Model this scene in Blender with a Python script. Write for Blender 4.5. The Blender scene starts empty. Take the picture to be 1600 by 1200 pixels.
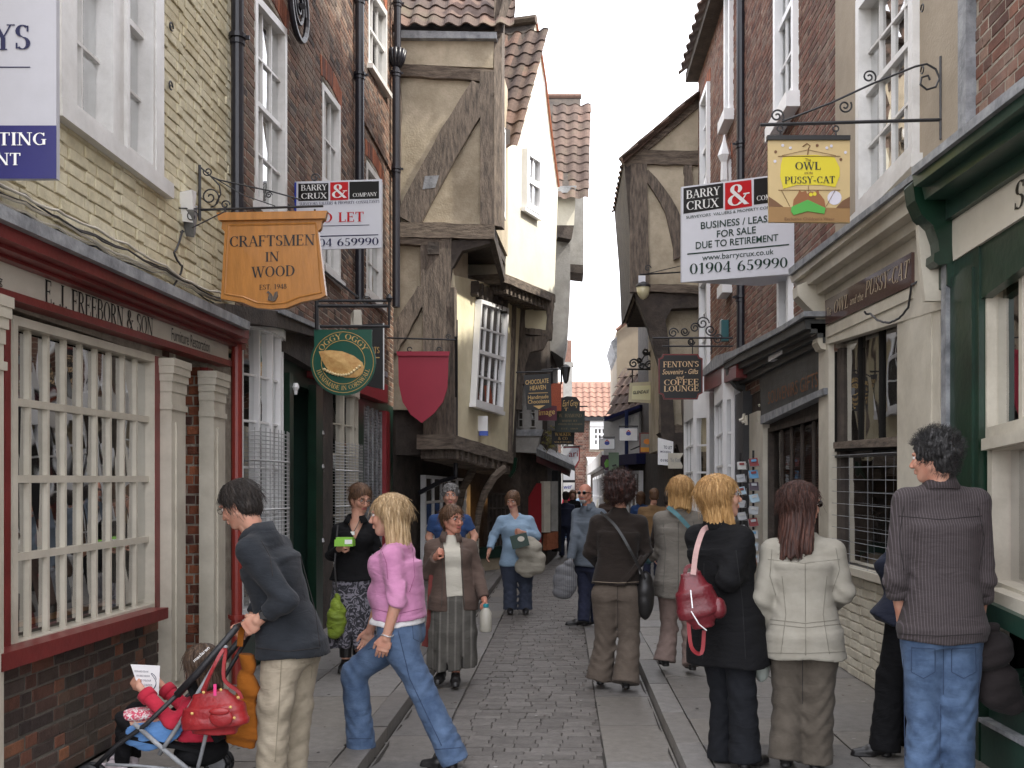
import bpy, math, random
import numpy as np
from mathutils import Vector, Matrix
R = math.radians
random.seed(7); rng = np.random.default_rng(11)
sc = bpy.context.scene
col = sc.collection
# ---------------- camera, world, sun, exposure ----------------
CX, CY, F, EH = 880.0, 767.0, 1600.0, 1.62
cam = bpy.data.objects.new('camera', bpy.data.cameras.new('camera')); col.objects.link(cam)
cam.location = (0, 0, EH); cam.rotation_euler = (R(90), 0, 0)
cam.data.lens = 36; cam.data.sensor_width = 36; cam.data.sensor_fit = 'HORIZONTAL'
cam.data.shift_x = -(CX-800)/1600; cam.data.shift_y = (CY-600)/1600
cam.data.clip_start = .05; cam.data.clip_end = 2000
sc.camera = cam
SUN_EL, SUN_AZ = 52, 102            # azimuth clockwise from the view direction
w = bpy.data.worlds.new('World'); sc.world = w; w.use_nodes = True
nt = w.node_tree; nt.nodes.clear()
sky = nt.nodes.new('ShaderNodeTexSky'); sky.sky_type = 'NISHITA'; sky.sun_disc = False
sky.sun_elevation = R(SUN_EL); sky.sun_rotation = R(SUN_AZ); sky.dust_density = 4; sky.air_density = 1.2
mx = nt.nodes.new('ShaderNodeMixRGB'); mx.inputs[0].default_value = .78
mx.inputs[2].default_value = (11.0, 11.0, 11.6, 1)     # thin bright cloud veiling the sky
bg = nt.nodes.new('ShaderNodeBackground'); bg.inputs['Strength'].default_value = .14
ow = nt.nodes.new('ShaderNodeOutputWorld')
nt.links.new(sky.outputs[0], mx.inputs[1]); nt.links.new(mx.outputs[0], bg.inputs[0]); nt.links.new(bg.outputs[0], ow.inputs[0])
sun = bpy.data.objects.new('sun', bpy.data.lights.new('sun', 'SUN')); col.objects.link(sun)
sun.data.energy = 3.0; sun.data.angle = R(2.0); sun.data.color = (1, .95, .85)
sdir = Vector((math.sin(R(SUN_AZ))*math.cos(R(SUN_EL)), math.cos(R(SUN_AZ))*math.cos(R(SUN_EL)), math.sin(R(SUN_EL))))
sun.rotation_euler = sdir.to_track_quat('Z', 'Y').to_euler(); sun.location = sdir*40
sc.view_settings.view_transform = 'Standard'; sc.view_settings.look = 'None'
sc.view_settings.gamma = 1; sc.view_settings.use_curve_mapping = False
sc.view_settings.exposure = 1.25
sc.cycles.max_bounces = 8; sc.cycles.transparent_max_bounces = 12
# ---------------- object helpers ----------------
WO = {}
def woff(o): return WO.get(o.name, Vector((0, 0, 0))) if o else Vector((0, 0, 0))
def tag(o, label=None, cat=None, group=None, kind=None):
    if label: o['label'] = label
    if cat: o['category'] = cat
    if group: o['group'] = group
    if kind: o['kind'] = kind
    return o
def thing(name, label, cat, loc=(0, 0, 0), group=None):
    o = bpy.data.objects.new(name, None); col.objects.link(o); o.empty_display_size = .1
    o.location = loc; WO[o.name] = Vector(loc); tag(o, label, cat, group); return o
def mesh_obj(name, me, parent=None, loc=(0, 0, 0), rot=None, scale=None):
    o = bpy.data.objects.new(name, me); col.objects.link(o)
    if rot is not None:
        o.rotation_mode = 'QUATERNION'; o.rotation_quaternion = rot
    o.location = Vector(loc)
    if scale is not None: o.scale = scale
    if parent:
        o.parent = parent
    return o
class MB:
    def __init__(s): s.v = []; s.f = []; s.m = []
    def add(s, vs, fs, m=0):
        b = len(s.v); s.v += [tuple(p) for p in vs]; s.f += [tuple(i+b for i in f) for f in fs]; s.m += [m]*len(fs)
    def hexa(s, p, m=0):        # 8 points: bottom/near 4 then far 4
        s.add(p, [(0, 3, 2, 1), (4, 5, 6, 7), (0, 1, 5, 4), (1, 2, 6, 5), (2, 3, 7, 6), (3, 0, 4, 7)], m)
    def box(s, c, d, m=0, rot=None):
        c = Vector(c); P8 = [Vector((x*d[0]/2, y*d[1]/2, z*d[2]/2)) for z in (-1, 1) for x, y in ((-1, -1), (1, -1), (1, 1), (-1, 1))]
        if rot is not None: P8 = [rot @ p for p in P8]
        s.hexa([c+p for p in P8], m)
    def tube(s, path, r, n=6, m=0, cap=True):
        path = [Vector(p) for p in path]; k = len(path)
        rs = r if hasattr(r, '__len__') else [r]*k
        b = len(s.v); prev = None
        for i, p in enumerate(path):
            t = (path[min(i+1, k-1)]-path[max(i-1, 0)]).normalized()
            if prev is None:
                a = Vector((0, 0, 1)) if abs(t.z) < .9 else Vector((1, 0, 0))
                x = t.cross(a).normalized()
            else:
                x = (prev - t*prev.dot(t)).normalized()
            prev = x; y = t.cross(x)
            for j in range(n):
                a = 2*math.pi*j/n; s.v.append(tuple(p+(x*math.cos(a)+y*math.sin(a))*rs[i]))
        for i in range(k-1):
            for j in range(n):
                j2 = (j+1) % n; s.f.append((b+i*n+j, b+i*n+j2, b+(i+1)*n+j2, b+(i+1)*n+j)); s.m.append(m)
        if cap:
            s.f.append(tuple(b+j for j in reversed(range(n)))); s.f.append(tuple(b+(k-1)*n+j for j in range(n))); s.m += [m, m]
    def lathe(s, c, prof, n=12, m=0, ax=None):      # prof [(r,z)]
        c = Vector(c); q = ax if ax is not None else Matrix.Identity(3); b = len(s.v)
        for r, z in prof:
            for j in range(n):
                a = 2*math.pi*j/n; s.v.append(tuple(c+q @ Vector((r*math.cos(a), r*math.sin(a), z))))
        for i in range(len(prof)-1):
            for j in range(n):
                j2 = (j+1) % n; s.f.append((b+i*n+j, b+i*n+j2, b+(i+1)*n+j2, b+(i+1)*n+j)); s.m.append(m)
        s.f.append(tuple(b+j for j in reversed(range(n)))); s.f.append(tuple(b+(len(prof)-1)*n+j for j in range(n))); s.m += [m, m]
    def build(s, name, mats, parent=None, smooth=False, label=None, kind=None):
        off = woff(parent); me = bpy.data.meshes.new(name)
        me.from_pydata([(x-off.x, y-off.y, z-off.z) for x, y, z in s.v], [], s.f)
        mats = mats if isinstance(mats, (list, tuple)) else [mats]
        for q in mats: me.materials.append(q)
        if len(mats) > 1: me.polygons.foreach_set('material_index', s.m)
        if smooth: me.polygons.foreach_set('use_smooth', [True]*len(s.f))
        me.update()
        o = mesh_obj(name, me, parent); WO[o.name] = off
        tag(o, label, None, None, kind); return o
def P(px, py, d): return Vector(((px-CX)/F*d, d, EH-(py-CY)/F*d))
def pix(p): return (CX+p[0]/p[1]*F, CY-(p[2]-EH)/p[1]*F)
class Fac:      # an upright plane given by two plan points (picture column, distance)
    def __init__(s, px0, d0, px1, d1):
        s.A = Vector(((px0-CX)/F*d0, d0, 0)); B = Vector(((px1-CX)/F*d1, d1, 0)); s.L = (B-s.A).length
        s.u = (B-s.A).normalized(); s.n = Vector((s.u.y, -s.u.x, 0)); s.z = Vector((0, 0, 1))
        if s.n.dot(-s.A) < 0: s.n = -s.n
    def hit(s, px, py, off=0):
        r = Vector(((px-CX)/F, 1, -(py-CY)/F)); C = Vector((0, 0, EH))
        t = s.n.dot(s.A+s.n*off-C)/s.n.dot(r); return C+r*t
    def uv(s, px, py, off=0):
        p = s.hit(px, py, off); return ((p-s.A).dot(s.u), p.z)
    def w(s, u, z, off=0): return s.A+s.u*u+s.n*off+Vector((0, 0, z))
    def rect(s, px0, py0, px1, py1, off=0):     # u0,u1,z0,z1 from two opposite picture corners
        a, b = s.uv(px0, py0, off), s.uv(px1, py1, off); return (min(a[0], b[0]), max(a[0], b[0]), min(a[1], b[1]), max(a[1], b[1]))
    def prism(s, mb, pts, n0, n1, m=0):         # pts (u,z)
        k = len(pts); ar = sum(pts[i][0]*pts[(i+1) % k][1]-pts[(i+1) % k][0]*pts[i][1] for i in range(k))
        if ar < 0: pts = pts[::-1]
        fr = [s.w(u, z, n1) for u, z in pts]; bk = [s.w(u, z, n0) for u, z in pts]
        hand = s.u.cross(s.z).dot(s.n)
        fs = [tuple(range(k)), tuple(reversed(range(k, 2*k)))] + [(i, k+i, k+(i+1) % k, (i+1) % k) for i in range(k)]
        if hand < 0: fs = [f[::-1] for f in fs]
        mb.add(fr+bk, fs, m)
    def poly(s, mb, pts, n0, n1, m=0): s.prism(mb, [s.uv(x, y, n1) for x, y in pts], n0, n1, m)
    def box(s, mb, u0, u1, z0, z1, n0, n1, m=0): s.prism(mb, [(u0, z0), (u1, z0), (u1, z1), (u0, z1)], n0, n1, m)
    def beam(s, mb, p0, p1, wd, n0, n1, m=0, seg=6, jit=.012, bow=0):   # a rough timber between two picture points
        a, b = Vector(s.uv(*p0, n1)), Vector(s.uv(*p1, n1)); d = (b-a); q = Vector((-d.y, d.x)).normalized()
        w0, w1 = wd if hasattr(wd, '__len__') else (wd, wd); up = []; dn = []
        for i in range(seg+1):
            t = i/seg; c = a+d*t+q*bow*math.sin(math.pi*t); ww = (w0*(1-t)+w1*t)/2
            up.append(tuple(c+q*(ww+random.uniform(-jit, jit)))); dn.append(tuple(c-q*(ww+random.uniform(-jit, jit))))
        s.prism(mb, up+dn[::-1], n0, n1, m)
    def holed(s, mb, u0, u1, z0, z1, holes, n0, n1, m=0):
        us = sorted({u0, u1, *[min(max(h[i], u0), u1) for h in holes for i in (0, 1)]})
        zs = sorted({z0, z1, *[min(max(h[i], z0), z1) for h in holes for i in (2, 3)]})
        for i in range(len(us)-1):
            if us[i+1]-us[i] < 1e-4: continue
            j = 0
            while j < len(zs)-1:
                um = (us[i]+us[i+1])/2
                ok = lambda q: not any(h[0] < um < h[1] and h[2] < (zs[q]+zs[q+1])/2 < h[3] for h in holes)
                if not ok(j): j += 1; continue
                k = j
                while k+1 < len(zs)-1 and ok(k+1): k += 1
                if zs[k+1]-zs[j] > 1e-4: s.box(mb, us[i], us[i+1], zs[j], zs[k+1], n0, n1, m)
                j = k+1
# ---------------- materials ----------------
MT = {}
def nodes(name):
    m = bpy.data.materials.new(name); m.use_nodes = True; t = m.node_tree; t.nodes.clear()
    o = t.nodes.new('ShaderNodeOutputMaterial'); b = t.nodes.new('ShaderNodeBsdfPrincipled'); t.links.new(b.outputs[0], o.inputs[0])
    MT[name] = m; return m, t, b
def N(t, kind, **k):
    n = t.nodes.new('ShaderNode'+kind)
    for a, b in k.items():
        if a.startswith('i_'):
            key = a[2:]; key = int(key) if key.isdigit() else key.replace('_', ' ')
            n.inputs[key].default_value = b
        else: setattr(n, a, b)
    return n
def ramp(t, fac, stops):
    r = t.nodes.new('ShaderNodeValToRGB'); e = r.color_ramp.elements
    while len(e) < len(stops): e.new(.5)
    for q, (p, c) in zip(e, stops): q.position = p; q.color = (*c, 1)
    t.links.new(fac, r.inputs[0]); return r
def c4(c): return (*c, 1)
def mul(c, k): return tuple(min(1, x*k) for x in c)
def pm(name, c, rough=.7, var=.25, vs=3.0, bump=.15, bs=40, metal=0, spec=.5, stretch=(1, 1, 1), c2=None, coat=0, grime=0, sheen=0):
    m, t, b = nodes(name); tc = N(t, 'TexCoord'); mp = N(t, 'Mapping'); mp.inputs['Scale'].default_value = stretch
    t.links.new(tc.outputs['Object'], mp.inputs[0])
    n1 = N(t, 'TexNoise', i_Scale=vs, i_Detail=6.0, i_Roughness=.65); t.links.new(mp.outputs[0], n1.inputs[0])
    r = ramp(t, n1.outputs[0], [(.3, mul(c, 1-var)), (.7, c2 or mul(c, 1+var))]); out = r.outputs[0]
    if grime:
        n3 = N(t, 'TexNoise', i_Scale=.9, i_Detail=9.0, i_Roughness=.75); t.links.new(tc.outputs['Object'], n3.inputs[0])
        r3 = ramp(t, n3.outputs[0], [(.42, (1, 1, 1)), (.68, (1-grime, 1-grime*1.05, 1-grime*1.15))])
        mm = N(t, 'MixRGB', blend_type='MULTIPLY', i_0=1.0); t.links.new(out, mm.inputs[1]); t.links.new(r3.outputs[0], mm.inputs[2]); out = mm.outputs[0]
    t.links.new(out, b.inputs['Base Color'])
    b.inputs['Roughness'].default_value = rough; b.inputs['Metallic'].default_value = metal
    b.inputs['Specular IOR Level'].default_value = spec; b.inputs['Coat Weight'].default_value = coat
    b.inputs['Sheen Weight'].default_value = sheen
    if bump:
        n2 = N(t, 'TexNoise', i_Scale=float(bs), i_Detail=5.0, i_Roughness=.6); t.links.new(mp.outputs[0], n2.inputs[0])
        bp = N(t, 'Bump', i_Strength=bump, i_Distance=.02); t.links.new(n2.outputs[0], bp.inputs['Height']); t.links.new(bp.outputs[0], b.inputs['Normal'])
    return m
def piece(name, stops, rough=.85, bump=.5, bs=60, spec=.3, nv=.35, patch=None):    # bricks, stones, tiles: one tone per piece
    m, t, b = nodes(name); tc = N(t, 'TexCoord'); oi = N(t, 'ObjectInfo'); ge = N(t, 'NewGeometry')
    ad = N(t, 'Math', operation='ADD'); fr = N(t, 'Math', operation='FRACT')
    t.links.new(oi.outputs['Random'], ad.inputs[0]); t.links.new(ge.outputs['Random Per Island'], ad.inputs[1]); t.links.new(ad.outputs[0], fr.inputs[0])
    r = ramp(t, fr.outputs[0], stops)
    n1 = N(t, 'TexNoise', i_Scale=14.0, i_Detail=6.0, i_Roughness=.7); t.links.new(ge.outputs['Position'], n1.inputs[0])
    r2 = ramp(t, n1.outputs[0], [(.3, (1-nv,)*3), (.7, (1+nv*.4,)*3)])
    mm = N(t, 'MixRGB', blend_type='MULTIPLY', i_0=1.0); t.links.new(r.outputs[0], mm.inputs[1]); t.links.new(r2.outputs[0], mm.inputs[2]); out = mm.outputs[0]
    if patch:
        n4 = N(t, 'TexNoise', i_Scale=1.1, i_Detail=8.0, i_Roughness=.7); t.links.new(ge.outputs['Position'], n4.inputs[0])
        r4 = ramp(t, n4.outputs[0], [(.5, (0, 0, 0)), (.68, (1, 1, 1))]); m4 = N(t, 'MixRGB', i_2=c4(patch))
        mv = N(t, 'Math', operation='MULTIPLY', i_1=.65); t.links.new(r4.outputs[0], mv.inputs[0])
        t.links.new(mv.outputs[0], m4.inputs[0]); t.links.new(out, m4.inputs[1]); out = m4.outputs[0]
    t.links.new(out, b.inputs['Base Color']); b.inputs['Roughness'].default_value = rough; b.inputs['Specular IOR Level'].default_value = spec
    n2 = N(t, 'TexNoise', i_Scale=float(bs), i_Detail=6.0, i_Roughness=.7); t.links.new(ge.outputs['Position'], n2.inputs[0])
    bp = N(t, 'Bump', i_Strength=bump, i_Distance=.01); t.links.new(n2.outputs[0], bp.inputs['Height']); t.links.new(bp.outputs[0], b.inputs['Normal'])
    return m
def flat(name, c, rough=.5, spec=.5, metal=0):
    m, t, b = nodes(name); b.inputs['Base Color'].default_value = c4(c); b.inputs['Roughness'].default_value = rough
    b.inputs['Specular IOR Level'].default_value = spec; b.inputs['Metallic'].default_value = metal; return m
M_brick_l = piece('brick_mixed', [(0, (.055, .040, .036)), (.2, (.11, .065, .05)), (.45, (.19, .10, .068)), (.7, (.25, .148, .102)), (.85, (.14, .105, .088)), (1, (.32, .21, .145))], patch=(.19, .15, .12))
M_brick_r = piece('brick_red', [(0, (.10, .052, .042)), (.3, (.175, .078, .056)), (.6, (.235, .115, .08)), (.85, (.175, .112, .088)), (1, (.30, .19, .14))], patch=(.25, .19, .16))
M_brick_s = piece('brick_stall', [(0, (.045, .035, .033)), (.3, (.08, .055, .045)), (.5, (.12, .06, .045)), (.75, (.22, .085, .05)), (.9, (.09, .07, .06)), (1, (.34, .13, .06))], patch=(.10, .085, .06), bump=.8, rough=.7)
M_brick_o = piece('brick_orange', [(0, (.10, .05, .04)), (.5, (.26, .085, .045)), (1, (.4, .14, .07))], bump=.8)
M_cream_b = piece('brick_cream_paint', [(0, (.62, .56, .39)), (.5, (.68, .62, .44)), (1, (.73, .67, .49))], rough=.75, bump=1.0, bs=16, nv=.2, patch=(.56, .47, .29))
M_white_b = piece('brick_white_paint', [(0, (.50, .46, .37)), (.5, (.56, .52, .42)), (1, (.60, .56, .46))], rough=.6, bump=.8, bs=24, nv=.15)
M_mortar = pm('mortar', (.34, .30, .245), .95, .3, 8, .6, 80)
M_mortar_d = pm('mortar_dark', (.13, .115, .095), .95, .3, 8, .6, 80)
M_mortar_c = pm('mortar_cream', (.5, .43, .28), .9, .2, 6, .6, 60)
M_mortar_w = pm('mortar_white', (.5, .46, .38), .8, .15, 6, .5, 60)
M_sett = piece('sett_stone', [(0, (.115, .104, .094)), (.5, (.145, .132, .12)), (1, (.175, .16, .146))], rough=.66, bump=.6, bs=45, spec=.35)
M_flag = piece('flag_stone', [(0, (.135, .128, .12)), (.4, (.17, .16, .15)), (.7, (.20, .182, .158)), (1, (.215, .205, .195))], rough=.52, bump=.3, bs=50, spec=.5, nv=.32, patch=(.17, .155, .14))
M_joint = pm('joint_dirt', (.10, .09, .08), .95, .3, 20, .5, 60)
M_ground = pm('ground_earth', (.12, .11, .10), .95, .2, 2, .3, 20)
M_tile = piece('pantile_clay', [(0, (.085, .06, .052)), (.4, (.115, .082, .068)), (.8, (.14, .095, .078)), (1, (.18, .11, .085))], rough=.85, bump=.6, patch=(.13, .12, .08))
M_tile_r = piece('roof_orange', [(0, (.23, .13, .10)), (1, (.29, .17, .13))], bump=.3)
M_wht = pm('white_gloss_paint', (.72, .71, .69), .35, .08, 5, .08, 30, grime=.25)
M_whtb = pm('white_bright_paint', (.82, .82, .82), .35, .05, 5, .03, 30)
M_stone = pm('putty_paint', (.58, .54, .45), .42, .10, 4, .10, 30, grime=.28)
M_putty = pm('fascia_putty', (.66, .62, .53), .45, .06, 3, .06, 40, grime=.14)
M_red = pm('oxblood_paint', (.185, .024, .022), .38, .18, 4, .10, 30, grime=.35)
M_redb = pm('red_paint', (.26, .022, .028), .4, .1, 4, .05, 30)
M_green = pm('green_gloss_paint', (.008, .032, .018), .28, .25, 4, .10, 20, grime=.3)
M_greend = pm('dark_green_paint', (.015, .045, .032), .35, .2, 4, .06, 20)
M_black = pm('black_iron', (.018, .018, .02), .45, .2, 8, .2, 60)
M_pipe = pm('black_pipe_paint', (.016, .016, .022), .35, .2, 8, .1, 40)
M_redpipe = pm('red_pipe_paint', (.24, .03, .022), .35, .12, 8, .1, 40)
M_lead = pm('lead_flashing', (.19, .20, .22), .6, .35, 7, .4, 20, c2=(.36, .37, .38))
M_timber = pm('weathered_oak', (.08, .066, .056), .85, .45, 4, .9, 18, stretch=(6, 6, 1), c2=(.24, .19, .15))
M_timb_h = pm('weathered_oak_flat', (.085, .062, .048), .85, .45, 4, .9, 18, stretch=(1, 1, 6), c2=(.24, .19, .145))
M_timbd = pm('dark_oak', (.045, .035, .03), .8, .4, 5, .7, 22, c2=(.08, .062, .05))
M_plaster = pm('tan_plaster', (.47, .40, .29), .9, .12, 2.5, .35, 30, c2=(.57, .49, .37), grime=.4)
M_cream = pm('cream_plaster', (.76, .68, .46), .9, .06, 2, .3, 25, c2=(.82, .75, .55), grime=.18)
M_ivory = pm('ivory_plaster', (.64, .61, .51), .9, .05, 2, .25, 25, grime=.1)
M_greyp = pm('grey_render', (.32, .31, .29), .9, .2, 3, .3, 25, grime=.3)
M_tanr = pm('tan_render', (.36, .30, .225), .8, .08, 2.5, .2, 40, grime=.2)
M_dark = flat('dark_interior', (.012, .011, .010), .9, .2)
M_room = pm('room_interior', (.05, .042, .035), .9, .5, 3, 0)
M_curt = pm('net_curtain', (.55, .55, .52), .9, .15, 6, .1, 30)
M_tancurt = pm('tan_curtain', (.42, .33, .22), .9, .15, 6, .1, 30)
M_pinkc = pm('pink_curtain', (.62, .22, .36), .8, .3, 9, .3, 20, c2=(.8, .55, .68))
M_oak = pm('varnished_oak', (.42, .175, .035), .35, .18, 9, .1, 40, stretch=(2, 2, .35), coat=.3)
M_navy = flat('navy_letter', (.01, .012, .06), .5); M_blk = flat('black_letter', (.012, .012, .012), .5)
M_wl = flat('white_letter', (.82, .82, .80), .5); M_gold = flat('gold_letter', (.62, .40, .13), .4)
M_signw = pm('white_sign_board', (.70, .71, .76), .45, .03, 2, 0, grime=.06); M_signy = pm('tan_sign_board', (.56, .42, .20), .5, .08, 3, 0)
M_wire = pm('galvanised_wire', (.45, .45, .45), .4, .1, 8, 0, metal=.5)
M_glass, t, b = nodes('window_glass')
t.nodes.remove(b); tr = N(t, 'BsdfTransparent', i_0=(.86, .88, .87, 1)); gl = N(t, 'BsdfGlossy', i_1=.02); ms = N(t, 'MixShader'); fz = N(t, 'Fresnel', i_0=1.5)
nn = N(t, 'TexNoise', i_Scale=2.5, i_Detail=1.0); gg = N(t, 'NewGeometry'); bb = N(t, 'Bump', i_Strength=.04, i_Distance=.1)
t.links.new(gg.outputs['Position'], nn.inputs[0]); t.links.new(nn.outputs[0], bb.inputs['Height']); t.links.new(bb.outputs[0], gl.inputs['Normal'])
mf = N(t, 'Math', operation='MULTIPLY_ADD', i_1=.62, i_2=.012); t.links.new(fz.outputs[0], mf.inputs[0]); t.links.new(mf.outputs[0], ms.inputs[0])
t.links.new(tr.outputs[0], ms.inputs[1]); t.links.new(gl.outputs[0], ms.inputs[2]); t.links.new(ms.outputs[0], t.nodes['Material Output'].inputs[0])
# ---------------- lettering ----------------
T_, t_ = .155, .06
def V(x, y0=0, y1=1, w=T_, s=3): return [('l', x, y0, x, y1, w)]+([('s', x, y0)] if s & 1 else [])+([('s', x, y1)] if s & 2 else [])
def Hh(x0, x1, y, w=t_): return [('l', x0, y, x1, y, w)]
def Ar(cx, cy, rx, ry, a0, a1): return [('a', cx, cy, rx, ry, a0, a1)]
def Ln(a, b, c, d, w=T_): return [('l', a, b, c, d, w)]
e_ = t_/2
GL = {
'A': (.76, Ln(.1, 0, .38, 1, t_)+Ln(.37, 1, .66, 0)+Hh(.2, .54, .34)+[('s', .1, 0), ('s', .66, 0)]),
'B': (.70, V(.16)+Hh(.16, .38, 1-e_)+Hh(.16, .4, .53)+Hh(.16, .4, e_)+Ar(.37, .76, .17, .21, -90, 90)+Ar(.39, .28, .2, .25, -90, 90)),
'C': (.74, Ar(.42, .5, .3, .47, 48, 312)+Ln(.64, .7, .64, .97, t_)+Ln(.64, .08, .64, .25, t_)),
'D': (.78, V(.16)+Hh(.16, .36, 1-e_)+Hh(.16, .36, e_)+Ar(.34, .5, .33, .47, -90, 90)),
'E': (.66, V(.16)+Hh(.16, .56, 1-e_)+Hh(.16, .46, .52)+Hh(.16, .58, e_)+Ln(.55, .78, .55, 1, t_)+Ln(.57, 0, .57, .24, t_)+Ln(.45, .42, .45, .62, t_)),
'F': (.62, V(.16)+Hh(.16, .55, 1-e_)+Hh(.16, .45, .5)+Ln(.54, .76, .54, 1, t_)+Ln(.44, .4, .44, .6, t_)),
'G': (.80, Ar(.42, .5, .3, .47, 48, 300)+Ln(.64, .72, .64, .97, t_)+V(.64, .06, .44, T_, 2)),
'H': (.82, V(.17)+V(.64)+Hh(.17, .64, .52)), 'I': (.36, V(.18)),
'J': (.48, V(.3, .2, 1, T_, 2)+Ar(.16, .2, .14, .18, 200, 360)),
'K': (.76, V(.16)+Ln(.22, .42, .6, 1, t_)+Ln(.33, .58, .66, 0)+[('s', .6, 1), ('s', .68, 0)]),
'L': (.62, V(.16)+Hh(.16, .56, e_)+Ln(.55, 0, .55, .26, t_)),
'M': (.98, V(.14, 0, 1, t_)+Ln(.14, 1, .47, 0)+Ln(.47, 0, .8, 1, t_)+V(.82)),
'N': (.82, V(.14, 0, 1, t_)+Ln(.14, 1, .68, 0)+V(.68, 0, 1, t_, 2)),
'O': (.82, Ar(.41, .5, .3, .47, 0, 360)), 'Q': (.82, Ar(.41, .5, .3, .47, 0, 360)+Ln(.4, .2, .72, -.1)),
'P': (.66, V(.16)+Hh(.16, .38, 1-e_)+Hh(.16, .38, .46)+Ar(.36, .72, .2, .25, -90, 90)),
'R': (.74, V(.16)+Hh(.16, .38, 1-e_)+Hh(.16, .38, .5)+Ar(.36, .74, .18, .23, -90, 90)+Ln(.36, .5, .64, 0)+[('s', .68, 0)]),
'S': (.60, Ar(.3, .745, .17, .225, 40, 270)+Ar(.3, .265, .19, .235, -140, 90)+Ln(.47, .72, .47, .95, t_)+Ln(.1, .05, .1, .28, t_)),
'T': (.70, V(.35, 0, 1, T_, 1)+Hh(.06, .64, 1-e_)+Ln(.07, .76, .07, 1, t_)+Ln(.63, .76, .63, 1, t_)),
'U': (.78, V(.16, .3, 1, T_, 2)+V(.64, .3, 1, t_, 2)+Ar(.4, .3, .24, .28, 180, 360)),
'V': (.74, Ln(.1, 1, .38, 0)+Ln(.38, 0, .64, 1, t_)+[('s', .1, 1), ('s', .64, 1)]),
'W': (1.06, Ln(.1, 1, .32, 0)+Ln(.32, 0, .52, 1, t_)+Ln(.5, 1, .74, 0)+Ln(.74, 0, .96, 1, t_)+[('s', .1, 1), ('s', .52, 1), ('s', .96, 1)]),
'X': (.76, Ln(.12, 1, .64, 0)+Ln(.12, 0, .62, 1, t_)+[('s', .12, 1), ('s', .64, 0), ('s', .12, 0), ('s', .62, 1)]),
'Y': (.72, Ln(.1, 1, .36, .46)+Ln(.36, .46, .62, 1, t_)+V(.36, 0, .48, T_, 1)+[('s', .1, 1), ('s', .62, 1)]),
'Z': (.66, Ln(.1, .03, .56, .97)+Hh(.08, .56, 1-e_)+Hh(.08, .58, e_)),
'&': (.86, Ar(.34, .78, .15, .19, -60, 240)+Ar(.32, .27, .22, .24, 60, 330)+Ln(.2, .7, .74, 0)+Ln(.5, .1, .72, .5, t_)+Hh(.6, .84, .5)),
'0': (.62, Ar(.31, .5, .21, .47, 0, 360)), '1': (.5, V(.27, 0, 1, T_*.9, 1)+Ln(.1, .84, .27, .98, t_)),
'4': (.62, V(.42, 0, 1, T_*.9, 1)+Ln(.06, .3, .42, .98, t_)+Hh(.05, .58, .28)),
'5': (.6, Ln(.16, .55, .2, .97, t_)+Hh(.18, .5, .95, .09)+Ar(.28, .3, .2, .27, -150, 120)),
'6': (.62, Ar(.31, .3, .21, .27, 0, 360)+Ar(.5, .36, .4, .6, 100, 185)), '8': (.6, Ar(.3, .75, .16, .21, 0, 360)+Ar(.3, .27, .2, .25, 0, 360)),
'9': (.62, Ar(.31, .7, .21, .27, 0, 360)+Ar(.12, .64, .4, .6, -80, 5)),
'.': (.28, Ln(.14, 0, .14, .13, .13)), "'": (.24, Ln(.12, .72, .12, 1, .1)), '-': (.42, Hh(.06, .36, .36, .1)), '/': (.5, Ln(.08, -.05, .42, 1.05, t_)), ' ': (.42, [])}
def serif_polys(s):
    x = 0; out = []
    for ch in s:
        adv, st = GL.get(ch, GL[' '])
        for q in st:
            if q[0] == 'l':
                _, a, b, c, d, wd = q
                if abs(d-b) < 1e-6: dx, dy = 0, wd/2
                elif abs(c-a) < 1e-6: dx, dy = wd/2, 0
                else: dx, dy = wd/2*math.hypot(c-a, d-b)/abs(d-b)*.9, 0
                out.append([(x+a-dx, b-dy), (x+c-dx, d-dy), (x+c+dx, d+dy), (x+a+dx, b+dy)])
            elif q[0] == 's':
                a, b = q[1], q[2]; y0, y1 = (b, b+.045) if b < .5 else (b-.045, b); out.append([(x+a-.14, y0), (x+a+.14, y0), (x+a+.14, y1), (x+a-.14, y1)])
            else:
                _, cx, cy, rx, ry, a0, a1 = q; k = max(4, int(abs(a1-a0)/22)); ps = []
                for i in range(k+1):
                    a = R(a0+(a1-a0)*i/k); wd = (t_+(T_-t_)*abs(math.cos(a)))/2
                    ps.append(((x+cx+(rx+wd)*math.cos(a), cy+(ry+wd*.5)*math.sin(a)), (x+cx+(rx-wd)*math.cos(a), cy+(ry-wd*.5-.01)*math.sin(a))))
                for i in range(k): out.append([ps[i][0], ps[i+1][0], ps[i+1][1], ps[i][1]])
        x += adv
    return out, x
def sans_polys(s, bold=0.0, shear=0.0):
    cu = bpy.data.curves.new('t', 'FONT'); cu.body = s; cu.size = 1.4; cu.offset = bold; cu.shear = shear; cu.resolution_u = 3; cu.fill_mode = 'FRONT'
    ob = bpy.data.objects.new('t', cu); me = bpy.data.meshes.new_from_object(ob)
    vs = [v.co.xy for v in me.vertices]; out = [[tuple(vs[i]) for i in p.vertices] for p in me.polygons]
    x0 = min((v.x for v in vs), default=0); x1 = max((v.x for v in vs), default=1)
    bpy.data.objects.remove(ob); bpy.data.meshes.remove(me); bpy.data.curves.remove(cu)
    return [[(a-x0, b) for a, b in p] for p in out], x1-x0
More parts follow.
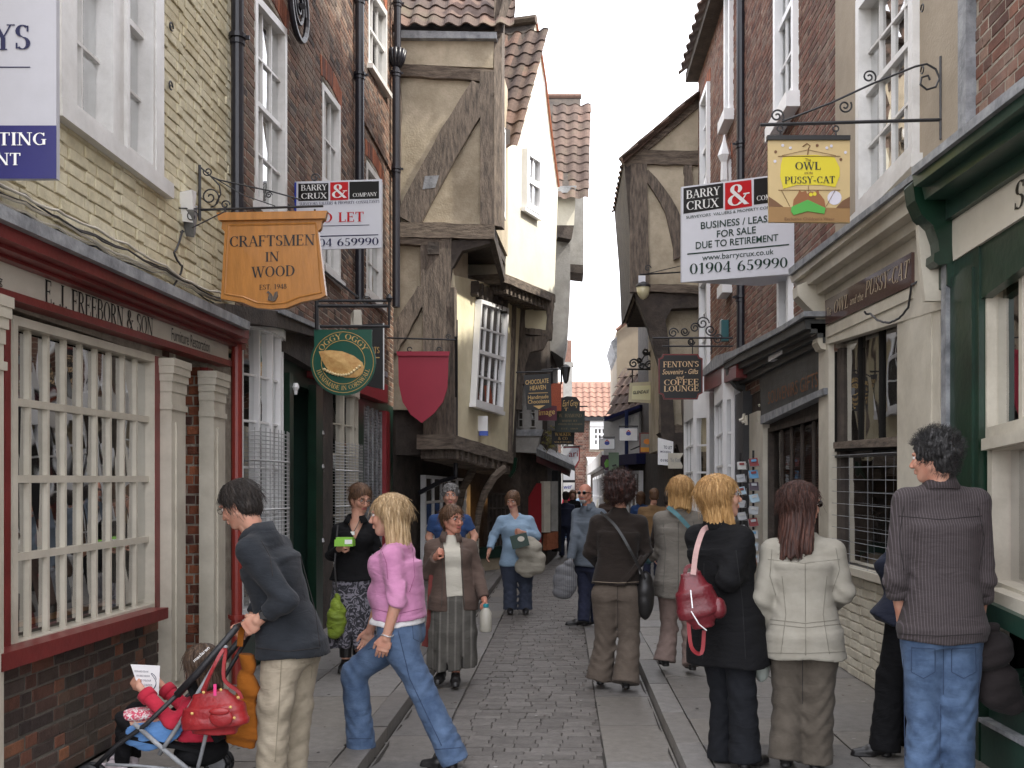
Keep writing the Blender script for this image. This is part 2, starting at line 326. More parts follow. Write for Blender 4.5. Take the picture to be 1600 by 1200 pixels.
def text(fac, mb, s, p0, p1, hpx, off, m=0, font='serif', bold=.01, shear=0.0, warp=None):
    ps, W = serif_polys(s) if font == 'serif' else sans_polys(s, bold, shear)
    a, b = fac.uv(*p0, off), fac.uv(*p1, off); d0 = fac.hit(*p0, off).y; hh = hpx/F*d0
    sh = shear if font == 'serif' else 0
    for k, p in enumerate(ps):
        q = []
        for x, y in p:
            t = (x+sh*y)/W
            uu, vv = a[0]+(b[0]-a[0])*t, a[1]+(b[1]-a[1])*t+y*hh
            if warp: uu, vv = warp(t, y)
            q.append(fac.w(uu, vv, off+.0002*(k % 5)))
        hand = fac.u.cross(fac.z).dot(fac.n)
        mb.add(q, [tuple(range(len(q)))], m)
# ---------------- pieces: bricks, stones, tiles ----------------
def block_variant(seed, ch=.06, j=.03):
    r = random.Random(seed); J = lambda: r.uniform(-j, j)
    b = [(x+J()*.6, -.5, z+J()) for x, z in ((-.5, -.5), (.5, -.5), (.5, .5), (-.5, .5))]
    m = [(x, .5-ch*1.4, z) for x, _, z in b]
    f = [(x*(1-ch), .5+J()*.5, z*(1-ch*2)) for x, _, z in b]
    return b+m+f, [(3, 2, 1, 0)] + [(i, (i+1) % 4, 4+(i+1) % 4, 4+i) for i in range(4)] + [(4+i, 4+(i+1) % 4, 8+(i+1) % 4, 8+i) for i in range(4)] + [(8, 9, 10, 11)]
BV = [block_variant(i) for i in range(6)]
def lay(parent, name, fac, items, mat, n_ind=300, min_px=8, dep=.03, ch=None):
    """items: (u, z, width, height, proud, tilt) of single blocks in the plane of fac"""
    info = []; ux, nx, zx = fac.u, fac.n, fac.z
    if ux.cross(nx).dot(zx) < 0: ux = -ux
    rot = Matrix((ux, nx, zx)).transposed()
    for it in items:
        c = fac.w(it[0], it[1], it[4]-dep/2)
        if c.y < .3: info.append((0, it, c)); continue
        x, y = pix(c); on = -20 < x < 1620 and -20 < y < 1220
        e = pix(fac.w(it[0]+it[2]/2, it[1], it[4])); a = pix(fac.w(it[0]-it[2]/2, it[1], it[4]))
        wp = abs(e[0]-a[0]); hp = it[3]/c.y*F; info.append((min(wp, hp*3)*(1 if on else 0), it, c))
    info.sort(key=lambda q: -q[0]); off = woff(parent); meshes = []
    for vs, fs in BV:
        me = bpy.data.meshes.new(name); me.from_pydata(vs, [], fs); me.materials.append(mat); meshes.append(me)
    k = 0; rest = []
    for q in info:
        if k < n_ind and q[0] >= min_px:
            it, c = q[1], q[2]; rr = (rot @ Matrix.Rotation(it[5], 3, 'Y')).to_quaternion()
            mesh_obj(name, random.choice(meshes), parent, c-off, rr, (it[2], dep, it[3])); k += 1
        else: rest.append(q)
    if rest:
        V_ = []; F_ = []; b = 0
        for q in rest:
            it, c = q[1], q[2]; vs, fs = BV[random.randrange(6)]
            M = rot @ Matrix.Rotation(it[5], 3, 'Y')
            for x, y, z in vs:
                p = c+M @ Vector((x*it[2], y*dep, z*it[3])); V_.append((p.x-off.x, p.y-off.y, p.z-off.z))
            F_ += [tuple(i+b for i in f) for f in fs]; b += len(vs)
        me = bpy.data.meshes.new(name); me.from_pydata(V_, [], F_); me.materials.append(mat)
        o = mesh_obj(name if name.endswith('s') else name+'work' if name == 'brick' else name+'s', me, parent); tag(o, kind='stuff')
def brick_items(fac, u0, u1, z0, z1, holes=(), course=.075, st=.215, hd=.103, mort=.013, jit=.0025, proud=.004, soldier=()):
    items = []; row = 0; z = z0
    while z+course*.5 < z1:
        u = u0-(0 if row % 2 else .165)-random.random()*.02; k = row
        while u < u1:
            wd = (st if k % 2 else hd); a, b = max(u, u0), min(u+wd, u1); k += 1
            segs = [(a, b)]
            for h in holes:
                if z+course > h[2]+.01 and z < h[3]-.01:
                    ns = []
                    for a, b in segs:
                        if b <= h[0] or a >= h[1]: ns.append((a, b))
                        else:
                            if a < h[0]-.02: ns.append((a, h[0]))
                            if b > h[1]+.02: ns.append((h[1], b))
                    segs = ns
            for a, b in segs:
                if b-a > .03:
                    items.append(((a+b)/2, z+course/2+random.uniform(-jit, jit), b-a, course-mort+random.uniform(-.002, .002), random.uniform(0, proud), random.gauss(0, .006)))
            u += wd+mort
        z += course; row += 1
    return items
def brick_wall(parent, fac, u0, u1, z0, z1, holes, mat, mortar, n_ind=300, thick=.28, **k):
    mb = MB(); fac.holed(mb, u0, u1, z0, z1, holes, -thick, -.0025); mb.build('mortar_bed', mortar, parent)
    lay(parent, 'brick', fac, brick_items(fac, u0, u1, z0, z1, holes, **k), mat, n_ind, dep=.035)
def lintel(parent, fac, u0, u1, z, h=.22, rise=.07, mat=None):     # flat arch of rubbed bricks above a window
    n = max(4, int((u1-u0)/.075)); its = []
    for i in range(n):
        t = (i+.5)/n; its.append((u0+(u1-u0)*t, z+h/2+rise*math.sin(math.pi*t)-rise*.3, (u1-u0)/n-.008, h, .008, (t-.5)*-.35))
    lay(parent, 'arch_brick', fac, its, mat or M_brick_o, 0)
# ---------------- windows ----------------
def quadf(fac, c):
    q = [fac.uv(*p) if len(p) == 2 else p[:2] for p in c]      # TL TR BR BL ; 3-tuples are already (u,z,_)
    def B(s, t):
        a = [q[0][i]*(1-s)+q[1][i]*s for i in (0, 1)]; b = [q[3][i]*(1-s)+q[2][i]*s for i in (0, 1)]
        return (a[0]*(1-t)+b[0]*t, a[1]*(1-t)+b[1]*t)
    W = abs(q[1][0]-q[0][0]); H = abs((q[0][1]+q[1][1]-q[2][1]-q[3][1])/2); return B, W, H, q
def strip(fac, mb, B, s0, s1, t0, t1, n0, n1, m=0): fac.prism(mb, [B(s0, t0), B(s1, t0), B(s1, t1), B(s0, t1)], n0, n1, m)
def window(parent, fac, c, cols, rows, fm=None, fr=.06, bar=.022, rec=.06, front=.012, sill=None, rcuts=None, sash=None, curtain=None, name='window', room=True, panes=True, ccuts=None, roomd=.5, cmat=None, nopane=(), hb=1.0):
    fm = fm or M_wht; B, W, H, q = quadf(fac, c); mb = MB(); fs, ft = fr/W, fr/H; bs, bt = bar/2/W, bar*hb/2/H
    strip(fac, mb, B, 0, fs, 0, 1, -rec-.05, front); strip(fac, mb, B, 1-fs, 1, 0, 1, -rec-.05, front)
    strip(fac, mb, B, fs, 1-fs, 0, ft, -rec-.05, front); strip(fac, mb, B, fs, 1-fs, 1-ft, 1, -rec-.05, front)
    S = ccuts or [fs+(1-2*fs)*i/cols for i in range(cols+1)]; Tt = rcuts or [ft+(1-2*ft)*i/rows for i in range(rows+1)]
    bf = -rec+.024
    for i in range(1, len(S)-1): strip(fac, mb, B, S[i]-bs, S[i]+bs, ft, 1-ft, -rec-.006, bf)
    for j in range(1, len(Tt)-1):
        k = 2.2 if sash == j else 1
        strip(fac, mb, B, fs, 1-fs, Tt[j]-bt*k, Tt[j]+bt*k, -rec-.005, bf+(.02 if k > 1 else .002))
    wn = mb.build(name, fm, parent)
    if panes:
        for i in range(len(S)-1):
            for j in range(len(Tt)-1):
                if (i, j) in nopane: continue
                g = MB(); jn = random.uniform(-.004, .004)
                g.add([fac.w(*B(s, t), -rec+e) for s, t, e in ((S[i]+bs*.5, Tt[j], jn), (S[i+1]-bs*.5, Tt[j], -jn), (S[i+1]-bs*.5, Tt[j+1], jn*.5), (S[i]+bs*.5, Tt[j+1], -jn))], [(0, 1, 2, 3)])
                g.build('pane', M_glass, wn)
    if sill:
        sb = MB(); d, hh = sill; ex = .06; et = hh/H; es = ex/W
        fac.prism(sb, [B(-es, 1+.001), B(1+es, 1+.001), B(1+es, 1+et), B(-es, 1+et)], -rec-.04, d); sb.build('sill', fm, wn)
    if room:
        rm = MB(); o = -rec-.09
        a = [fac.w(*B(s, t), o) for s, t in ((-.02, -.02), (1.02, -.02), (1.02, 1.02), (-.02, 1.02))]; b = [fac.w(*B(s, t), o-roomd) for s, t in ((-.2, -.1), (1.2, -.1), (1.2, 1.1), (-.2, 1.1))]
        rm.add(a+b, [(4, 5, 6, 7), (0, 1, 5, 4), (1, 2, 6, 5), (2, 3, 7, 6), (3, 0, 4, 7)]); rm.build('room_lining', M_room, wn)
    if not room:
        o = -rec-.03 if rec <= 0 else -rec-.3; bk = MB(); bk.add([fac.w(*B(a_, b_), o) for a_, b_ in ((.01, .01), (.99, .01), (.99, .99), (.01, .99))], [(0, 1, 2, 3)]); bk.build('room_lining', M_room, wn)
    if curtain:
        cb = MB(); n = 26
        for (s0, s1, t0, t1) in curtain:
            vs = []
            for i in range(n+1):
                s = s0+(s1-s0)*i/n
                for t in (t0, t1): vs.append(fac.w(*B(s, t), -rec-.12-.025*math.sin(i*1.9+random.random()*.5)))
            cb.add(vs, [(2*i, 2*i+1, 2*i+3, 2*i+2) for i in range(n)])
        cb.build('curtain', cmat or M_curt, wn, smooth=True)
    return wn
def hole(fac, c, g=.0):
    _, _, _, q = quadf(fac, c); return (min(p[0] for p in q)-g, max(p[0] for p in q)+g, min(p[1] for p in q)-g, max(p[1] for p in q)+g)
def pipe(parent, x, d, y0, y1, r=.05, mat=None, name='downpipe', collars=(), off=.0, hopper=None):
    a, b = P(x, y0, d), P(x, y1, d); mb = MB(); mb.tube([a, b], r, 12)
    for cy in collars:
        c = P(x, cy, d)
        for dz, k in ((0, 1.35), (-.05, 1.2)): mb.tube([c+Vector((0, 0, dz)), c+Vector((0, 0, dz+.035))], r*k, 12)
        mb.box(c+Vector((0, .03, .02)), (r*3.6, .02, .03))
    return mb.build(name, mat or M_pipe, parent, smooth=False)
def scroll(c, ax, ay, r0, r1, turns, a0=0, n=26):
    out = []
    for i in range(n+1):
        t = i/n; a = a0+turns*2*math.pi*t; r = r0+(r1-r0)*t; out.append(c+ax*(r*math.cos(a))+ay*(r*math.sin(a)))
    return out
def pantiles(parent, O, U, D, nu, nd, tw=.26, tl=.30, mat=None, n_ind=300):
    """O eave corner, U unit along the eave, D unit up the slope"""
    Nn = U.cross(D).normalized(); Nn = -Nn if Nn.z < 0 else Nn
    vs = []; K = 8
    for j, (dd, lift) in enumerate(((0, .028), (tl*1.15, .0))):
        for i in range(K+1):
            x = i/K; vs.append((x*tw*1.06, dd, lift+.030*math.sin(2*math.pi*x)+.008))
    for i in range(K+1):
        x = i/K; vs.append((x*tw*1.06, 0, .028+.030*math.sin(2*math.pi*x)-.012))
    fs = [(i, i+1, K+2+i, K+1+i) for i in range(K)]+[(2*K+2+i, 2*K+3+i, i+1, i) for i in range(K)]
    me = bpy.data.meshes.new('roof_tile'); me.from_pydata(vs, [], fs); me.materials.append(mat or M_tile)
    rot = Matrix((U, D, Nn)).transposed(); off = woff(parent); k = 0
    for j in range(nd):
        for i in range(nu):
            p = O+U*(i*tw)+D*(j*tl)+Nn*.01
            mesh_obj('roof_tile', me, parent, p-off, (rot @ Matrix.Rotation(random.gauss(0, .012), 3, 'Z')).to_quaternion(), (1, 1, random.uniform(.9, 1.1)))
def cable(pts, sag=.0, n=8):
    out = []
    for a, b in zip(pts[:-1], pts[1:]):
        for i in range(n): t = i/n; out.append(a*(1-t)+b*t+Vector((0, 0, -sag*math.sin(math.pi*t)+random.uniform(-.004, .004))))
    return out+[pts[-1]]
# ================= GROUND =================
g = MB(); g.add([(-300, -100, -.12), (300, -100, -.12), (300, 900, -.12), (-300, 900, -.12)], [(0, 1, 2, 3)]); tag(g.build('ground', M_ground), kind='structure')
RL, SL_, SR_, RR, KL, KR, WL, WR = -1.14, -.79, .25, .68, -1.30, .84, -2.7, 2.42
class Flat:      # a level plane with the interface of Fac for laying stones: u = X, z = Y
    def __init__(s, h): s.h = h; s.u = Vector((1, 0, 0)); s.z = Vector((0, 1, 0)); s.n = Vector((0, 0, 1))
    def w(s, u, z, off=0): return Vector((u, z, s.h+off))
road = thing('road', None, None); tag(road, kind='structure')
mb = MB(); mb.box(((RL+RR)/2, 27, -.06), (RR-RL, 54, .09)); mb.build('road_bed', M_joint, road)
lev = Flat(0.0); items = []; y = 3.2
while y < 48:
    rh = random.uniform(.085, .118)
    x = SL_+.005
    ph = random.uniform(-.02, .02)
    while x < SR_-.03:
        wd = random.uniform(.13, .21); wd = min(wd, SR_-x)
        if wd > .05: items.append((x+wd/2, y+rh/2+random.uniform(-.004, .004), wd-.005, rh-.0045, random.uniform(-.004, .002), random.gauss(0, .010)))
        x += wd
    y += rh
BV_B = BV; BV = [block_variant(i, .035, .03) for i in range(6)]; lay(road, 'sett', lev, items, M_sett, 300, 6, dep=.06); BV = BV_B
def slabs(parent, name, x0, x1, y0, y1, h, mat, lmin, lmax, cols=1, n_ind=300, jitx=.0, dep=.05, gap=.008):
    its = []
    cw = (x1-x0)/cols
    for c in range(cols):
        y = y0-random.random()*.4
        while y < y1:
            L = random.uniform(lmin, lmax)*(1.25 if y > 20 else 1); its.append((x0+cw*(c+.5), y+L/2, cw-gap, L-gap, random.uniform(-.004, .003), random.gauss(0, .002))); y += L
    lay(parent, name, Flat(h), its, mat, n_ind, 8, dep=dep)
BV_OLD = BV; BV = [block_variant(i, .012, .006) for i in range(6)]
slabs(road, 'channel_stone', RL, SL_, 3.2, 46, .004, M_flag, .6, 1.1)
slabs(road, 'channel_stone', SR_, RR, 3.2, 46, .004, M_flag, .6, 1.1)
PVH = .09
pl = thing('pavement', None, None); tag(pl, kind='structure')
mb = MB(); mb.box(((WL-.4+KL)/2, 27, -.01), (KL-WL+.4, 54, .12)); mb.build('pavement_bed', M_joint, pl)
slabs(pl, 'flagstone', WL+.02, WL+.72, 3, 46, PVH, M_flag, .5, .95); slabs(pl, 'flagstone', WL+.72, KL, 3, 46, PVH, M_flag, .55, 1.15)
slabs(pl, 'kerb_stone', KL, RL, 3, 46, PVH, M_flag, .6, 1.2, dep=.17)
pr = thing('pavement', None, None); tag(pr, kind='structure')
mb = MB(); mb.box(((WR+.4+KR)/2, 27, -.01), (WR-KR+.4, 54, .12)); mb.build('pavement_bed', M_joint, pr)
slabs(pr, 'flagstone', KR, KR+.86, 3, 46, PVH, M_flag, .55, 1.0); slabs(pr, 'flagstone', KR+.86, WR+.05, 3, 46, PVH, M_flag, .5, 1.1)
slabs(pr, 'kerb_stone', RR, KR, 3, 46, PVH, M_flag, .6, 1.2, dep=.17)
BV = BV_OLD

rg_ = random.Random(9)
for nm, par, x0, x1, z in (('gum_spot', pl, WL+.1, KL, PVH), ('gum_spot', pr, KR, WR-.1, PVH), ('gum_spot', road, RL, RR, .004)):      # trodden gum, grit and small litter
    mb = MB()
    for i in range(170):
        x, y = rg_.uniform(x0, x1), 4.5+rg_.random()**1.6*14; r = rg_.uniform(.006, .016); k = 7; mb.add([(x+r*math.cos(6.28*j/k)*rg_.uniform(.7, 1.2), y+r*math.sin(6.28*j/k), z+.0045) for j in range(k)], [tuple(range(k))], rg_.randrange(3))
    o = mb.build(nm, [flat('gum_dark', (.03, .028, .026), .8), flat('gum_pale', (.30, .29, .27), .7), flat('grit_brown', (.07, .05, .035), .9)], par); tag(o, kind='stuff')
mb = MB()
for x0, s_ in ((RL+.02, 1), (RR-.02, -1), (SL_, .5), (SR_, -.5)):
    y = 4.0
    while y < 26:
        L = rg_.uniform(.2, .7); w0, w1 = rg_.uniform(.004, .03), rg_.uniform(.004, .03); mb.add([(x0, y, .0085), (x0+s_*w0, y+L*.2, .0085), (x0+s_*w1, y+L*.8, .0085), (x0, y+L, .0085)], [(0, 1, 2, 3)]); y += L+rg_.uniform(0, .5)
tag(mb.build('gutter_dirt', pm('gutter_dirt', (.035, .03, .025), .95, .4, 30, .5, 60), road), kind='stuff')
def plane(xa, ya, xb, yb):
    f = Fac(880, 1, 880, 2); f.A = Vector((xa, ya, 0)); B = Vector((xb, yb, 0)); f.L = (B-f.A).length; f.u = (B-f.A).normalized()
    f.n = Vector((f.u.y, -f.u.x, 0)); f.n = -f.n if f.n.dot(-f.A) < 0 else f.n; return f
def R4(u0, u1, z0, z1): return [(u0, z1, 0), (u1, z1, 0), (u1, z0, 0), (u0, z0, 0)]
def mass(parent, x0, x1, y0, y1, z0, z1, mat=None, name='backing_mass'):  # solid box added behind a hollow front to block sun and sky light
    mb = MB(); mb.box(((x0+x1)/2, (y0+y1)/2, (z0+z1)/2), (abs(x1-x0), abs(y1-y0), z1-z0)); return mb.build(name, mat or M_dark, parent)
def part(name, fac, parent, mat, polys, label=None):     # polys: (points, n0, n1)
    for p, a, b in polys: mb = MB(); fac.poly(mb, p, a, b); o = mb.build(name, mat, parent, label=label)
    return o
def pilaster(parent, fac, x0, x1, yt, z0, off=.1, mat=None, base=True, capw=.032):
    mat = mat or M_stone; u0, z1 = fac.uv(x0, yt, off); u1, _ = fac.uv(x1, yt, off); u0, u1 = min(u0, u1), max(u0, u1); mb = MB(); w_ = u1-u0
    fac.box(mb, u0, u1, z0, z1-.34, -.02, off); fac.box(mb, u0+w_*.25, u1-w_*.25, z0+.25, z1-.42, off, off+.012)
    for a, b, e in ((.0, .05, 1), (.05, .1, .8), (.1, .15, .5), (.15, .22, .2), (.22, .30, 0), (.30, .34, .35)):
        k = capw*e; fac.box(mb, u0-k, u1+k, z1-b, z1-a, -.02, off+k)
    if base: fac.box(mb, u0-.02, u1+.02, z0, z0+.2, -.02, off+.02)
    mb.build('pilaster', mat, parent)
FL = plane(-2.7, 3, -2.7, 17)
# ================= shop with the red cornice, nearest on the left =================
S1 = thing('shop_building', 'cream painted brick building over a red shopfront lettered E. J. Freeborn & Son', 'building', (-2.9, 6, 0))
hw = hole(FL, R4(2.47, 3.88, 3.66, 5.55)); 
brick_wall(S1, FL, .2, 5.42, 2.75, 8.6, [hw], M_cream_b, M_mortar_c, 300, jit=.006, proud=.012)
mass(S1, -3.0, -8, 3.2, 8.4, 0, 8.5)
mb = MB()
for a, b, c, d, o in ((2.47, 2.63, 3.66, 5.55, .02), (3.75, 3.88, 3.66, 5.55, .02), (3.15, 3.32, 3.72, 5.48, -.01), (2.47, 3.88, 5.48, 5.6, .03)): FL.box(mb, a, b, c, d, -.18, o)
FL.box(mb, 2.4, 3.95, 3.6, 3.7, -.18, .06); mb.build('window_surround', M_wht, S1)
for a, b in ((2.63, 3.15), (3.32, 3.75)):
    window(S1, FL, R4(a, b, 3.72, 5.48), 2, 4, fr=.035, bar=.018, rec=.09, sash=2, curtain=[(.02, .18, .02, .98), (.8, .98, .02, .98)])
# cornice in stepped mouldings, cut by picture lines on planes further and further out from the wall
part('lead_flashing', FL, S1, M_lead, [([(-90, 275), (391, 503), (391, 516), (-90, 300)], -.02, .30)])
mb = MB()
for yt0, yb0, yt1, yb1, xe, o in ((300, 332, 516, 530, 389, .255), (331, 350, 529, 538, 387, .19), (349, 366, 537, 547, 384, .12), (420, 434, 564, 573, 362, .10)):
    FL.poly(mb, [(-90, yt0), (xe, yt1), (xe, yb1), (-90, yb0)], -.02, o)
mb.build('cornice', M_red, S1)
part('fascia', FL, S1, M_putty, [([(-90, 362), (357, 527), (357, 567), (-90, 424)], -.02, .062)])
mb = MB(); text(FL, mb, 'E. J. FREEBORN & SON', (70, 473), (239, 527), 37, .066); mb.build('lettering', M_blk, S1); mb = MB(); text(FL, mb, 'Furniture Restoration', (268, 531), (328, 551), 20, .066, font='sans', bold=.0)
text(FL, mb, 'ing', (-12, 438), (4, 445), 14, .066, font='sans'); mb.build('lettering', M_blk, S1)
# shop window of small panes
wc = [(17, 492), (243, 556), (243, 952), (17, 1020)]
hs = hole(FL, wc); hd = (4.12, 4.75, 0, 2.62)
brick_wall(S1, FL, .2, 4.02, PVH, hs[2]+.04, [], M_brick_s, M_mortar_d, 300, proud=.006, jit=.004)
mb = MB(); FL.holed(mb, .2, 5.35, hs[2]-.02, 2.7, [hs, (hd[0], hd[1]+.02, 0, 2.6)], -.28, -.01); FL.box(mb, 4.75, 5.4, 0, hs[2]-.02, -.28, -.01); mb.build('wall', M_mortar, S1)
lay(S1, 'brick', FL, brick_items(FL, 3.92, 4.02, .8, 2.6), M_brick_o, 40, dep=.03)
BG = .27
wn = window(S1, FL, wc, 9, 4, fm=M_stone, fr=.045, bar=.023, hb=1.7, rec=.05, rcuts=[.04, .253, .486, .722, .955], roomd=1.4)
part('window_trim', FL, S1, M_red, [([(8, 486), (17, 490), (17, 1022), (8, 1026)], -.02, .02), ([(243, 556), (250, 558), (250, 952), (243, 954)], -.01, .016), ([(259, 562), (267, 564), (267, 1010), (259, 1012)], -.01, .02)])
part('window_sill', FL, S1, M_red, [([(4, 1022), (263, 949), (263, 966), (4, 1050)], -.02, .13)])
for i in range(24):       # goods on stepped shelves inside the window
    u = random.uniform(1.55, 3.6); zz = random.choice((.92, .92, .92, 1.3, 1.66)); o = -.3-random.random()*.6; mb = MB(); c = FL.w(u, zz, o)
    s = random.uniform(.05, .09)
    mb.lathe(c, [(s*.5, 0), (s, s*.5), (s*.95, s*1.2), (s*.55, s*1.7), (s*.75, s*2.1), (s*.6, s*2.8), (s*.1, s*3.1)], 9)
    m_ = random.choice([M_oak, M_timber, M_brick_o, M_plaster, M_redb]); mb.build('shop_ornament', m_, S1, smooth=True)
mb = MB()
for zz, o in ((.88, -.25), (1.27, -.55), (1.62, -.75)): FL.box(mb, 1.4, 3.75, zz, zz+.025, o-.35, o)
mb.build('shelf', M_oak, S1)
for u in (1.62, 1.95): 
    mb = MB(); mb.lathe(FL.w(u, 2.25, -.3), [(.02, .22), (.05, .2), (.11, .05), (.12, 0)], 14); mb.build('lamp_shade', flat('yellow_shade', (.75, .62, .08), .6), S1)
pilaster(S1, FL, -28, 6, 452, PVH, .12); pilaster(S1, FL, 268, 290, 560, PVH, .09); pilaster(S1, FL, 334, 352, 580, PVH, .09)
part('door_trim', FL, S1, M_red, [([(325, 574), (333, 577), (333, 1120), (325, 1120)], -.02, .04)])
mb = MB(); FL.box(mb, 0, .9, PVH, .3, -.02, .2); FL.box(mb, 0, .88, .3, .36, -.02, .17); mb.build('pilaster_base', M_red, S1)
FD = plane(-3.2, 7.74, -2.7, 7.74)
mb = MB(); FD.box(mb, 0, .5, 0, 2.62, -.2, -.004); FL.box(mb, 4.1, 4.8, 0, 2.6, -.55, -.5); mb.build('door_reveal', M_mortar, S1)
lay(S1, 'brick', FD, brick_items(FD, .2, .5, PVH, 2.6, jit=.004, proud=.012), M_brick_o, 80, dep=.03)
mb = MB(); FL.box(mb, 4.0, 4.16, PVH, 2.6, -.14, -.012); FL.box(mb, 4.16, 4.2, PVH, 2.6, -.2, -.1); mb.build('door_frame', M_stone, S1)
pipe(S1, 370, 8.14, 500, 1100, .042, M_redpipe, collars=(968,))
pipe(S1, 371, 8.24, -300, 470, .05, M_pipe, collars=(60,))
random.seed(5)
for k in range(6):       # telephone wires stapled along the wall above the cornice
    y0 = 300-k*7-random.random()*8; pts = [FL.hit(x, y0+(x+40)*(.46+.012*k)+random.uniform(-6, 6), .02+.008*k) for x in (-40, 40, 90, 150, 200, 260, 300, 345)]
    mb = MB(); mb.tube(cable(pts, .015, 5), .006+.002*(k % 2), 5); mb.build('cable', random.choice([M_black, M_stone, M_lead]), S1, smooth=True)
mb = MB(); mb.tube(cable([FL.hit(285, 360, .05), FL.hit(272, 395, .05), FL.hit(285, 415, .05), FL.hit(280, 430, .04), FL.hit(262, 455, .04)], .02), .008, 5); mb.build('cable', M_black, S1, smooth=True)
for x, y in ((268, 42), (267, 134)):
    mb = MB(); c = FL.hit(x, y, .03); mb.tube(scroll(c, Vector((0, 1, 0)), Vector((0, 0, 1)), .03, .025, .85), .006, 5); mb.tube([FL.hit(x, y, 0), c+Vector((0, -.03, 0))], .006, 5); mb.build('eye_hook', M_black, S1)
# floodlight on the cream wall
fl = thing('flood_light', 'white and grey floodlight box with wire cage on the cream brick wall', 'light', FL.hit(290, 330, 0))
mb = MB(); f2 = plane(-2.68, 7.3, -2.4, 7.1)
mb.hexa([P(278, 345, 7.25), P(303, 348, 7.2), P(305, 320, 7.3), P(281, 316, 7.4), P(281, 300, 7.2), P(300, 296, 7.15), P(307, 300, 7.35), P(290, 297, 7.4)]); mb.build('lamp_hood', M_whtb, fl)
mb = MB(); mb.hexa([P(284, 368, 7.35), P(303, 371, 7.25), P(306, 364, 7.4), P(290, 362, 7.45), P(279, 326, 7.25), P(303, 328, 7.15), P(309, 322, 7.4), P(285, 318, 7.45)]); mb.build('lamp_housing', M_lead, fl)
mb = MB()
for a, b in (((274, 325), (274, 363)), ((274, 325), (352, 328)), ((352, 330), (300, 356)), ((274, 363), (288, 362))): mb.tube([P(a[0], a[1], 7.2), P(b[0], b[1], 7.2)], .005, 5)
mb.tube(scroll(P(300, 338, 7.2), Vector((1, 0, 0)), Vector((0, 0, 1)), .045, .01, 1.3), .004, 4); mb.build('lamp_cage', M_black, fl)
# ================= brick building with sash windows =================
S2 = thing('brick_building', 'mottled brick building with black downpipes over dark green shopfronts, on the left', 'building', (-2.9, 12, 0))
qa = [(398, -12), (447, 46), (447, 361), (398, 316)]; qb = [(503, 128), (531, 166), (531, 441), (503, 415)]; qc = [(575, -30), (604, 18), (604, 145), (575, 100)]; qd = [(572, 250), (597, 285), (597, 480), (572, 458)]
HS = [hole(FL, q) for q in (qa, qb, qc, qd)]
brick_wall(S2, FL, 5.44, 13.3, 2.95, 9.9, HS, M_brick_l, M_mortar, 300)
mass(S2, -3.0, -8, 8.43, 16.3, 0, 9.8)
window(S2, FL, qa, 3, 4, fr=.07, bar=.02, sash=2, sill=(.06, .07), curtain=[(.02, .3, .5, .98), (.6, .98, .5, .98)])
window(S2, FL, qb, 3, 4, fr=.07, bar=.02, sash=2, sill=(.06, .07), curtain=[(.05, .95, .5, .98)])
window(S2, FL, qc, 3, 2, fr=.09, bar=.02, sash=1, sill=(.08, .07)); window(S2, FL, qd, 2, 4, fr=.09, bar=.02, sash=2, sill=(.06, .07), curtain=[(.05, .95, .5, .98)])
for q in HS: lintel(S2, FL, q[0]-.08, q[1]+.08, q[3]+.0)
lay(S2, 'string_brick', FL, [(u, z, .2, .065, .03, 0) for u in np.arange(10.8, 13.2, .215) for z in (6.62, 6.69)], M_brick_l, 0)
pipe(S2, 562, 13.2, -80, 470, .058, M_pipe, collars=(118, 0)); pipe(S2, 619, 15.95, 80, 480, .06, M_pipe, collars=(115, 265)); pipe(S2, 621, 15.95, -60, 75, .055, M_pipe, collars=(6,))
mb = MB(); c = P(620, 95, 15.95)
for i in range(12):
    a = i*math.pi/6; d = Vector((math.cos(a), math.sin(a), 0)); mb.tube([c+d*.05-Vector((0, 0, .1)), c+d*.1+Vector((0, 0, .02)), c+d*.13+Vector((0, 0, .16))], [.02, .035, .03], 6)
mb.build('rain_hopper', M_pipe, S2, smooth=True)
mb = MB(); FL.box(mb, 5.44, 13.3, 9.9, 10.02, -.3, .3); mb.build('eaves', M_timbd, S2)
mb = MB(); c = FL.hit(467, 10, .07); mb.tube([FL.hit(467, 10, 0), c+Vector((.04, 0, 0))], .03, 8)
mb.tube([c+Vector((0, .32*math.cos(a), .32*math.sin(a))) for a in np.linspace(0, 2*math.pi, 25)], .03, 6); mb.tube(scroll(c, Vector((0, 1, 0)), Vector((0, 0, 1)), .24, .03, 2.2, n=40), .018, 6); mb.build('tie_plate', M_pipe, S2)
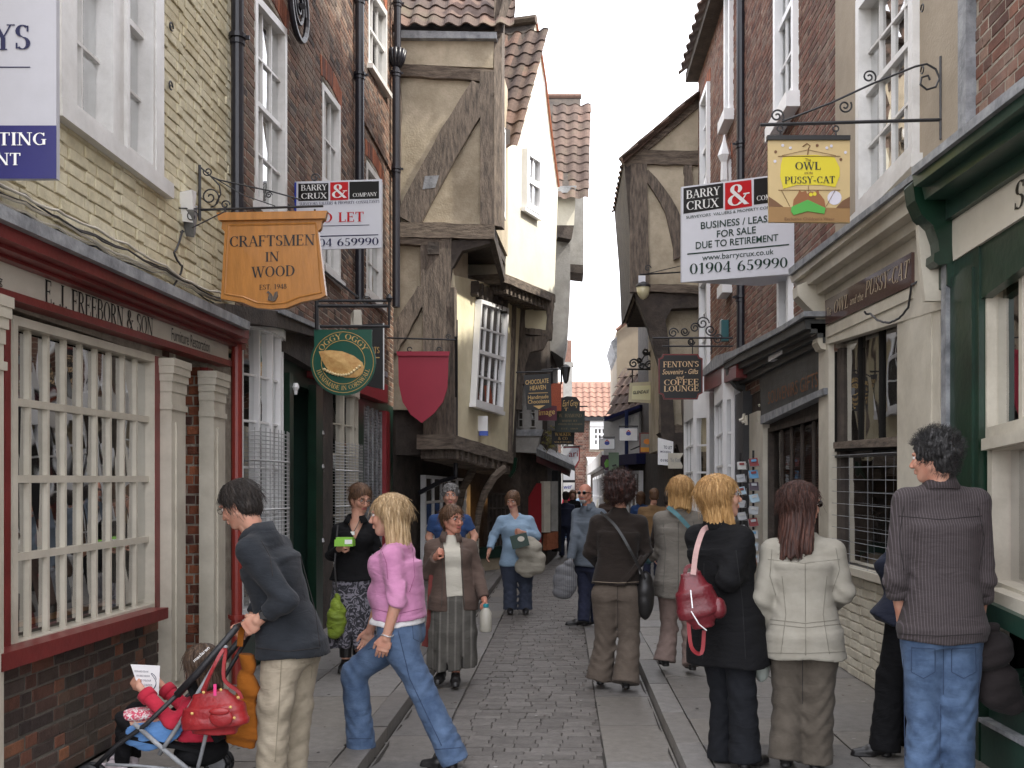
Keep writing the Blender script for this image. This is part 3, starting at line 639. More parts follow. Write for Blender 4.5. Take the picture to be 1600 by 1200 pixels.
# ground floor of the brick building: backing, then shop A with a bow window
mb = MB(); FL.holed(mb, 5.42, 13.3, 0, 2.98, [(5.65, 6.95, .55, 2.78), (7.2, 8.3, 0, 2.7), (8.75, 10.15, .5, 2.75)], -.5, -.01); mb.build('wall', M_greend, S2)
def bow(parent, pts, z0, z1, rows, fm, grille=None, cols=1, label=None, gz=1.75, sill=True, top=None):
    root = None
    for (a, b) in zip(pts[:-1], pts[1:]):
        f = plane(*a, *b); f.n = -f.n if f.n.x*a[0] > 0 else f.n; o = window(parent, f, R4(0, f.L, z0, z1), cols, rows, fm=fm, fr=.013, bar=.018, rec=.04, front=.01, room=False, name='window')
    mb = MB(); n = len(pts); b0 = [Vector((x, y, z0-.1)) for x, y in pts]; ex = .03
    for z, h in ((z0-.1, .1), (z1, .12)):
        lo = [Vector((x+(ex if x < 0 else -ex), y, z)) for x, y in pts]; bk = [Vector((x-(.5 if x < 0 else -.5), y, z)) for x, y in (pts[0], pts[-1])]
        ring = lo+[bk[1], bk[0]]; k = len(ring); mb.add(ring+[p+Vector((0, 0, h)) for p in ring], [tuple(range(k)), tuple(range(k, 2*k))]+[(i, (i+1) % k, k+(i+1) % k, k+i) for i in range(k)])
    mb.build('bow_sill', fm, parent)
    if grille:
        mb = MB(); gp = [Vector((x+(.07 if x < 0 else -.07), y-.03, 0)) for x, y in pts]
        for i, z in enumerate(np.arange(z0, gz, .035)): mb.tube([p+Vector((0, 0, z)) for p in gp], .004 if i % 12 else .010, 4)
        for a, b in zip(gp[:-1], gp[1:]):
            for t in (0, .33, .66): q = a*(1-t)+b*t; mb.tube([q+Vector((0, 0, z0)), q+Vector((0, 0, gz))], .004, 4)
        mb.build('wire_grille', M_wire, parent)
bow(S2, [(-2.70, 8.60), (-2.625, 8.83), (-2.585, 9.08), (-2.575, 9.32), (-2.62, 9.56), (-2.7, 9.8)], .62, 3.02, 6, M_whtb, True, gz=2.16)
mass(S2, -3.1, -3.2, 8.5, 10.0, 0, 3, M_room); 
part('cornice', FL, S2, M_timbd, [([(352, 474), (440, 487), (500, 514), (500, 528), (440, 512), (352, 500)], .02, .20), ([(436, 512), (500, 528), (500, 582), (436, 545)], -.02, .10)])
part('lead_flashing', FL, S2, M_lead, [([(438, 480), (500, 508), (500, 515), (438, 489)], -.02, .22)])
mb = MB(); u = FL.uv(438, 700)[0]; FL.box(mb, u, u+.14, 0, 2.75, -.02, .09); FL.box(mb, u+.14, u+.62, 0, 2.7, -.3, -.25); FL.box(mb, u+.20, u+.55, .3, 1.2, -.25, -.235); FL.box(mb, u+.2, u+.55, 1.35, 2.5, -.25, -.235); u2 = FL.uv(484, 700)[0]; FL.box(mb, u2, u2+.3, 0, 2.75, -.02, .07)
mb.build('door_case', M_green, S2)
mb = MB(); mb.lathe(P(462, 610, 9.9), [(.015, -.04), (.02, 0), (.035, .03), (.02, .07)], 8); mb.build('coat_peg', M_whtb, S2)
mb = MB(); u = FL.uv(497, 700)[0]; FL.box(mb, u, u+.5, 0, 2.75, -.02, .05); mb.build('dark_pier', M_timbd, S2)
for yy in (680, 732, 848): mb = MB(); mb.lathe(P(503, yy, 11.2), [(.01, 0), (.03, .01), (.02, .05)], 8); mb.build('hook', M_wire, S2)
bow(S2, [(-2.7, 11.85), (-2.62, 12.2), (-2.58, 12.6), (-2.6, 12.95), (-2.7, 13.2)], .6, 2.78, 6, M_stone, True, gz=2.2)
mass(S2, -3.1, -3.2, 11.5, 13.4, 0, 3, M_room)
mb = MB(); u = FL.uv(552, 700)[0]; FL.box(mb, u, u+.45, 0, 2.8, -.02, .05); mb.build('dark_pier', M_greend, S2)
mb = MB(); u0, u1 = FL.uv(564, 700)[0], FL.uv(592, 700)[0]
for z in np.arange(.5, 2.75, .042): FL.box(mb, u0, u1, z, z+.026, .0, .03)
for k in range(5): uu = u0+(u1-u0)*k/4; FL.box(mb, uu-.015, uu+.015, .45, 2.78, .0, .045)
mb.build('wire_shutter', M_lead, S2)
mb = MB(); u = FL.uv(593, 700)[0]; FL.box(mb, u, u+.3, 0, 2.8, -.02, .1); mb.build('pilaster', M_redb, S2)
part('fascia', FL, S2, M_redb, [([(500, 545), (606, 602), (606, 630), (500, 590)], -.02, .13)]); part('lead_flashing', FL, S2, M_lead, [([(500, 512), (606, 582), (606, 590), (500, 520)], -.02, .2)])
def solid(parent, name, pts, z0, z1, mat):
    mb = MB(); k = len(pts); z1 = z1 if hasattr(z1, '__len__') else [z1]*k; z0 = z0 if hasattr(z0, '__len__') else [z0]*k
    mb.add([(x, y, z) for (x, y), z in zip(pts, z0)]+[(x, y, z) for (x, y), z in zip(pts, z1)], [tuple(range(k)), tuple(range(k, 2*k))]+[(i, (i+1) % k, k+(i+1) % k, k+i) for i in range(k)])
    return mb.build(name, mat, parent)
def beams(parent, fac, specs, mat=None, n0=-.1, n1=.03, name='timber'):
    for q, s in enumerate(specs):
        mb = MB(); fac.beam(mb, s[0], s[1], s[2], n0-.003*q, n1+.004*q, jit=.012, bow=s[3] if len(s) > 3 else 0, seg=8); mb.build(name, mat or (M_timb_h if abs(s[0][1]-s[1][1]) < abs(s[0][0]-s[1][0]) else M_timber), parent)
# ================= timber framed house, left =================
S3 = thing('timber_house', 'timber framed house with tan plaster and a diagonal brace, jettied over the left pavement', 'building', (-2.6, 17, 0))
G3 = plane(-2.75, 16.3, -1.0, 16.3)
zt = P(0, 58, 16.3).z; zb = P(0, 352, 16.3).z
solid(S3, 'upper_storey', [(-2.75, 16.36), (-1.10, 16.36), (-1.0, 18.45), (-2.75, 18.45)], zb, zt, M_plaster)
solid(S3, 'middle_storey', [(-2.75, 16.42), (-1.76, 16.42), (-1.6, 17.2), (-2.75, 18.6)], P(0, 640, 16.4).z, zb-.02, M_plaster)
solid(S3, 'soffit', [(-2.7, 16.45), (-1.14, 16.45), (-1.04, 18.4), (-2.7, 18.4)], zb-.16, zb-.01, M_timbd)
solid(S3, 'backing_mass', [(-2.78, 16.6), (-2.70, 16.6), (-2.55, 17.5), (-9, 21), (-9, 16.6)], 0, zt, M_timbd)
part('plaster_panel', G3, S3, M_plaster, [([(624, 56), (772, 60), (770, 106), (624, 100)], -.06, .01)])
beams(S3, G3, [((622, 108), (772, 118), .19), ((619, 100), (619, 352), .14), ((761, 112), (761, 350), .22), ((755, 135), (637, 345), (.42, .42), -.04), ((612, 358), (772, 362), .24)])
beams(S3, G3, [((680, 372), (678, 690), (.50, .34), .02), ((662, 452), (606, 545), (.2, .3), .0), ((612, 374), (690, 380), .1)], n0=-.2, n1=.02)
mb = MB(); G3.poly(mb, [(715, 375), (690, 380), (688, 470), (694, 520), (700, 470), (706, 420), (722, 392), (766, 380), (766, 366)], -.2, -.01); mb.build('curved_brace', M_timbd, S3)
part('peg_plate', G3, S3, M_timbd, [([(668, 378), (686, 378), (686, 397), (668, 397)], .02, .06)]); part('mend_board', G3, S3, M_lead, [([(664, 275), (686, 274), (680, 293), (660, 296)], .03, .045)])
mb = MB(); G3.poly(mb, [(616, 47), (776, 50), (776, 60), (616, 59)], -.3, .12); mb.build('lead_gutter', M_lead, S3)
# slanting fascia under the jetty and its front
mb = MB(); mb.hexa([P(767, 352, 16.3), P(773, 352, 16.3), P(790, 432, 18.4), P(786, 436, 18.4), P(763, 376, 16.3), P(772, 372, 16.3), P(792, 452, 18.4), P(786, 456, 18.4)]); mb.build('jetty_board', M_timbd, S3)
GF3 = plane(-1.10, 16.36, -1.0, 18.45)
window(S3, GF3, [(775, 180), (782, 205), (782, 345), (775, 320)], 2, 3, fm=M_whtb, fr=.08, rec=-.04, front=.09, room=False)
solid(S3, 'gable_post', [(-1.10, 16.3), (-.98, 16.4), (-.95, 16.6), (-1.10, 16.6)], zb, zt+1.6, M_timber)
e = P(616, 47, 16.2); U = Vector((1, 0, 0)); D = Vector((0, math.cos(R(47)), math.sin(R(47)))); 
pantiles(S3, Vector((-2.95, 16.15, e.z+.03)), U, D, 8, 12, .27, .34)
solid(S3, 'roof_bed', [(-2.9, 16.25), (-.95, 16.25), (-.95, 20), (-2.9, 20)], [e.z-.02, e.z-.02, e.z+3.9, e.z+3.9], [e.z, e.z, e.z+3.95, e.z+3.95], M_timbd)
pts = [(770, 58), (779, 58), (800, 0), (804, -60), (796, -60), (786, 0)]; part('barge_board', plane(-1.2, 16.28, -.7, 16.4), S3, M_timber, [(pts, -.1, .05)])
# lower storeys: long cream wall that turns towards the street
S4 = thing('cream_gabled_house', 'leaning cream plastered house with a steep tiled gable beyond the timber framed house', 'building', (-1.6, 19, 0))
G4 = plane(-1.73, 16.5, -.875, 20.6); zl = P(760, 700, 18).z
part('yellow_wall', G4, S4, M_cream, [([(710, 430), (815, 455), (800, 716), (710, 690)], -.35, 0)])
wq = [(742, 468), (786, 482), (777, 643), (733, 630)]
window(S4, G4, wq, 4, 4, fm=M_whtb, fr=.07, bar=.03, rec=-.06, front=.12, sash=2, sill=(.14, .07), room=False)
beams(S4, G4, [((712, 450), (712, 690), .14), ((806, 470), (799, 712), .16)], n1=.05); beams(S4, G4, [((708, 690), (802, 716), .20)], n0=-.3, n1=.28, mat=M_timb_h, name='jetty_beam')
beams(S4, G4, [((712, 712), (797, 734), .14)], n0=-.3, n1=.22, mat=M_timb_h, name='jetty_beam')
for i in range(9):
    x = 714+i*9.4; beams(S4, G4, [((x, 700+i*2.6), (x+.5, 716+i*2.6), .15)], n0=-.3, n1=.26, name='joist_end')
for i in range(7):
    x = 748+i*7.5; beams(S4, G4, [((x, 440+i*4.2), (x-1, 462+i*4.4), .10)], n0=-.1, n1=.12, name='joist_end', mat=M_timbd)
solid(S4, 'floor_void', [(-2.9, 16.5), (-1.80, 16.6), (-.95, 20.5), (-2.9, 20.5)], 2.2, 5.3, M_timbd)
solid(S4, 'backing_mass', [(-3, 17.5), (-2.6, 17.6), (-1.7, 20.8), (-1.2, 25), (-6, 25), (-6, 17.5)], 0, 7.5, M_timbd)
G5 = plane(-1.017, 18.5, -.175, 21.5)
gab = [(790, 434), (790, 190), (838, 32), (872, 292), (866, 466)]
part('gable_wall', G5, S4, M_ivory, [(gab, -3.0, 0)])
window(S4, G5, [(816, 232), (839, 247), (838, 338), (815, 324)], 2, 2, fm=M_whtb, fr=.12, bar=.05, rec=-.05, front=.11, sash=1, sill=(.1, .08), room=False)
beams(S4, G5, [((788, 434), (868, 466), .16)], n0=-2.5, n1=.12, mat=M_timb_h, name='jetty_beam')
for i in range(12):
    x = 793+i*6.3; beams(S4, G5, [((x, 446+i*2.55), (x, 459+i*2.55), .10)], n0=-1, n1=.05, name='joist_end')
Dv = (G5.hit(838, 32, .1)-G5.hit(790, 205, .1)); ln = Dv.length; Dn = Dv.normalized(); U = -G5.n
pantiles(S4, G5.hit(789, 208, .12)-Vector((0, 0, 0)), U, Dn, 9, int(ln/.33), .28, .34)
mb = MB(); a, b = G5.hit(838, 32, .1), G5.hit(790, 205, .1); mb.hexa([a, b, b+U*3, a+U*3, a-Vector((0, .03, .05)), b-Vector((0, -.03, .05)), b+U*3-Vector((0, 0, .05)), a+U*3-Vector((0, 0, .05))]); mb.build('roof_bed', M_timbd, S4)
mb = MB(); a = G5.hit(838, 30, .12); mb.tube([a, a+U*3], .09, 8); mb.build('ridge_tile', M_tile, S4)
mb = MB(); mb.tube([G5.hit(838, 32, .03), G5.hit(853, 130, .03), G5.hit(862, 210, .03), G5.hit(873, 292, .03)], .025, 5); mb.build('verge', M_brick_o, S4)
part('end_bracket', G5, S4, M_timbd, [([(790, 200), (797, 203), (797, 225), (790, 226)], 0, .3)])
GE = plane(-.9, 20.8, .0, 20.9)
part('infill_panel', GE, S4, M_cream, [([(815, 466), (860, 470), (857, 516), (818, 512)], -.3, -.03)])
beams(S4, GE, [((861, 462), (858, 530), .14), ((812, 515), (862, 522), .12), ((812, 462), (812, 600), .22)], n0=-.2, mat=M_timber)
mb = MB(); GE.poly(mb, [(805, 530), (862, 522), (850, 545), (828, 550), (818, 580), (815, 640), (805, 640)], -.2, .02); mb.build('curved_brace', M_timber, S4)
# ground floor under the jetty
GG = plane(-2.7, 16.3, -1.55, 20.7)
part('shop_front', GG, S4, M_timbd, [([(612, 640), (770, 720), (770, 905), (612, 950)], -.2, -.06)])
window(S4, GG, [(656, 742), (722, 748), (722, 868), (656, 905)], 5, 4, fm=M_whtb, fr=.05, bar=.04, rec=-.06, front=.10, room=False)
part('door_post', GG, S4, M_cream, [([(726, 756), (735, 757), (735, 880), (726, 884)], -.05, .05)]); part('stall_riser', GG, S4, M_plaster, [([(722, 868), (770, 858), (770, 890), (722, 905)], -.05, .12)])
GH = plane(-1.75, 19.3, -1.0, 20.6)
window(S4, GH, [(755, 770), (793, 770), (793, 856), (755, 860)], 5, 4, fm=M_timbd, fr=.05, bar=.03, rec=-.06, front=.1, room=False)
part('stall_riser', GH, S4, M_greend, [([(742, 856), (800, 852), (800, 870), (742, 874)], -.05, .1)]); part('stall_riser', GH, S4, M_plaster, [([(742, 874), (796, 870), (796, 899), (742, 905)], -.05, .06)])
m_lamp, t, b = nodes('warm_lamp'); b.inputs['Emission Color'].default_value = (1, .55, .2, 1); b.inputs['Emission Strength'].default_value = 6
for x, y in ((759, 798), (766, 806), (770, 797), (760, 836), (770, 834), (753, 783)):
    mb = MB(); mb.lathe(GH.hit(x, y, -.04 if x > 758 else .02), [(.005, -.03), (.028, 0), (.028, .02), (.005, .05)], 8); mb.build('lamp_bulb', m_lamp, S4, smooth=True)
for pts in ([(790, 730), (772, 745), (757, 770), (748, 800), (742, 845)], [(745, 720), (733, 745), (722, 765), (718, 790)]):
    mb = MB(); c = [P(x, y, 17.9-i*.05) for i, (x, y) in enumerate(pts)]; mb.tube(c, [.07, .075, .07, .06, .055][:len(c)], 6); mb.build('curved_bracket', M_timb_h, S4)
mb = MB(); a = P(743, 845, 17.9); mb.box((a.x, a.y, a.z/2+.04), (.12, .12, a.z)); mb.build('door_post', M_stone, S4)
mb = MB(); c = G4.hit(749, 662, .0); mb.box(c+G4.n*.06, (.18, .14, .26)); mb.build('alarm_box', M_whtb, S4); mb = MB(); mb.box(c+G4.n*.08-Vector((0, 0, .17)), (.15, .12, .08)); mb.build('alarm_lens', flat('blue_lens', (.03, .09, .5), .3), S4)
pipe(S4, 712, 16.4, 500, 745, .035, M_pipe); 
mb = MB(); mb.tube([P(712, 745, 16.4), P(690, 752, 16.5), P(655, 770, 16.6)], .04, 6); mb.build('gutter', M_pipe, S4)
mb = MB(); mb.tube([P(806, 715, 20), P(803, 735, 20), P(796, 745, 20)], .04, 6); mb.build('gutter', M_green, S4)
# ================= grey house with a bay, further along on the left =================
S5 = thing('grey_jettied_house', 'grey rendered house with bulging wall and lead canopy beyond the cream gable', 'building', (-.8, 23, 0))
GA = plane(-.5, 23.0, .6, 23.2)
part('gable_wall', GA, S5, M_ivory, [([(868, 296), (900, 293), (897, 352), (870, 352)], -2, 0)]); part('jetty_beam', GA, S5, M_timbd, [([(868, 352), (897, 352), (893, 374), (872, 370)], -2, .05)])
part('bulging_wall', plane(-.5, 23.4, .6, 23.4), S5, M_greyp, [([(864, 370), (891, 374), (891, 450), (887, 520), (880, 560), (862, 548), (845, 552), (840, 520), (864, 505)], -2.5, 0)])
GB = plane(.1, 25.5, .8, 25.5); part('far_gable', GB, S5, M_greyp, [([(880, 300), (906, 152), (908, 290), (912, 300), (912, 425), (880, 420)], -1.2, 0)]); part('jetty_beam', GB, S5, M_timbd, [([(885, 412), (911, 414), (911, 427), (885, 424)], -1, .06)])
Dn = (P(905, 152, 25)-P(900, 293, 23.2)).normalized(); O = P(898, 293, 23.1); pantiles(S5, O, Vector((-1, 0, 0)), Dn, 3, 11, .30, .30)
mb = MB(); O2 = P(907, 152, 25.3); mb.hexa([O, O+Vector((-1, 0, 0)), O2+Vector((-1, 0, 0)), O2, O-Vector((0, -.1, .1)), O+Vector((-1, .1, -.1)), O2+Vector((-1, .1, -.1)), O2+Vector((0, .1, -.1))]); mb.build('roof_bed', M_timbd, S5)
mb = MB(); mb.tube([O2+Vector((.02, 0, .02)), O2+Vector((-1, 0, .02))], .07, 8); mb.build('ridge_tile', M_tile, S5); part('lead_flashing', GA, S5, M_lead, [([(866, 291), (901, 290), (899, 300), (866, 302)], 0, .06)])
GC = plane(-1.1, 21.3, -.3, 21.3)
part('bay_front', GC, S5, M_greyp, [([(803, 590), (846, 586), (846, 672), (803, 672)], -1.5, 0), ([(804, 680), (844, 680), (838, 708), (804, 706)], -1.5, .02)]); part('bay_sill', GC, S5, M_lead, [([(801, 671), (849, 671), (846, 681), (801, 681)], -.1, .07)])
for x in (814, 833): window(S5, GC, [(x-4, 632), (x+4, 632), (x+4, 668), (x-4, 668)], 1, 3, fm=M_greyp, fr=.02, bar=.02, rec=-.04, front=.07, room=False)
mb = MB(); mb.hexa([P(838, 700, 21.2), P(842, 693, 22), P(893, 716, 26), P(898, 728, 25), P(838, 712, 21.2), P(842, 705, 22), P(893, 724, 26), P(898, 736, 25)]); mb.build('lead_canopy', M_lead, S5)
mb = MB(); mb.hexa([P(838, 712, 21.3), P(842, 712, 22), P(893, 724, 26), P(890, 736, 25), P(838, 722, 21.3), P(842, 722, 22), P(893, 733, 26), P(890, 745, 25)]); mb.build('fascia', M_red, S5)
solid(S5, 'backing_mass', [(-1.5, 21.6), (-.9, 21.6), (-.35, 22.5), (-.15, 26), (-.15, 31), (-5, 31), (-5, 21.6)], 0, 5.3, M_timbd)
for pts, m in (([(812, 850), (812, 795), (842, 755), (846, 755), (846, 852)], M_redb), ([(850, 752), (860, 752), (860, 832), (850, 832)], M_stone), ([(872, 735), (877, 735), (877, 862), (872, 862)], M_black), ([(855, 834), (873, 830), (873, 856), (855, 860)], M_brick_o), ([(862, 752), (872, 752), (872, 830), (862, 830)], M_greyp)):
    part('shop_pier', plane(-1.1, 21.5, -.1, 22.5), S5, m, [(pts, -.2, .0)])
random.seed(3); mb = MB()
for i in range(260):
    c = P(random.gauss(862, 10), random.gauss(687, 9), random.uniform(22, 23)); q = [Vector((random.uniform(-.05, .05), random.uniform(-.05, .05), random.uniform(-.05, .05))) for _ in range(3)]; mb.add([c+v for v in q], [(0, 1, 2)])
hb = mb.build('hanging_plant', pm('leaf_green', (.10, .13, .03), .7, .5, 20, 0, c2=(.30, .24, .08))); tag(hb, 'green and yellow trailing plant on top of the lead canopy beside the stacked shop signs', 'plant')
# ================= buildings that close the street =================
S6 = thing('end_building', 'brick building with orange tiled roof closing the far end of the street', 'building', (1, 48, 0))
GX = plane(-6, 46, 8, 46)
def pz(y, d=46): return P(0, y, d).z
mb = MB(); GX.box(mb, 0, 14, 0, pz(656), -5, -.02); mb.build('wall', M_mortar, S6)
lay(S6, 'brick', GX, brick_items(GX, 5, 10.5, 1.5, pz(656), [hole(GX, [(920, 660), (963, 660), (963, 704), (920, 704)]), hole(GX, [(916, 718), (964, 718), (964, 770), (916, 770)])]), M_brick_r, 0)
window(S6, GX, [(922, 663), (962, 663), (962, 702), (922, 702)], 5, 3, fm=M_whtb, fr=.22, bar=.09, rec=-.06, front=.12, room=False, ccuts=[.12, .3, .45, .6, .76, .9]); window(S6, GX, [(918, 720), (964, 720), (964, 768), (918, 768)], 7, 4, fm=M_whtb, fr=.16, bar=.09, rec=-.06, front=.12, room=False)
part('window_hood', GX, S6, M_whtb, [([(922, 657), (963, 657), (963, 666), (922, 666)], 0, .2), ([(916, 714), (965, 714), (965, 724), (920, 724)], 0, .2)])
mb = MB(); GX.box(mb, 0, 14, pz(658), pz(652), -.2, .3); mb.build('gutter', M_black, S6)
O = Vector((-1.5, 45.7, pz(652))); pantiles(S6, O, Vector((1, 0, 0)), Vector((0, .7, .714)), 26, 7, .30, .33, mat=M_tile_r)
solid(S6, 'roof_bed', [(-6, 45.8), (8, 45.8), (8, 47.6), (-6, 47.6)], [pz(654)]*2+[pz(654)+1.75]*2, [pz(653)]*2+[pz(653)+1.8]*2, M_tile_r)
ch = thing('chimney_stack', 'orange brick chimney stack on a pale stone base rising behind the left-hand signs', 'chimney', P(887, 650, 42))
mb = MB(); 
for (x0, x1, y0, y1, m) in ((881, 893, 532, 566, 0), (879, 896, 566, 572, 1), (880, 894, 572, 625, 1), (883, 887, 528, 533, 0)):
    a, b = P(x0, y1, 42), P(x1, y0, 42); mb.box(((a.x+b.x)/2, 42.2, (a.z+b.z)/2), (b.x-a.x, .6, b.z-a.z), m)
mb.build('stack', [M_tile_r, M_greyp], ch); mb = MB(); a = P(886, 625, 42); mb.box((a.x, 42.3, a.z/2), (.5, .8, a.z)); mb.build('stack_base', M_greyp, ch)
# ================= right-hand side =================
FRt = plane(2.4, 3, 2.4, 19)
def fu(px): return 3840/(px-880)-3
T1 = thing('green_shop_building', 'dark green shopfront with a cream fascia and pink curtain, nearest on the right', 'building', (2.6, 5, 0))
wv = (-1, 3.1)
brick_wall(T1, FRt, -1.2, fu(1525), 3.55, 9.5, [(.4, 2.85, 4.75, 6.6)], M_brick_r, M_mortar, 260)
mass(T1, 2.75, 8, 1.5, 5.9, 0, 9.4)
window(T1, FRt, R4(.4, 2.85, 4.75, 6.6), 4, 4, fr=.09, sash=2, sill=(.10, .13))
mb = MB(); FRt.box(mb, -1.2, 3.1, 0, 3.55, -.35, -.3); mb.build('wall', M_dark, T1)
M_yg = pm('olive_line', (.32, .28, .05), .5, .2, 6, 0)
part('lead_flashing', FRt, T1, M_lead, [([(1424, 262), (1900, -125), (1900, -95), (1424, 274)], -.02, .36)])
part('cornice', FRt, T1, M_greend, [([(1425, 272), (1900, -98), (1900, -60), (1428, 292)], -.02, .33), ([(1440, 292), (1900, -60), (1900, -10), (1445, 312)], -.02, .25), ([(1470, 305), (1900, -10), (1900, 60), (1476, 345)], -.02, .10)])
0 and part('cornice_line', FRt, T1, M_yg, [([(1470, 262), (1900, -62), (1900, -52), (1475, 268)], .33, .335)])
part('fascia', FRt, T1, M_putty, [([(1486, 346), (1900, 60), (1900, 145), (1489, 408)], -.02, .06)])
mb = MB(); text(FRt, mb, 'S', (1583, 332), (1600, 322), 44, .064, shear=.1); mb.build('lettering', M_blk, T1)
part('frame_head', FRt, T1, M_green, [([(1489, 409), (1900, 146), (1900, 190), (1489, 500)], -.02, .04)])
mb = MB(); FRt.box(mb, fu(1543), fu(1489), 0, 3.1, -.05, .05); FRt.box(mb, fu(1536), fu(1499), .5, 2.9, .05, .065); mb.build('pilaster', M_green, T1)
# console bracket seen from the side
GK = plane(1.95, 6.16, 2.5, 6.16)
con = [(1500, 268), (1432, 268), (1426, 285), (1430, 312), (1440, 335), (1458, 352), (1466, 375), (1468, 392), (1460, 396), (1459, 408), (1466, 414), (1480, 412), (1480, 445), (1492, 452), (1500, 452)]
mb = MB(); GK.poly(mb, con, -.16, 0); mb.build('console_bracket', M_green, T1)
mb = MB(); GK.poly(mb, [(1478, 412), (1490, 412), (1490, 1080), (1478, 1080)], -.1, -.02); mb.build('side_board', M_lead, T1)
gw = [(1535, 432), (1900, 200), (1900, 1080), (1535, 938)]
window(T1, FRt, [(1537, 433), (1700, 345), (1700, 650), (1537, 690)], 3, 1, fm=M_stone, fr=.07, bar=.04, rec=.05, roomd=.6, curtain=[(.05, .95, .05, .98)], cmat=M_tancurt)
window(T1, FRt, [(1546, 690), (1700, 652), (1700, 985), (1546, 918)], 3, 1, fm=M_stone, fr=.06, bar=.04, rec=.09, roomd=.3, curtain=[(.02, .98, .02, .98)], cmat=M_pinkc)
part('window_sill', FRt, T1, M_stone, [([(1540, 918), (1800, 1015), (1800, 1060), (1540, 942)], -.02, .10)]); part('frame_head', FRt, T1, M_stone, [([(1533, 686), (1700, 645), (1700, 668), (1533, 704)], -.02, .06)])
part('stall_riser', FRt, T1, M_greend, [([(1540, 940), (1800, 1060), (1800, 1105), (1540, 968)], -.02, .14)])
mb = MB(); FRt.box(mb, -1.2, fu(1545), 0, .62, -.2, -.0); FRt.box(mb, -1.2, fu(1545), PVH, .32, 0, .045)
for k in range(5): a = 2.6-k*.62; FRt.box(mb, a-.55, a, .40, .60, 0, .02); FRt.box(mb, a-.5, a-.05, .43, .57, .02, .03)
mb.build('riser_panel', M_greend, T1); mb = MB(); FRt.box(mb, -1.2, fu(1545), .32, .345, .0, .06); mb.build('riser_trim', M_lead, T1)
# ================= Owl shop =================
T2 = thing('owl_shop_building', 'tan rendered building over the cream toy shopfront, on the right', 'building', (2.6, 7.5, 0))
a0, a1 = fu(1525), fu(1305); ow = [(1346, 2), (1437, -120), (1437, 243), (1346, 336)]; oh = hole(FRt, ow)
mb = MB(); FRt.holed(mb, a0+.12, a1, 3.0, 9.5, [oh], -.3, .0); mb.build('rendered_wall', M_tanr, T2); mass(T2, 2.75, 8, 5.95, 9.0, 0, 9.3)
mb = MB(); FRt.box(mb, a0, a0+.12, 3.3, 9.4, -.1, .06); mb.build('rain_pipe', M_lead, T2)
window(T2, FRt, ow, 4, 4, fr=.09, bar=.02, rec=.05, front=.05, sash=2, sill=(.08, .10), rcuts=[.04, .26, .45, .70, .96])
for x, y in ((1441, 13), (1441, 110)): mb = MB(); c = FRt.hit(x, y, .04); mb.tube(scroll(c, Vector((0, 1, 0)), Vector((0, 0, 1)), .028, .02, .9), .005, 5); mb.build('eye_hook', M_black, T2)
mb = MB()
FRt.holed(mb, fu(1500), a1, 0, 3.6, [(fu(1413), fu(1301), .98, 3.0)], -.3, -.01); mb.build('wall', M_mortar_w, T2)
part('lead_flashing', FRt, T2, M_lead, [([(1232, 420), (1432, 266), (1432, 276), (1232, 431)], .18, .30)])
part('cornice', FRt, T2, M_stone, [([(1233, 430), (1432, 275), (1432, 290), (1237, 442)], -.02, .27), ([(1240, 440), (1440, 290), (1440, 318), (1246, 456)], -.02, .22), ([(1256, 452), (1450, 318), (1450, 345), (1262, 470)], -.02, .13)])
part('fascia', FRt, T2, M_stone, [([(1262, 462), (1480, 325), (1480, 480), (1285, 540)], -.02, .058)])
part('name_board', FRt, T2, pm('brown_gloss', (.085, .045, .038), .12, .2, 5, 0), [([(1289, 470), (1424, 394), (1424, 446), (1290, 508)], .05, .08)])
mb = MB(); kw = dict(shear=.25)
text(FRt, mb, 'The', (1292, 494), (1299, 491), 13, .083, font='sans', **kw); text(FRt, mb, 'OWL', (1302, 491), (1325, 480), 20, .083, **kw); text(FRt, mb, 'and the', (1328, 477), (1349, 468), 13, .083, font='sans', **kw)
text(FRt, mb, 'PUSSY-CAT', (1351, 465), (1419, 433), 24, .083, **kw); mb.build('lettering', flat('tan_letter', (.45, .37, .26), .5), T2)
GK2 = plane(1.9, 9.15, 2.5, 9.15)
con = [(1262, 440), (1246, 446), (1247, 462), (1262, 478), (1273, 488), (1276, 500), (1268, 508), (1272, 518), (1279, 522), (1277, 534), (1283, 545), (1300, 548), (1300, 440)]
mb = MB(); GK2.poly(mb, con, -.2, 0); mb.build('console_bracket', M_stone, T2); part('fascia_end', plane(1.9, 6.3, 2.5, 6.3), T2, M_stone, [([(1432, 320), (1478, 300), (1478, 470), (1446, 470), (1440, 420)], -.05, 0)])
mb = MB(); FRt.box(mb, fu(1304), fu(1288), PVH, 2.95, -.02, .052); mb.build('pilaster', M_stone, T2); mb = MB(); FRt.box(mb, fu(1480), fu(1412), .5, 3.1, -.02, .046); FRt.box(mb, fu(1468), fu(1424), .7, 2.8, .046, .054); mb.build('pilaster', M_stone, T2)
part('frame_head', FRt, T2, M_stone, [([(1290, 512), (1424, 448), (1424, 466), (1290, 528)], -.02, .07)])
window(T2, FRt, [(1303, 524), (1411, 462), (1411, 700), (1303, 706)], 3, 1, fm=M_dark, fr=.03, bar=.03, rec=.05, front=.0, roomd=1.2, ccuts=[.02, .36, .66, .98])
part('window_rail', FRt, T2, M_timb_h, [([(1302, 691), (1411, 681), (1411, 697), (1302, 701)], -.04, .03)])
window(T2, FRt, [(1300, 712), (1413, 706), (1413, 910), (1300, 880)], 1, 1, fm=M_black, fr=.02, rec=.06, front=.0, roomd=1.2)
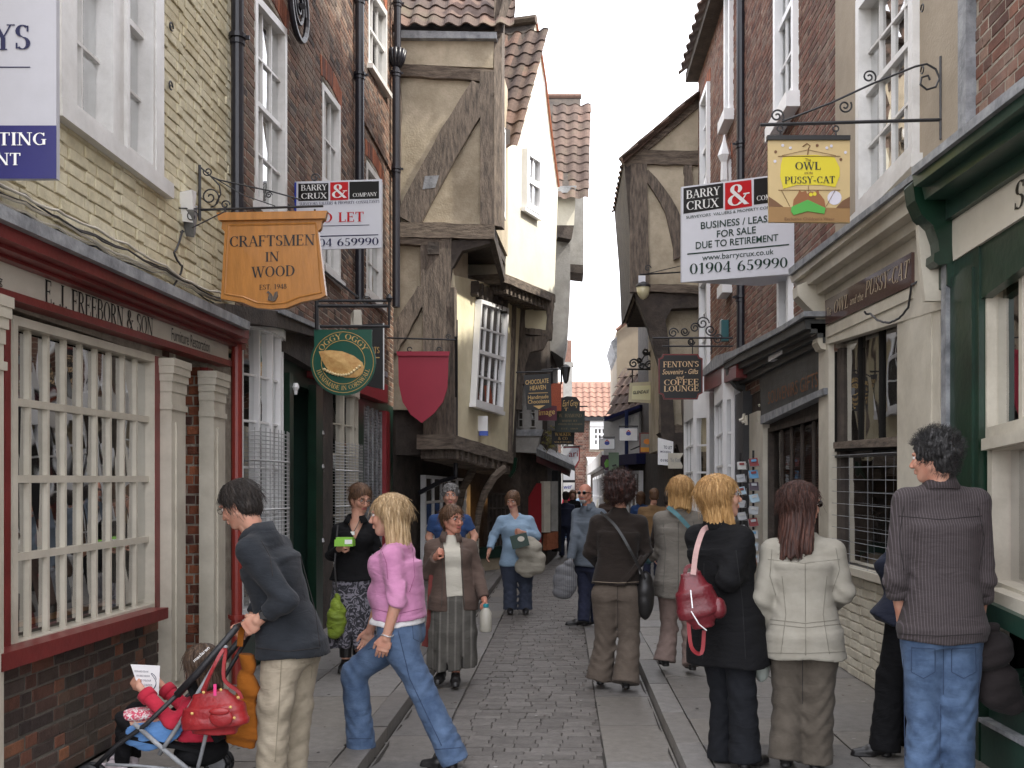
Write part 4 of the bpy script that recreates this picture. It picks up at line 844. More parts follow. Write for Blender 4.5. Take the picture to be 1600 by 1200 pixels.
for i in range(10):      # security grille rods in front of the lower pane
    t = i/9; mb = MB(); mb.tube([FRt.hit(1300, 712+t*166, .04), FRt.hit(1413, 706+t*200,   .04)], .0022, 4); mb.build('grille_rod', M_lead, T2)
for x in (1327, 1356, 1384): mb = MB(); mb.tube([FRt.hit(x, 711, .04), FRt.hit(x, 880+(x-1300)*.24, .04)], .002, 4); mb.build('grille_rod', M_lead, T2)
mb = MB(); FRt.box(mb, fu(1480), fu(1298), .94, 1.0, -.02, .08); mb.build('window_sill', M_stone, T2)
lay(T2, 'brick', FRt, brick_items(FRt, fu(1490), fu(1288), PVH, .94, proud=.01, jit=.005), M_white_b, 240, dep=.035)
mb = MB(); mb.lathe(FRt.hit(1362, 815, -.5), [(.01, -.02), (.02, 0), (.01, .03)], 8); mb.build('lamp_bulb', m_lamp, T2)
mb = MB(); mb.tube(cable([GK2.hit(1300, 500, .1)+Vector((.35, -2.5, .1)), P(1424, 445, 6.8), P(1419, 480, 6.9), P(1400, 500, 7), P(1378, 503, 7.3), P(1360, 490, 7.6), P(1350, 487, 7.6)], .01), .008, 5); mb.build('cable', M_black, T2)
# ================= red brick building with a dark shopfront =================
T3 = thing('red_brick_building', 'tall red brick building with a black downpipe over a dark shopfront, right side', 'building', (2.6, 12, 0))
b1 = 15.2; ws = [R4(fu(1248), fu(1216), 5.68, 7.8), R4(fu(1146), fu(1137), 7.0, 9.0), R4(fu(1110), fu(1098), 6.5, 8.3), R4(fu(1143), fu(1136), 4.6, 6.35), R4(fu(1240), fu(1222), 3.2, 4.9), R4(fu(1110), fu(1097), 3.2, 5.2)]
hs3 = [hole(FRt, q) for q in ws]
brick_wall(T3, FRt, a1, b1, 2.85, 9.07, hs3, M_brick_r, M_mortar, 300); mass(T3, 2.75, 8, 9.0, 18.2, 0, 9.0)
for q in ws: window(T3, FRt, q, 3, 4, fm=M_whtb, fr=.09, bar=.03, rec=.03, front=.06, sash=2, sill=(.14, .16)); 
for q in hs3: lintel(T3, FRt, q[0]-.08, q[1]+.08, q[3]); 
pipe(T3, 1158, 13.6, -200, 560, .062, M_pipe, collars=(226, 466))
mb = MB(); FRt.box(mb, a1, b1+.05, 8.9, 9.05, -.1, .22); mb.build('eaves', M_timbd, T3)
pantiles(T3, Vector((2.1, 18.3, 9.02)), Vector((0, -1, 0)), Vector((.75, 0, .66)), 26, 3, .36, .34)
for z in (6.3,): 
    for u in (11.6, 13.5): mb = MB(); c = FRt.w(u, z, .1); mb.lathe(c, [(.01, -.35), (.06, -.25), (.05, 0), (.1, .1), (.03, .3), (.01, .4)], 6); mb.build('lamp_bracket', M_whtb, T3)
mb = MB(); FRt.holed(mb, a1-.1, b1, 0, 2.87, [(fu(1287), fu(1200), .6, 2.3)], -.3, -.02); mb.build('wall', M_timbd, T3)
M_dk = pm('aged_dark_paint', (.05, .052, .05), .6, .3, 5, .2, 30, grime=.2)
mb = MB()
for k, (o, dy, xa) in enumerate(((.24, 0, 1131), (.19, 11, 1134), (.13, 23, 1142), (.08, 36, 1152))):
    xe = 880+(2.4-o)*1600/9.14; yl = lambda x: 562-(x-1131)*.497+dy; FRt.poly(mb, [(xa, yl(xa)), (xe, yl(xe)), (xe, yl(xe)+15), (xa, yl(xa)+15)], -.02, o)
mb.build('cornice', M_dk, T3); part('lead_flashing', FRt, T3, M_lead, [([(1130, 556), (1222, 508), (1256, 486), (1256, 494), (1222, 516), (1130, 565)], .0, .27)])
part('fascia', FRt, T3, M_dk, [([(1186, 584), (1286, 536), (1286, 612), (1190, 652)], -.02, .036)]); mb = MB(); text(FRt, mb, 'SOUVENIRS GIFTS', (1200, 632), (1278, 604), 20, .055, font='sans', bold=.0); mb.build('lettering', flat('rust_letter', (.18, .075, .03), .7), T3)
part('lower_rail', FRt, T3, M_lead, [([(1188, 650), (1287, 606), (1287, 616), (1188, 663)], -.02, .09)])
mb = MB(); FRt.box(mb, fu(1200), fu(1189), PVH, 2.45, -.02, .06); mb.build('shop_pier', M_stone, T3); mb = MB(); FRt.box(mb, fu(1186), fu(1173), PVH, 2.6, -.02, .02); mb.build('shop_pier', M_stone, T3)
mb = MB(); FRt.box(mb, fu(1173), fu(1152), PVH, 2.9, -.02, .10); mb.build('shop_pier', M_black, T3)
window(T3, FRt, R4(fu(1287), fu(1201), .62, 2.35), 5, 1, fm=M_timbd, fr=.05, bar=.04, rec=.05, room=False)
M_slat = pm('brown_slat', (.105, .052, .038), .8, .3, 8, .1)
for i in range(64): mb = MB(); z = .66+i*.026; FRt.box(mb, fu(1285), fu(1203), z, z+.019, -.14, -.11); mb.build('blind_slat', M_slat, T3)
GK3 = plane(1.8, 13.5, 2.5, 13.5); mb = MB(); GK3.poly(mb, [(1136, 566), (1139, 590), (1152, 605), (1164, 612), (1166, 700), (1172, 700), (1172, 560)], -.2, 0); mb.build('console_bracket', M_dk, T3)
for x, y in ((1160, 655), (1164, 658), (1190, 632)): mb = MB(); mb.tube([P(x-5, y+2, 12.6), P(x, y, 12.6), P(x+2, y-9, 12.6), P(x+2, y+6, 12.6)], .02, 5); mb.build('coat_peg', M_stone, T3)
# bays further along
def facet(T, x0, d0, x1, d1, yt, yb, cols, rows, cur=None): 
    f = Fac(x0, d0, x1, d1); z1 = EH-(yt-CY)/F*min(d0, d1); z0 = .55; window(T, f, R4(0, f.L, z0, z1), cols, rows, fm=M_whtb, fr=.07, bar=.03, rec=.03, front=.02, room=False, curtain=[(.1, .9, .02, .98)] if cur else None, cmat=M_tancurt)
    mb = MB(); f.box(mb, 0, f.L, 0, z0, -.15, 0); mb.build('bay_panel', M_whtb, T); mb = MB(); f.box(mb, 0, f.L, z1, z1+.35, -.15, .02); mb.build('bay_panel', M_whtb, T)
facet(T3, 1118, 15.2, 1132, 13.9, 615, 0, 3, 5); facet(T3, 1132, 13.9, 1149, 13.7, 615, 0, 1, 5, 1)
facet(T3, 1070, 17.8, 1085, 16.3, 645, 0, 3, 5); facet(T3, 1085, 16.3, 1110, 16.0, 645, 0, 1, 5, 1)
mb = MB(); FRt.poly(mb, [(1100, 585), (1136, 555), (1150, 560), (1150, 590), (1100, 612)], -.02, .22); mb.build('cornice', M_red, T3); mb = MB(); FRt.poly(mb, [(1098, 578), (1118, 556), (1150, 546), (1150, 556), (1098, 588)], -.02, .26); mb.build('lead_flashing', M_lead, T3)
al = thing('alarm_box', 'teal and white alarm box on the red brick wall beside the black downpipe', 'alarm box', FRt.hit(1130, 520)); mb = MB(); mb.box(FRt.hit(1132, 517, .06), (.10, .14, .30)); mb.build('alarm_case', pm('teal_plastic', (.03, .12, .13), .4, .1, 3, 0), al); mb = MB(); mb.box(FRt.hit(1127, 517, .06), (.02, .16, .32)); mb.build('alarm_face', M_whtb, al)
# ================= timber framed gable, right =================
T4 = thing('timber_gable_house', 'timber framed gable house with tan plaster leaning over the street on the right', 'building', (1.8, 18.5, 0))
H4 = plane(1.0, 18.2, 2.6, 18.2)
part('gable_wall', H4, T4, M_plaster, [([(984, 252), (1092, 160), (1092, 456), (993, 456)], -3.5, -.04)])
beams(T4, H4, [((974, 254), (1094, 152), .24), ((984, 246), (1092, 246), .25), ((998, 256), (1000, 456), (.30, .34)), ((1006, 268), (1066, 400), (.16, .32), .16), ((1075, 258), (1077, 300), .14), ((996, 449), (1092, 452), .14)])
mb = MB(); mb.tube([P(972, 252, 18.1), P(1092, 146, 18.1)], .05, 6); mb.build('verge', M_tile, T4)
mb = MB(); H4.poly(mb, [(975, 250), (986, 250), (993, 330), (993, 456), (988, 462), (984, 360)], -3.4, .02); mb.build('side_board', M_timbd, T4)
O = Vector((P(974, 252, 18.1).x, 21.6, P(974, 252, 18.1).z)); pantiles(T4, O, Vector((0, -1, 0)), (P(1092, 150, 18.1)-P(974, 252, 18.1)).normalized(), 11, 5, .33, .36)
mb = MB(); H4.poly(mb, [(991, 458), (1092, 458), (1092, 480), (1050, 482), (1040, 500), (1048, 560), (1056, 700), (1034, 700), (1030, 570), (1012, 510)], -.3, -.02); mb.build('jetty_bracket', M_timbd, T4)
part('middle_wall', plane(1, 18.5, 2.6, 18.5), T4, M_plaster, [([(1034, 470), (1092, 470), (1092, 700), (1036, 700)], -3, -.02)])
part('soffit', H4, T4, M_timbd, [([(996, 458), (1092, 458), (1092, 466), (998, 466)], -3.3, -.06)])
beams(T4, plane(1, 18.3, 2.6, 18.3), [((1040, 600), (1040, 675), .22), ((1030, 670), (1076, 670), .14), ((1072, 560), (1072, 670), .12)])
mb = MB(); plane(1, 18.3, 2.6, 18.3).poly(mb, [(1030, 676), (1076, 676), (1076, 712), (1064, 712), (1058, 695), (1040, 686)], -.6, .05); mb.build('corbel', M_timbd, T4)
solid(T4, 'backing_mass', [(2.0, 18.6), (5, 18.6), (5, 26), (1.9, 26)], 0, 7.6, M_timbd); mass(T4, 2.45, 6, 18.2, 19, 0, 8)
# ================= lower buildings at the far end, right =================
T5 = thing('rendered_gable_building', 'grey brown rendered gable wall above low roofs at the far right end of the street', 'building', (2.5, 28, 0))
J = plane(1, 28, 4, 28); part('gable_wall', J, T5, M_tanr, [([(963, 518), (1002, 486), (1060, 450), (1060, 720), (966, 700)], -4, 0)])
mb = MB(); mb.tube([P(963, 516, 27.9), P(1002, 485, 27.9), P(1045, 458, 27.9)], .05, 5); mb.build('verge', M_tile_r, T5); part('eaves', J, T5, M_lead, [([(955, 533), (964, 526), (964, 560), (961, 555)], -3, .02)])
T6 = thing('white_bay_building', 'white panelled building with corner bay and red striped timbers, far right', 'building', (1.8, 25, 0))
J2 = plane(1, 26, 3, 24); part('wall', J2, T6, M_wht, [([(943, 655), (985, 640), (1040, 640), (1040, 740), (944, 740)], -2, 0)])
part('bay_moulding', J2, T6, M_lead, [([(944, 715), (1002, 715), (1002, 722), (944, 722)], 0, .15), ([(944, 736), (1002, 736), (1002, 742), (944, 742)], 0, .12)])
for x in (1007, 1012, 1017, 1022): part('red_timber', J2, T6, M_red, [([(x-1.2, 632), (x+1.4, 632), (x+1.4, 690), (x-1.2, 690)], 0, .06)])
window(T6, J2, [(985, 652), (1002, 645), (1002, 682), (985, 684)], 4, 3, fm=M_wht, fr=.04, bar=.05, rec=-.05, front=.1, room=False)
O = P(1042, 640, 24.3); pantiles(T6, P(948, 650, 26.4), (O-P(948, 650, 26.4)).normalized(), Vector((.25, .6, .75)).normalized(), 11, 5, .28, .34); part('gutter', J2, T6, M_navy, [([(944, 652), (1000, 632), (1000, 637), (944, 658)], 0, .3)])
mb = MB(); mb.tube([P(979, 640, 24.8), P(979, 745, 24.8)], .05, 6); mb.build('downpipe', flat('navy_pipe', (.02, .03, .09), .4), T6)
solid(T6, 'shop_front', [(2.3, 22), (1.95, 24), (1.2, 26.5), (1.2, 45), (5, 45), (5, 22)], 0, 2.4, M_timbd)
for x, c in ((1003, M_timbd), (1010, M_stone), (1016, M_redb), (1024, M_redb), (1030, M_timbd)): part('shop_pier', J2, T6, c, [([(x-2, 752), (x+2, 752), (x+2, 850), (x-2, 850)], 0, .1)])

for T, y0, y1 in ((T1, 1.5, 5.9), (T2, 5.96, 9.0), (T3, 9.06, 14)):  # blocks out of view, raised and steepened to shade the left-hand walls
    mb = MB(); mb.hexa([(2.5, y0, 9.5), (2.5, y1, 9.5), (9, y1, 9.5), (9, y0, 9.5), (3.7, y0, 15.5), (3.7, y1, 15.5), (6.5, y1, 15.5), (6.5, y0, 15.5)]); mb.build('shading_roof', M_tile, T)

W6 = plane(1.2, 26.6, 1.2, 44)
for k in range(5):
    u = .3+k*2.4; window(T6, W6, R4(u, u+1.7, .8, 2.1), 3, 2, fm=M_whtb, fr=.09, bar=.04, rec=-.05, front=.1, room=False)
mb = MB(); W6.box(mb, 0, 17, 2.3, 2.65, 0, .2); mb.build('fascia', M_wht, T6)
f6 = plane(1.2, 26.45, 1.95, 23.95)
window(T6, f6, R4(.2, 1.2, .8, 2.1), 3, 2, fm=M_redb, fr=.07, bar=.03, rec=-.05, front=.1, room=False); window(T6, f6, R4(1.4, 2.4, .8, 2.1), 3, 2, fm=M_whtb, fr=.07, bar=.03, rec=-.05, front=.1, room=False)
mb = MB(); f6.box(mb, 0, 2.6, 2.25, 2.5, 0, .25); mb.build('fascia', M_navy, T6)
f7 = plane(2.3, 22, 2.0, 23.6); window(T6, f7, R4(.1, 1.4, .7, 2.0), 4, 3, fm=M_whtb, fr=.07, bar=.03, rec=-.05, front=.1, room=False)
# ================= hanging signs =================
def cross(px0, d0, px1, d1): return Fac(px0, d0, px1, d1)
def board(name, label, cat, f, pts, mats, thick=.03, frame=None, group=None, bname='board'):
    t = thing(name, label, cat, f.hit(*pts[0]), group); mb = MB(); f.poly(mb, pts, -thick, 0); mb.build(bname, mats, t); return t
def lettering(t, f, specs, mats, off=.003, name='lettering'):
    for s in specs: mb = MB(); text(f, mb, *s[:4], off, **(s[4] if len(s) > 4 else {})); mb.build(name, mats, t)
def rod(mb, pts, r=.01, n=6): mb.tube([Vector(p) for p in pts], r, n)
def fl_poly(t, f, name, mat, pts, off, th=.002): mb = MB(); f.poly(mb, pts, off-th, off); return mb.build(name, mat, t)
def circ(cx, cy, rx, ry=None, n=20, a0=0, a1=360): ry = ry or rx; return [(cx+rx*math.cos(R(a0+(a1-a0)*i/n)), cy-ry*math.sin(R(a0+(a1-a0)*i/n))) for i in range(n)]
# 1 letting agent's board, top left
f = cross(-60, 4.5, 90, 4.5)
t = board('hanging_sign', 'large grey and navy letting sign cut by the left edge, ending in YS and TTING', 'sign', f, [(-75, -40), (88, -40), (88, 279), (-75, 279)], pm('grey_sign_board', (.46, .46, .50), .5, .04, 2, 0, grime=.1), .03)
fl_poly(t, f, 'navy_panel', pm('navy_panel', (.022, .022, .13), .35, .1, 3, 0), [(-75, 196), (88, 196), (88, 279), (-75, 279)], .004)
lettering(t, f, [('RYS', (-46, 78), (49, 78), 40)], M_navy, .004); lettering(t, f, [('LETTING', (-60, 227), (73, 227), 20), ('AGENT', (-66, 258), (33, 258), 19)], M_wl, .008); fl_poly(t, f, 'rule_line', M_navy, [(-60, 104), (47, 104), (47, 105.5), (-60, 105.5)], .003)
mb = MB(); mb.tube([P(-75, -41, 4.5), P(90, -41, 4.5)], .012, 6); mb.build('bracket', M_black, t)
# 2 Craftsmen in wood
D2 = 7.5; f = cross(340, D2, 512, D2)
out = [(341, 336), (508, 332), (508, 341), (503, 346), (501, 357), (497, 361), (509, 461), (500, 466), (470, 472), (448, 481), (425, 483), (400, 481), (378, 472), (345, 467), (351, 362), (346, 357), (347, 348), (341, 343)]
t = board('hanging_sign', 'varnished wooden shield sign lettered Craftsmen in Wood, hanging from a scrolled bracket', 'sign', f, out, M_oak, .05)
inn = [(357, 352), (494, 349), (502, 457), (468, 464), (446, 473), (425, 475), (402, 473), (380, 464), (351, 459)]
mb = MB(); k = len(inn)
for i in range(k): a, b = Vector(f.hit(*inn[i], .0)), Vector(f.hit(*inn[(i+1) % k], .0)); mb.tube([a, b], .008, 6)
mb.build('moulding', M_oak, t); fl_poly(t, f, 'top_rail', M_oak, [(338, 332), (511, 329), (508, 341), (341, 344)], .03, .05)
lettering(t, f, [('CRAFTSMEN', (358, 386), (492, 383), 17), ('IN', (414, 409), (436, 408), 15), ('WOOD', (393, 434), (461, 431), 17), ('EST. 1948', (405, 453), (448, 451), 8)], M_blk)
sq = [(418, 469), (420, 459), (416, 457), (419, 454), (424, 459), (427, 464), (429, 457), (433, 455), (434, 462), (431, 468), (428, 471)]
fl_poly(t, f, 'carved_emblem', M_timber, sq, .012, .01)
mb = MB(); z1 = P(0, 328, D2).z; A = P(313, 328, D2); Bp = P(505, 322, D2); rod(mb, [A, Bp], .009); rod(mb, [P(312, 258, D2), P(312, 345, D2)], .011)
X, Z = Vector((1, 0, 0)), Vector((0, 0, 1))
mb.tube(scroll(P(328, 308, D2), X, Z, .075, .01, 1.7, a0=-1.5), .006, 5); mb.tube(scroll(P(325, 268, D2), X, Z, .035, .006, 1.4, a0=3), .005, 5); mb.tube([P(314, 262, D2), P(330, 276, D2), P(345, 282, D2), P(420, 298, D2), P(470, 312, D2)], .006, 5)
mb.tube([P(330, 276, D2), P(343, 290, D2), P(345, 303, D2), P(338, 318, D2)], .006, 5); mb.tube([P(335, 278, D2), P(380, 305, D2), P(430, 322, D2)], .004, 5); mb.tube(scroll(P(420, 305, D2), X, Z, .025, .005, 1.5), .005, 5)
for x in (352, 492): mb.tube(scroll(P(x, 278 if x > 400 else 320, D2), X, Z, .035, .006, 1.3), .006, 5); rod(mb, [P(x, 327, D2), P(x, 334, D2)], .008)
mb.build('scroll_bracket', M_black, t)
# 3 To let board
f = cross(455, 10.3, 596, 10.0)
t = board('estate_agent_board', 'white estate agent board lettered To Let in red above the wooden craftsmen sign', 'sign', f, [(454, 284), (596, 280), (596, 387), (454, 391)], M_signw, .02)
LB = pm('blue_edge', (.03, .06, .35), .4, .1, 3, 0); RB = flat('sign_red', (.55, .015, .02), .4)
fl_poly(t, f, 'blue_edge', LB, [(454, 285), (463, 285), (463, 391), (454, 391)], .003)
for n_, m_, p in (('black_panel', M_blk, [(466, 287), (513, 286), (513, 313), (466, 314)]), ('red_panel', RB, [(516, 285), (544, 284), (544, 312), (516, 313)]), ('black_panel', M_blk, [(546, 284), (592, 283), (592, 310), (546, 311)])): fl_poly(t, f, n_, m_, p, .004)
lettering(t, f, [('BARRY', (470, 298), (511, 297), 9), ('CRUX', (470, 311), (511, 310), 9), ('&', (518, 310), (543, 309), 22), ('COMPANY', (551, 308), (589, 306), 6)], M_wl, .008)
lettering(t, f, [('SURVEYORS VALUERS & PROPERTY CONSULTANTS', (468, 321), (593, 317), 4.5), ('01904 659990', (468, 386), (592, 383), 12)], M_navy, .006)
lettering(t, f, [('TO LET', (489, 348), (569, 346), 15)], RB, .006); fl_poly(t, f, 'rule_line', M_navy, [(480, 353), (577, 351), (577, 352), (480, 354)], .003); fl_poly(t, f, 'rule_line', M_navy, [(480, 369), (591, 366), (591, 367.5), (480, 370.5)], .003)
# 4 Oggy Oggy
D4 = 9.9; f = cross(487, D4, 600, D4); cx, cy = 536, 566
t = board('hanging_sign', 'green round pasty sign with gold ring lettered Oggy Oggy', 'sign', f, [(491, 515), (581, 515), (581, 541)]+circ(cx, cy, 51, 52, 24, 28, -205)[0:]+[(491, 541)], pm('sign_green', (.008, .085, .055), .35, .1, 3, 0), .025)
for r_ in (47.5, 34):
    mb = MB(); mb.tube([f.hit(*p, .003) for p in circ(cx, cy, r_, r_, 40)+[(cx+r_, cy)]], .0035, 4); mb.build('gold_ring', M_gold, t)
def arc_text(t, f, s, cx, cy, r, h, a0, a1, mat, inner=False):
    mb = MB(); ps, W = serif_polys(s)
    for k, p in enumerate(ps):
        q = []
        for x, y in p:
            a = R(a0+(a1-a0)*x/W); rr = r+(y*h if not inner else (1-y)*h); q.append(f.hit(cx+rr*math.cos(a), cy-rr*math.sin(a), .004+.0002*(k % 5)))
        mb.add(q, [tuple(range(len(q)))])
    mb.build('lettering', mat, t)
arc_text(t, f, 'OGGY OGGY', cx, cy, 36, 9, 152, 28, M_gold); arc_text(t, f, 'HANDMADE IN CORNWALL', cx, cy, 36.5, 7, 197, 345, M_gold, True)
pas = [(498, 549), (515, 547), (535, 549), (553, 556), (566, 566), (569, 575), (566, 584), (556, 590), (540, 590), (522, 585), (510, 575), (503, 563)]
mp = pm('pasty_crust', (.62, .30, .09), .6, .2, 14, .2, 40, c2=(.72, .48, .18)); mb = MB(); f.poly(mb, pas, 0, .008); cc = f.hit(532, 566, .03); fr = [f.hit(*p, .008) for p in pas]
mb.add(fr+[cc], [(i, (i+1) % len(fr), len(fr)) for i in range(len(fr))]); mb.build('painted_pasty', mp, t, smooth=False)
for i in range(14):
    x, y = 507+i*4.2, 572+14*math.sin(math.pi*(i+2)/17.0)+(0 if i < 9 else -(i-9)*1.2); mb = MB(); mb.lathe(f.hit(x, y, .016), [(.004, -.016), (.016, -.008), (.016, .004), (.004, .014)], 7); mb.build('pasty_crimp', pm('crimp', (.78, .62, .34), .6, .1, 9, 0) if i == 0 else MT['crimp'], t, smooth=True)
mb = MB()
for a, b, r in (((492, 470), (612, 470), .014), ((492, 478), (606, 478), .018), ((495, 468), (495, 515), .02), ((500, 510), (608, 510), .016), ((608, 462), (608, 512), .012)): rod(mb, [P(*a, D4), P(*b, D4)], r)
mb.tube(scroll(P(572, 470, D4), X, Z, .05, .01, 1.4), .006, 5); mb.tube([P(508, 425, D4+.4), P(560, 465, D4)], .012, 5); mb.lathe(P(608, 466, D4), [(.01, -.04), (.035, 0), (.01, .04)], 8); mb.build('sign_bracket', M_black, t)
mb = MB(); mb.hexa([P(548, 508, D4+.4), P(566, 508, D4+.4), P(566, 490, D4+.5), P(548, 490, D4+.5), P(552, 508, D4+.4), P(568, 508, D4+.4), P(564, 484, D4+.4), P(553, 484, D4+.4)]); mb.build('sign_lamp', M_putty, t)
# 5 dark sign behind it
f = cross(560, 12.2, 601, 12.2); t = board('hanging_sign', 'narrow black sign with gold letters partly hidden behind the green pasty sign', 'sign', f, [(560, 507), (600, 505), (600, 609), (560, 600)], M_blk, .03)
lettering(t, f, [("TS", (584, 552), (593, 552), 10)], M_gold, .005); fl_poly(t, f, 'rule_line', M_gold, [(584, 558), (593, 558), (593, 559.5), (584, 559.5)], .004); fl_poly(t, f, 'white_edge', M_wl, [(598.5, 505), (600.5, 505), (600.5, 609), (598.5, 609)], .004)
# 6 red shield
f = cross(610, 15.4, 712, 15.4); t = board('hanging_sign', 'plain crimson shield sign hanging from an iron bar by the timber framed house', 'sign', f, [(622, 551), (701, 551), (699, 606), (692, 628), (678, 646), (659, 661), (642, 648), (629, 628), (623, 600)], pm('crimson_paint', (.38, .022, .05), .5, .06, 2, 0), .04)
fl_poly(t, f, 'top_rail', MT['crimson_paint'], [(619, 549), (703, 549), (701, 556), (621, 556)], .03, .05)
mb = MB(); rod(mb, [P(605, 528, 15.4), P(712, 531, 15.4)], .014); mb.tube(scroll(P(640, 546, 15.4), X, Z, .035, .03, .9), .01, 5); mb.tube(scroll(P(686, 546, 15.4), X, Z, .035, .03, .9), .01, 5); mb.tube(scroll(P(700, 526, 15.4), X, Z, .04, .01, 1.3), .008, 5); rod(mb, [P(712, 526, 15.4), P(713, 620, 15.9)], .02); mb.build('sign_bracket', M_black, t)
# 7.. cluster on the left, far
def small(label, pts, mat, d, letters=(), lm=None, extra=None, hang=None, name='hanging_sign'):
    xs = [p[0] for p in pts]; f = cross(min(xs), d, max(xs), d); t = board(name, label, 'sign', f, pts, mat, .03)
    if letters: lettering(t, f, letters, lm or M_gold, .006)
    if hang: mb = MB(); rod(mb, [P(hang[0], hang[1], d), P(hang[2], hang[3], d)], .015, 5); mb.build('sign_bracket', M_black, t)
    return t, f
t, f = small('black board lettered Chocolate Heaven in gold beside the cream jettied wall', [(818, 586), (860, 584), (862, 636), (842, 641), (823, 640)], M_blk, 18.6, [('CHOCOLATE', (821, 601), (857, 598), 7, dict(font='sans', bold=.02)), ('HEAVEN', (828, 610), (853, 608), 7, dict(font='sans', bold=.02)), ('Handmade', (825, 624), (857, 622), 6, dict(font='sans')), ('Chocolates', (825, 631), (858, 629), 6, dict(font='sans'))], hang=(806, 582, 864, 580))
fl_poly(t, f, 'gold_arrow', M_gold, [(833, 634), (852, 633), (842, 639)], .005); fl_poly(t, f, 'rule_line', M_gold, [(826, 614), (856, 613), (856, 614), (826, 615)], .005)
t, f = small('orange red patterned panel hanging between the chocolate and tea shop signs', [(861, 599), (877, 599), (877, 642), (861, 642)], pm('vermilion_pattern', (.45, .04, .015), .5, .6, 60, 0, c2=(.6, .12, .03)), 20.4, hang=(858, 577, 880, 577))
mb = MB(); [rod(mb, [P(x, 572, 20.4), P(x, 600, 20.4)], .02, 5) for x in (862, 877)]; mb.build('hanger', M_black, t)
small('dark maroon board with gold letters image under the chocolate sign', [(841, 634), (870, 634), (870, 657), (841, 657)], pm('maroon_paint', (.10, .012, .03), .5, .1, 3, 0), 19.8, [('image', (842, 649), (867, 647), 9, dict(font='sans', bold=.01))])
small('black arched board with gold script Earl Grey above the other black signs', [(877, 645), (877, 622), (886, 619), (900, 620), (906, 627), (906, 645)], M_blk, 22.2, [('Earl Grey', (879, 635), (904, 634), 10, dict(font='sans', shear=.3, bold=.01)), ('T', (881, 643), (888, 643), 6)], hang=(904, 635, 918, 635))
small('wide dark green board with faint gold lettering W. Hamond', [(867, 642), (914, 642), (913, 676), (867, 675)], pm('bottle_green_board', (.012, .022, .014), .5, .1, 3, 0), 21, [('W. HAMOND', (873, 652), (909, 652), 5.5), ('WHITBY JET', (878, 659), (902, 659), 3), ('JEWELLERS AND SILVERSMITHS', (872, 664), (910, 664), 2.5), ('EST. 1860', (877, 671), (903, 671), 2.5)], flat('dim_gold', (.22, .16, .07), .5))
small('black board lettered Walker & Co Solicitors in gold below the dark green board', [(862, 673), (898, 673), (897, 695), (862, 694)], M_blk, 21.6, [('WALKER', (867, 681), (892, 681), 5), ('& CO', (872, 687.5), (887, 687.5), 5), ('SOLICITORS', (866, 692), (893, 692), 2.5)])
t, f = small('white shield sign with a red border and letters ari under the lead canopy', [(880, 698), (906, 698), (906, 720), (900, 731), (890, 735), (880, 732)], M_redb, 27, (), hang=(880, 697, 908, 697)); fl_poly(t, f, 'white_panel', M_signw, [(879, 700), (904, 700), (904, 719), (898, 729), (889, 732), (879, 729)], .006); lettering(t, f, [('ari', (889, 714), (903, 713), 10, dict(font='sans', bold=.01)), ], M_redb, .012)
t, f = small('white lightbox with blue letters wer and a cream box above it, far left shops', [(879, 730), (899, 730), (899, 772), (879, 772)], M_black, 33); fl_poly(t, f, 'cream_box', M_signw, [(880, 731), (898, 731), (898, 750), (880, 750)], .01); fl_poly(t, f, 'white_box', M_whtb, [(880, 754), (898, 754), (898, 769), (880, 769)], .01); lettering(t, f, [('wer', (880.5, 764), (894, 763), 7, dict(font='sans'))], LB, .016)
# ---- right-hand signs ----
f = cross(1065, 10.3, 1240, 10.6); q = [(1065, 292), (1236, 270), (1241, 345), (1241, 424), (1232, 428), (1065, 441)]
t = board('estate_agent_board', 'large white business for sale board on the right-hand brick wall', 'sign', f, q, M_signw, .03)
for n_, m_, p in (('black_panel', M_blk, [(1068, 294), (1130, 286), (1130, 325), (1068, 334)]), ('red_panel', RB, [(1133, 286), (1174, 281), (1175, 322), (1133, 328)]), ('black_panel', M_blk, [(1178, 280), (1234, 273), (1235, 312), (1178, 320)])): fl_poly(t, f, n_, m_, p, .004)
lettering(t, f, [('BARRY', (1072, 311), (1125, 304), 13), ('CRUX', (1072, 329), (1123, 323), 14), ('&', (1136, 324), (1172, 318), 34), ('COMPANY', (1182, 314), (1232, 308), 8)], M_wl, .008)
sb = dict(font='sans', bold=.016); sn = dict(font='sans')
lettering(t, f, [('SURVEYORS  VALUERS & PROPERTY CONSULTANTS', (1072, 342), (1236, 322), 4.5, sn), ('BUSINESS / LEASE', (1095, 358), (1206, 346), 11, sb), ('FOR SALE', (1120, 371), (1181, 364), 11, sb), ('DUE TO RETIREMENT', (1087, 389), (1216, 376), 11, sb), ('www.barrycrux.co.uk', (1097, 407), (1209, 397), 9, sn), ('01904 659990', (1077, 429), (1231, 418), 17)], M_greend, .006)
fl_poly(t, f, 'rule_line', M_greend, [(1074, 396), (1233, 381), (1233, 383), (1074, 398)], .004)
mb = MB(); mb.hexa([P(1066, 441, 10.3), P(1232, 429, 10.6), P(1232, 440, 11.2), P(1190, 447, 11.2), P(1066, 438, 10.3), P(1232, 400, 10.6), P(1232, 400, 11.2), P(1190, 420, 11.2)]); mb.build('board_back', M_signw, t)
D5 = 6.5; f = cross(1200, D5, 1328, D5)
t = board('hanging_sign', 'square tan toy shop sign lettered Owl and Pussy-Cat on a long scrolled bracket', 'sign', f, [(1200, 212), (1328, 213), (1328, 348), (1201, 347)], M_signy, .02)
fl_poly(t, f, 'top_rail', M_blk, [(1199, 211), (1329, 211), (1329, 218), (1199, 218)], .015, .04); YL = flat('sail_yellow', (.66, .55, .02), .5); BR_ = flat('sign_brown', (.16, .075, .03), .6)
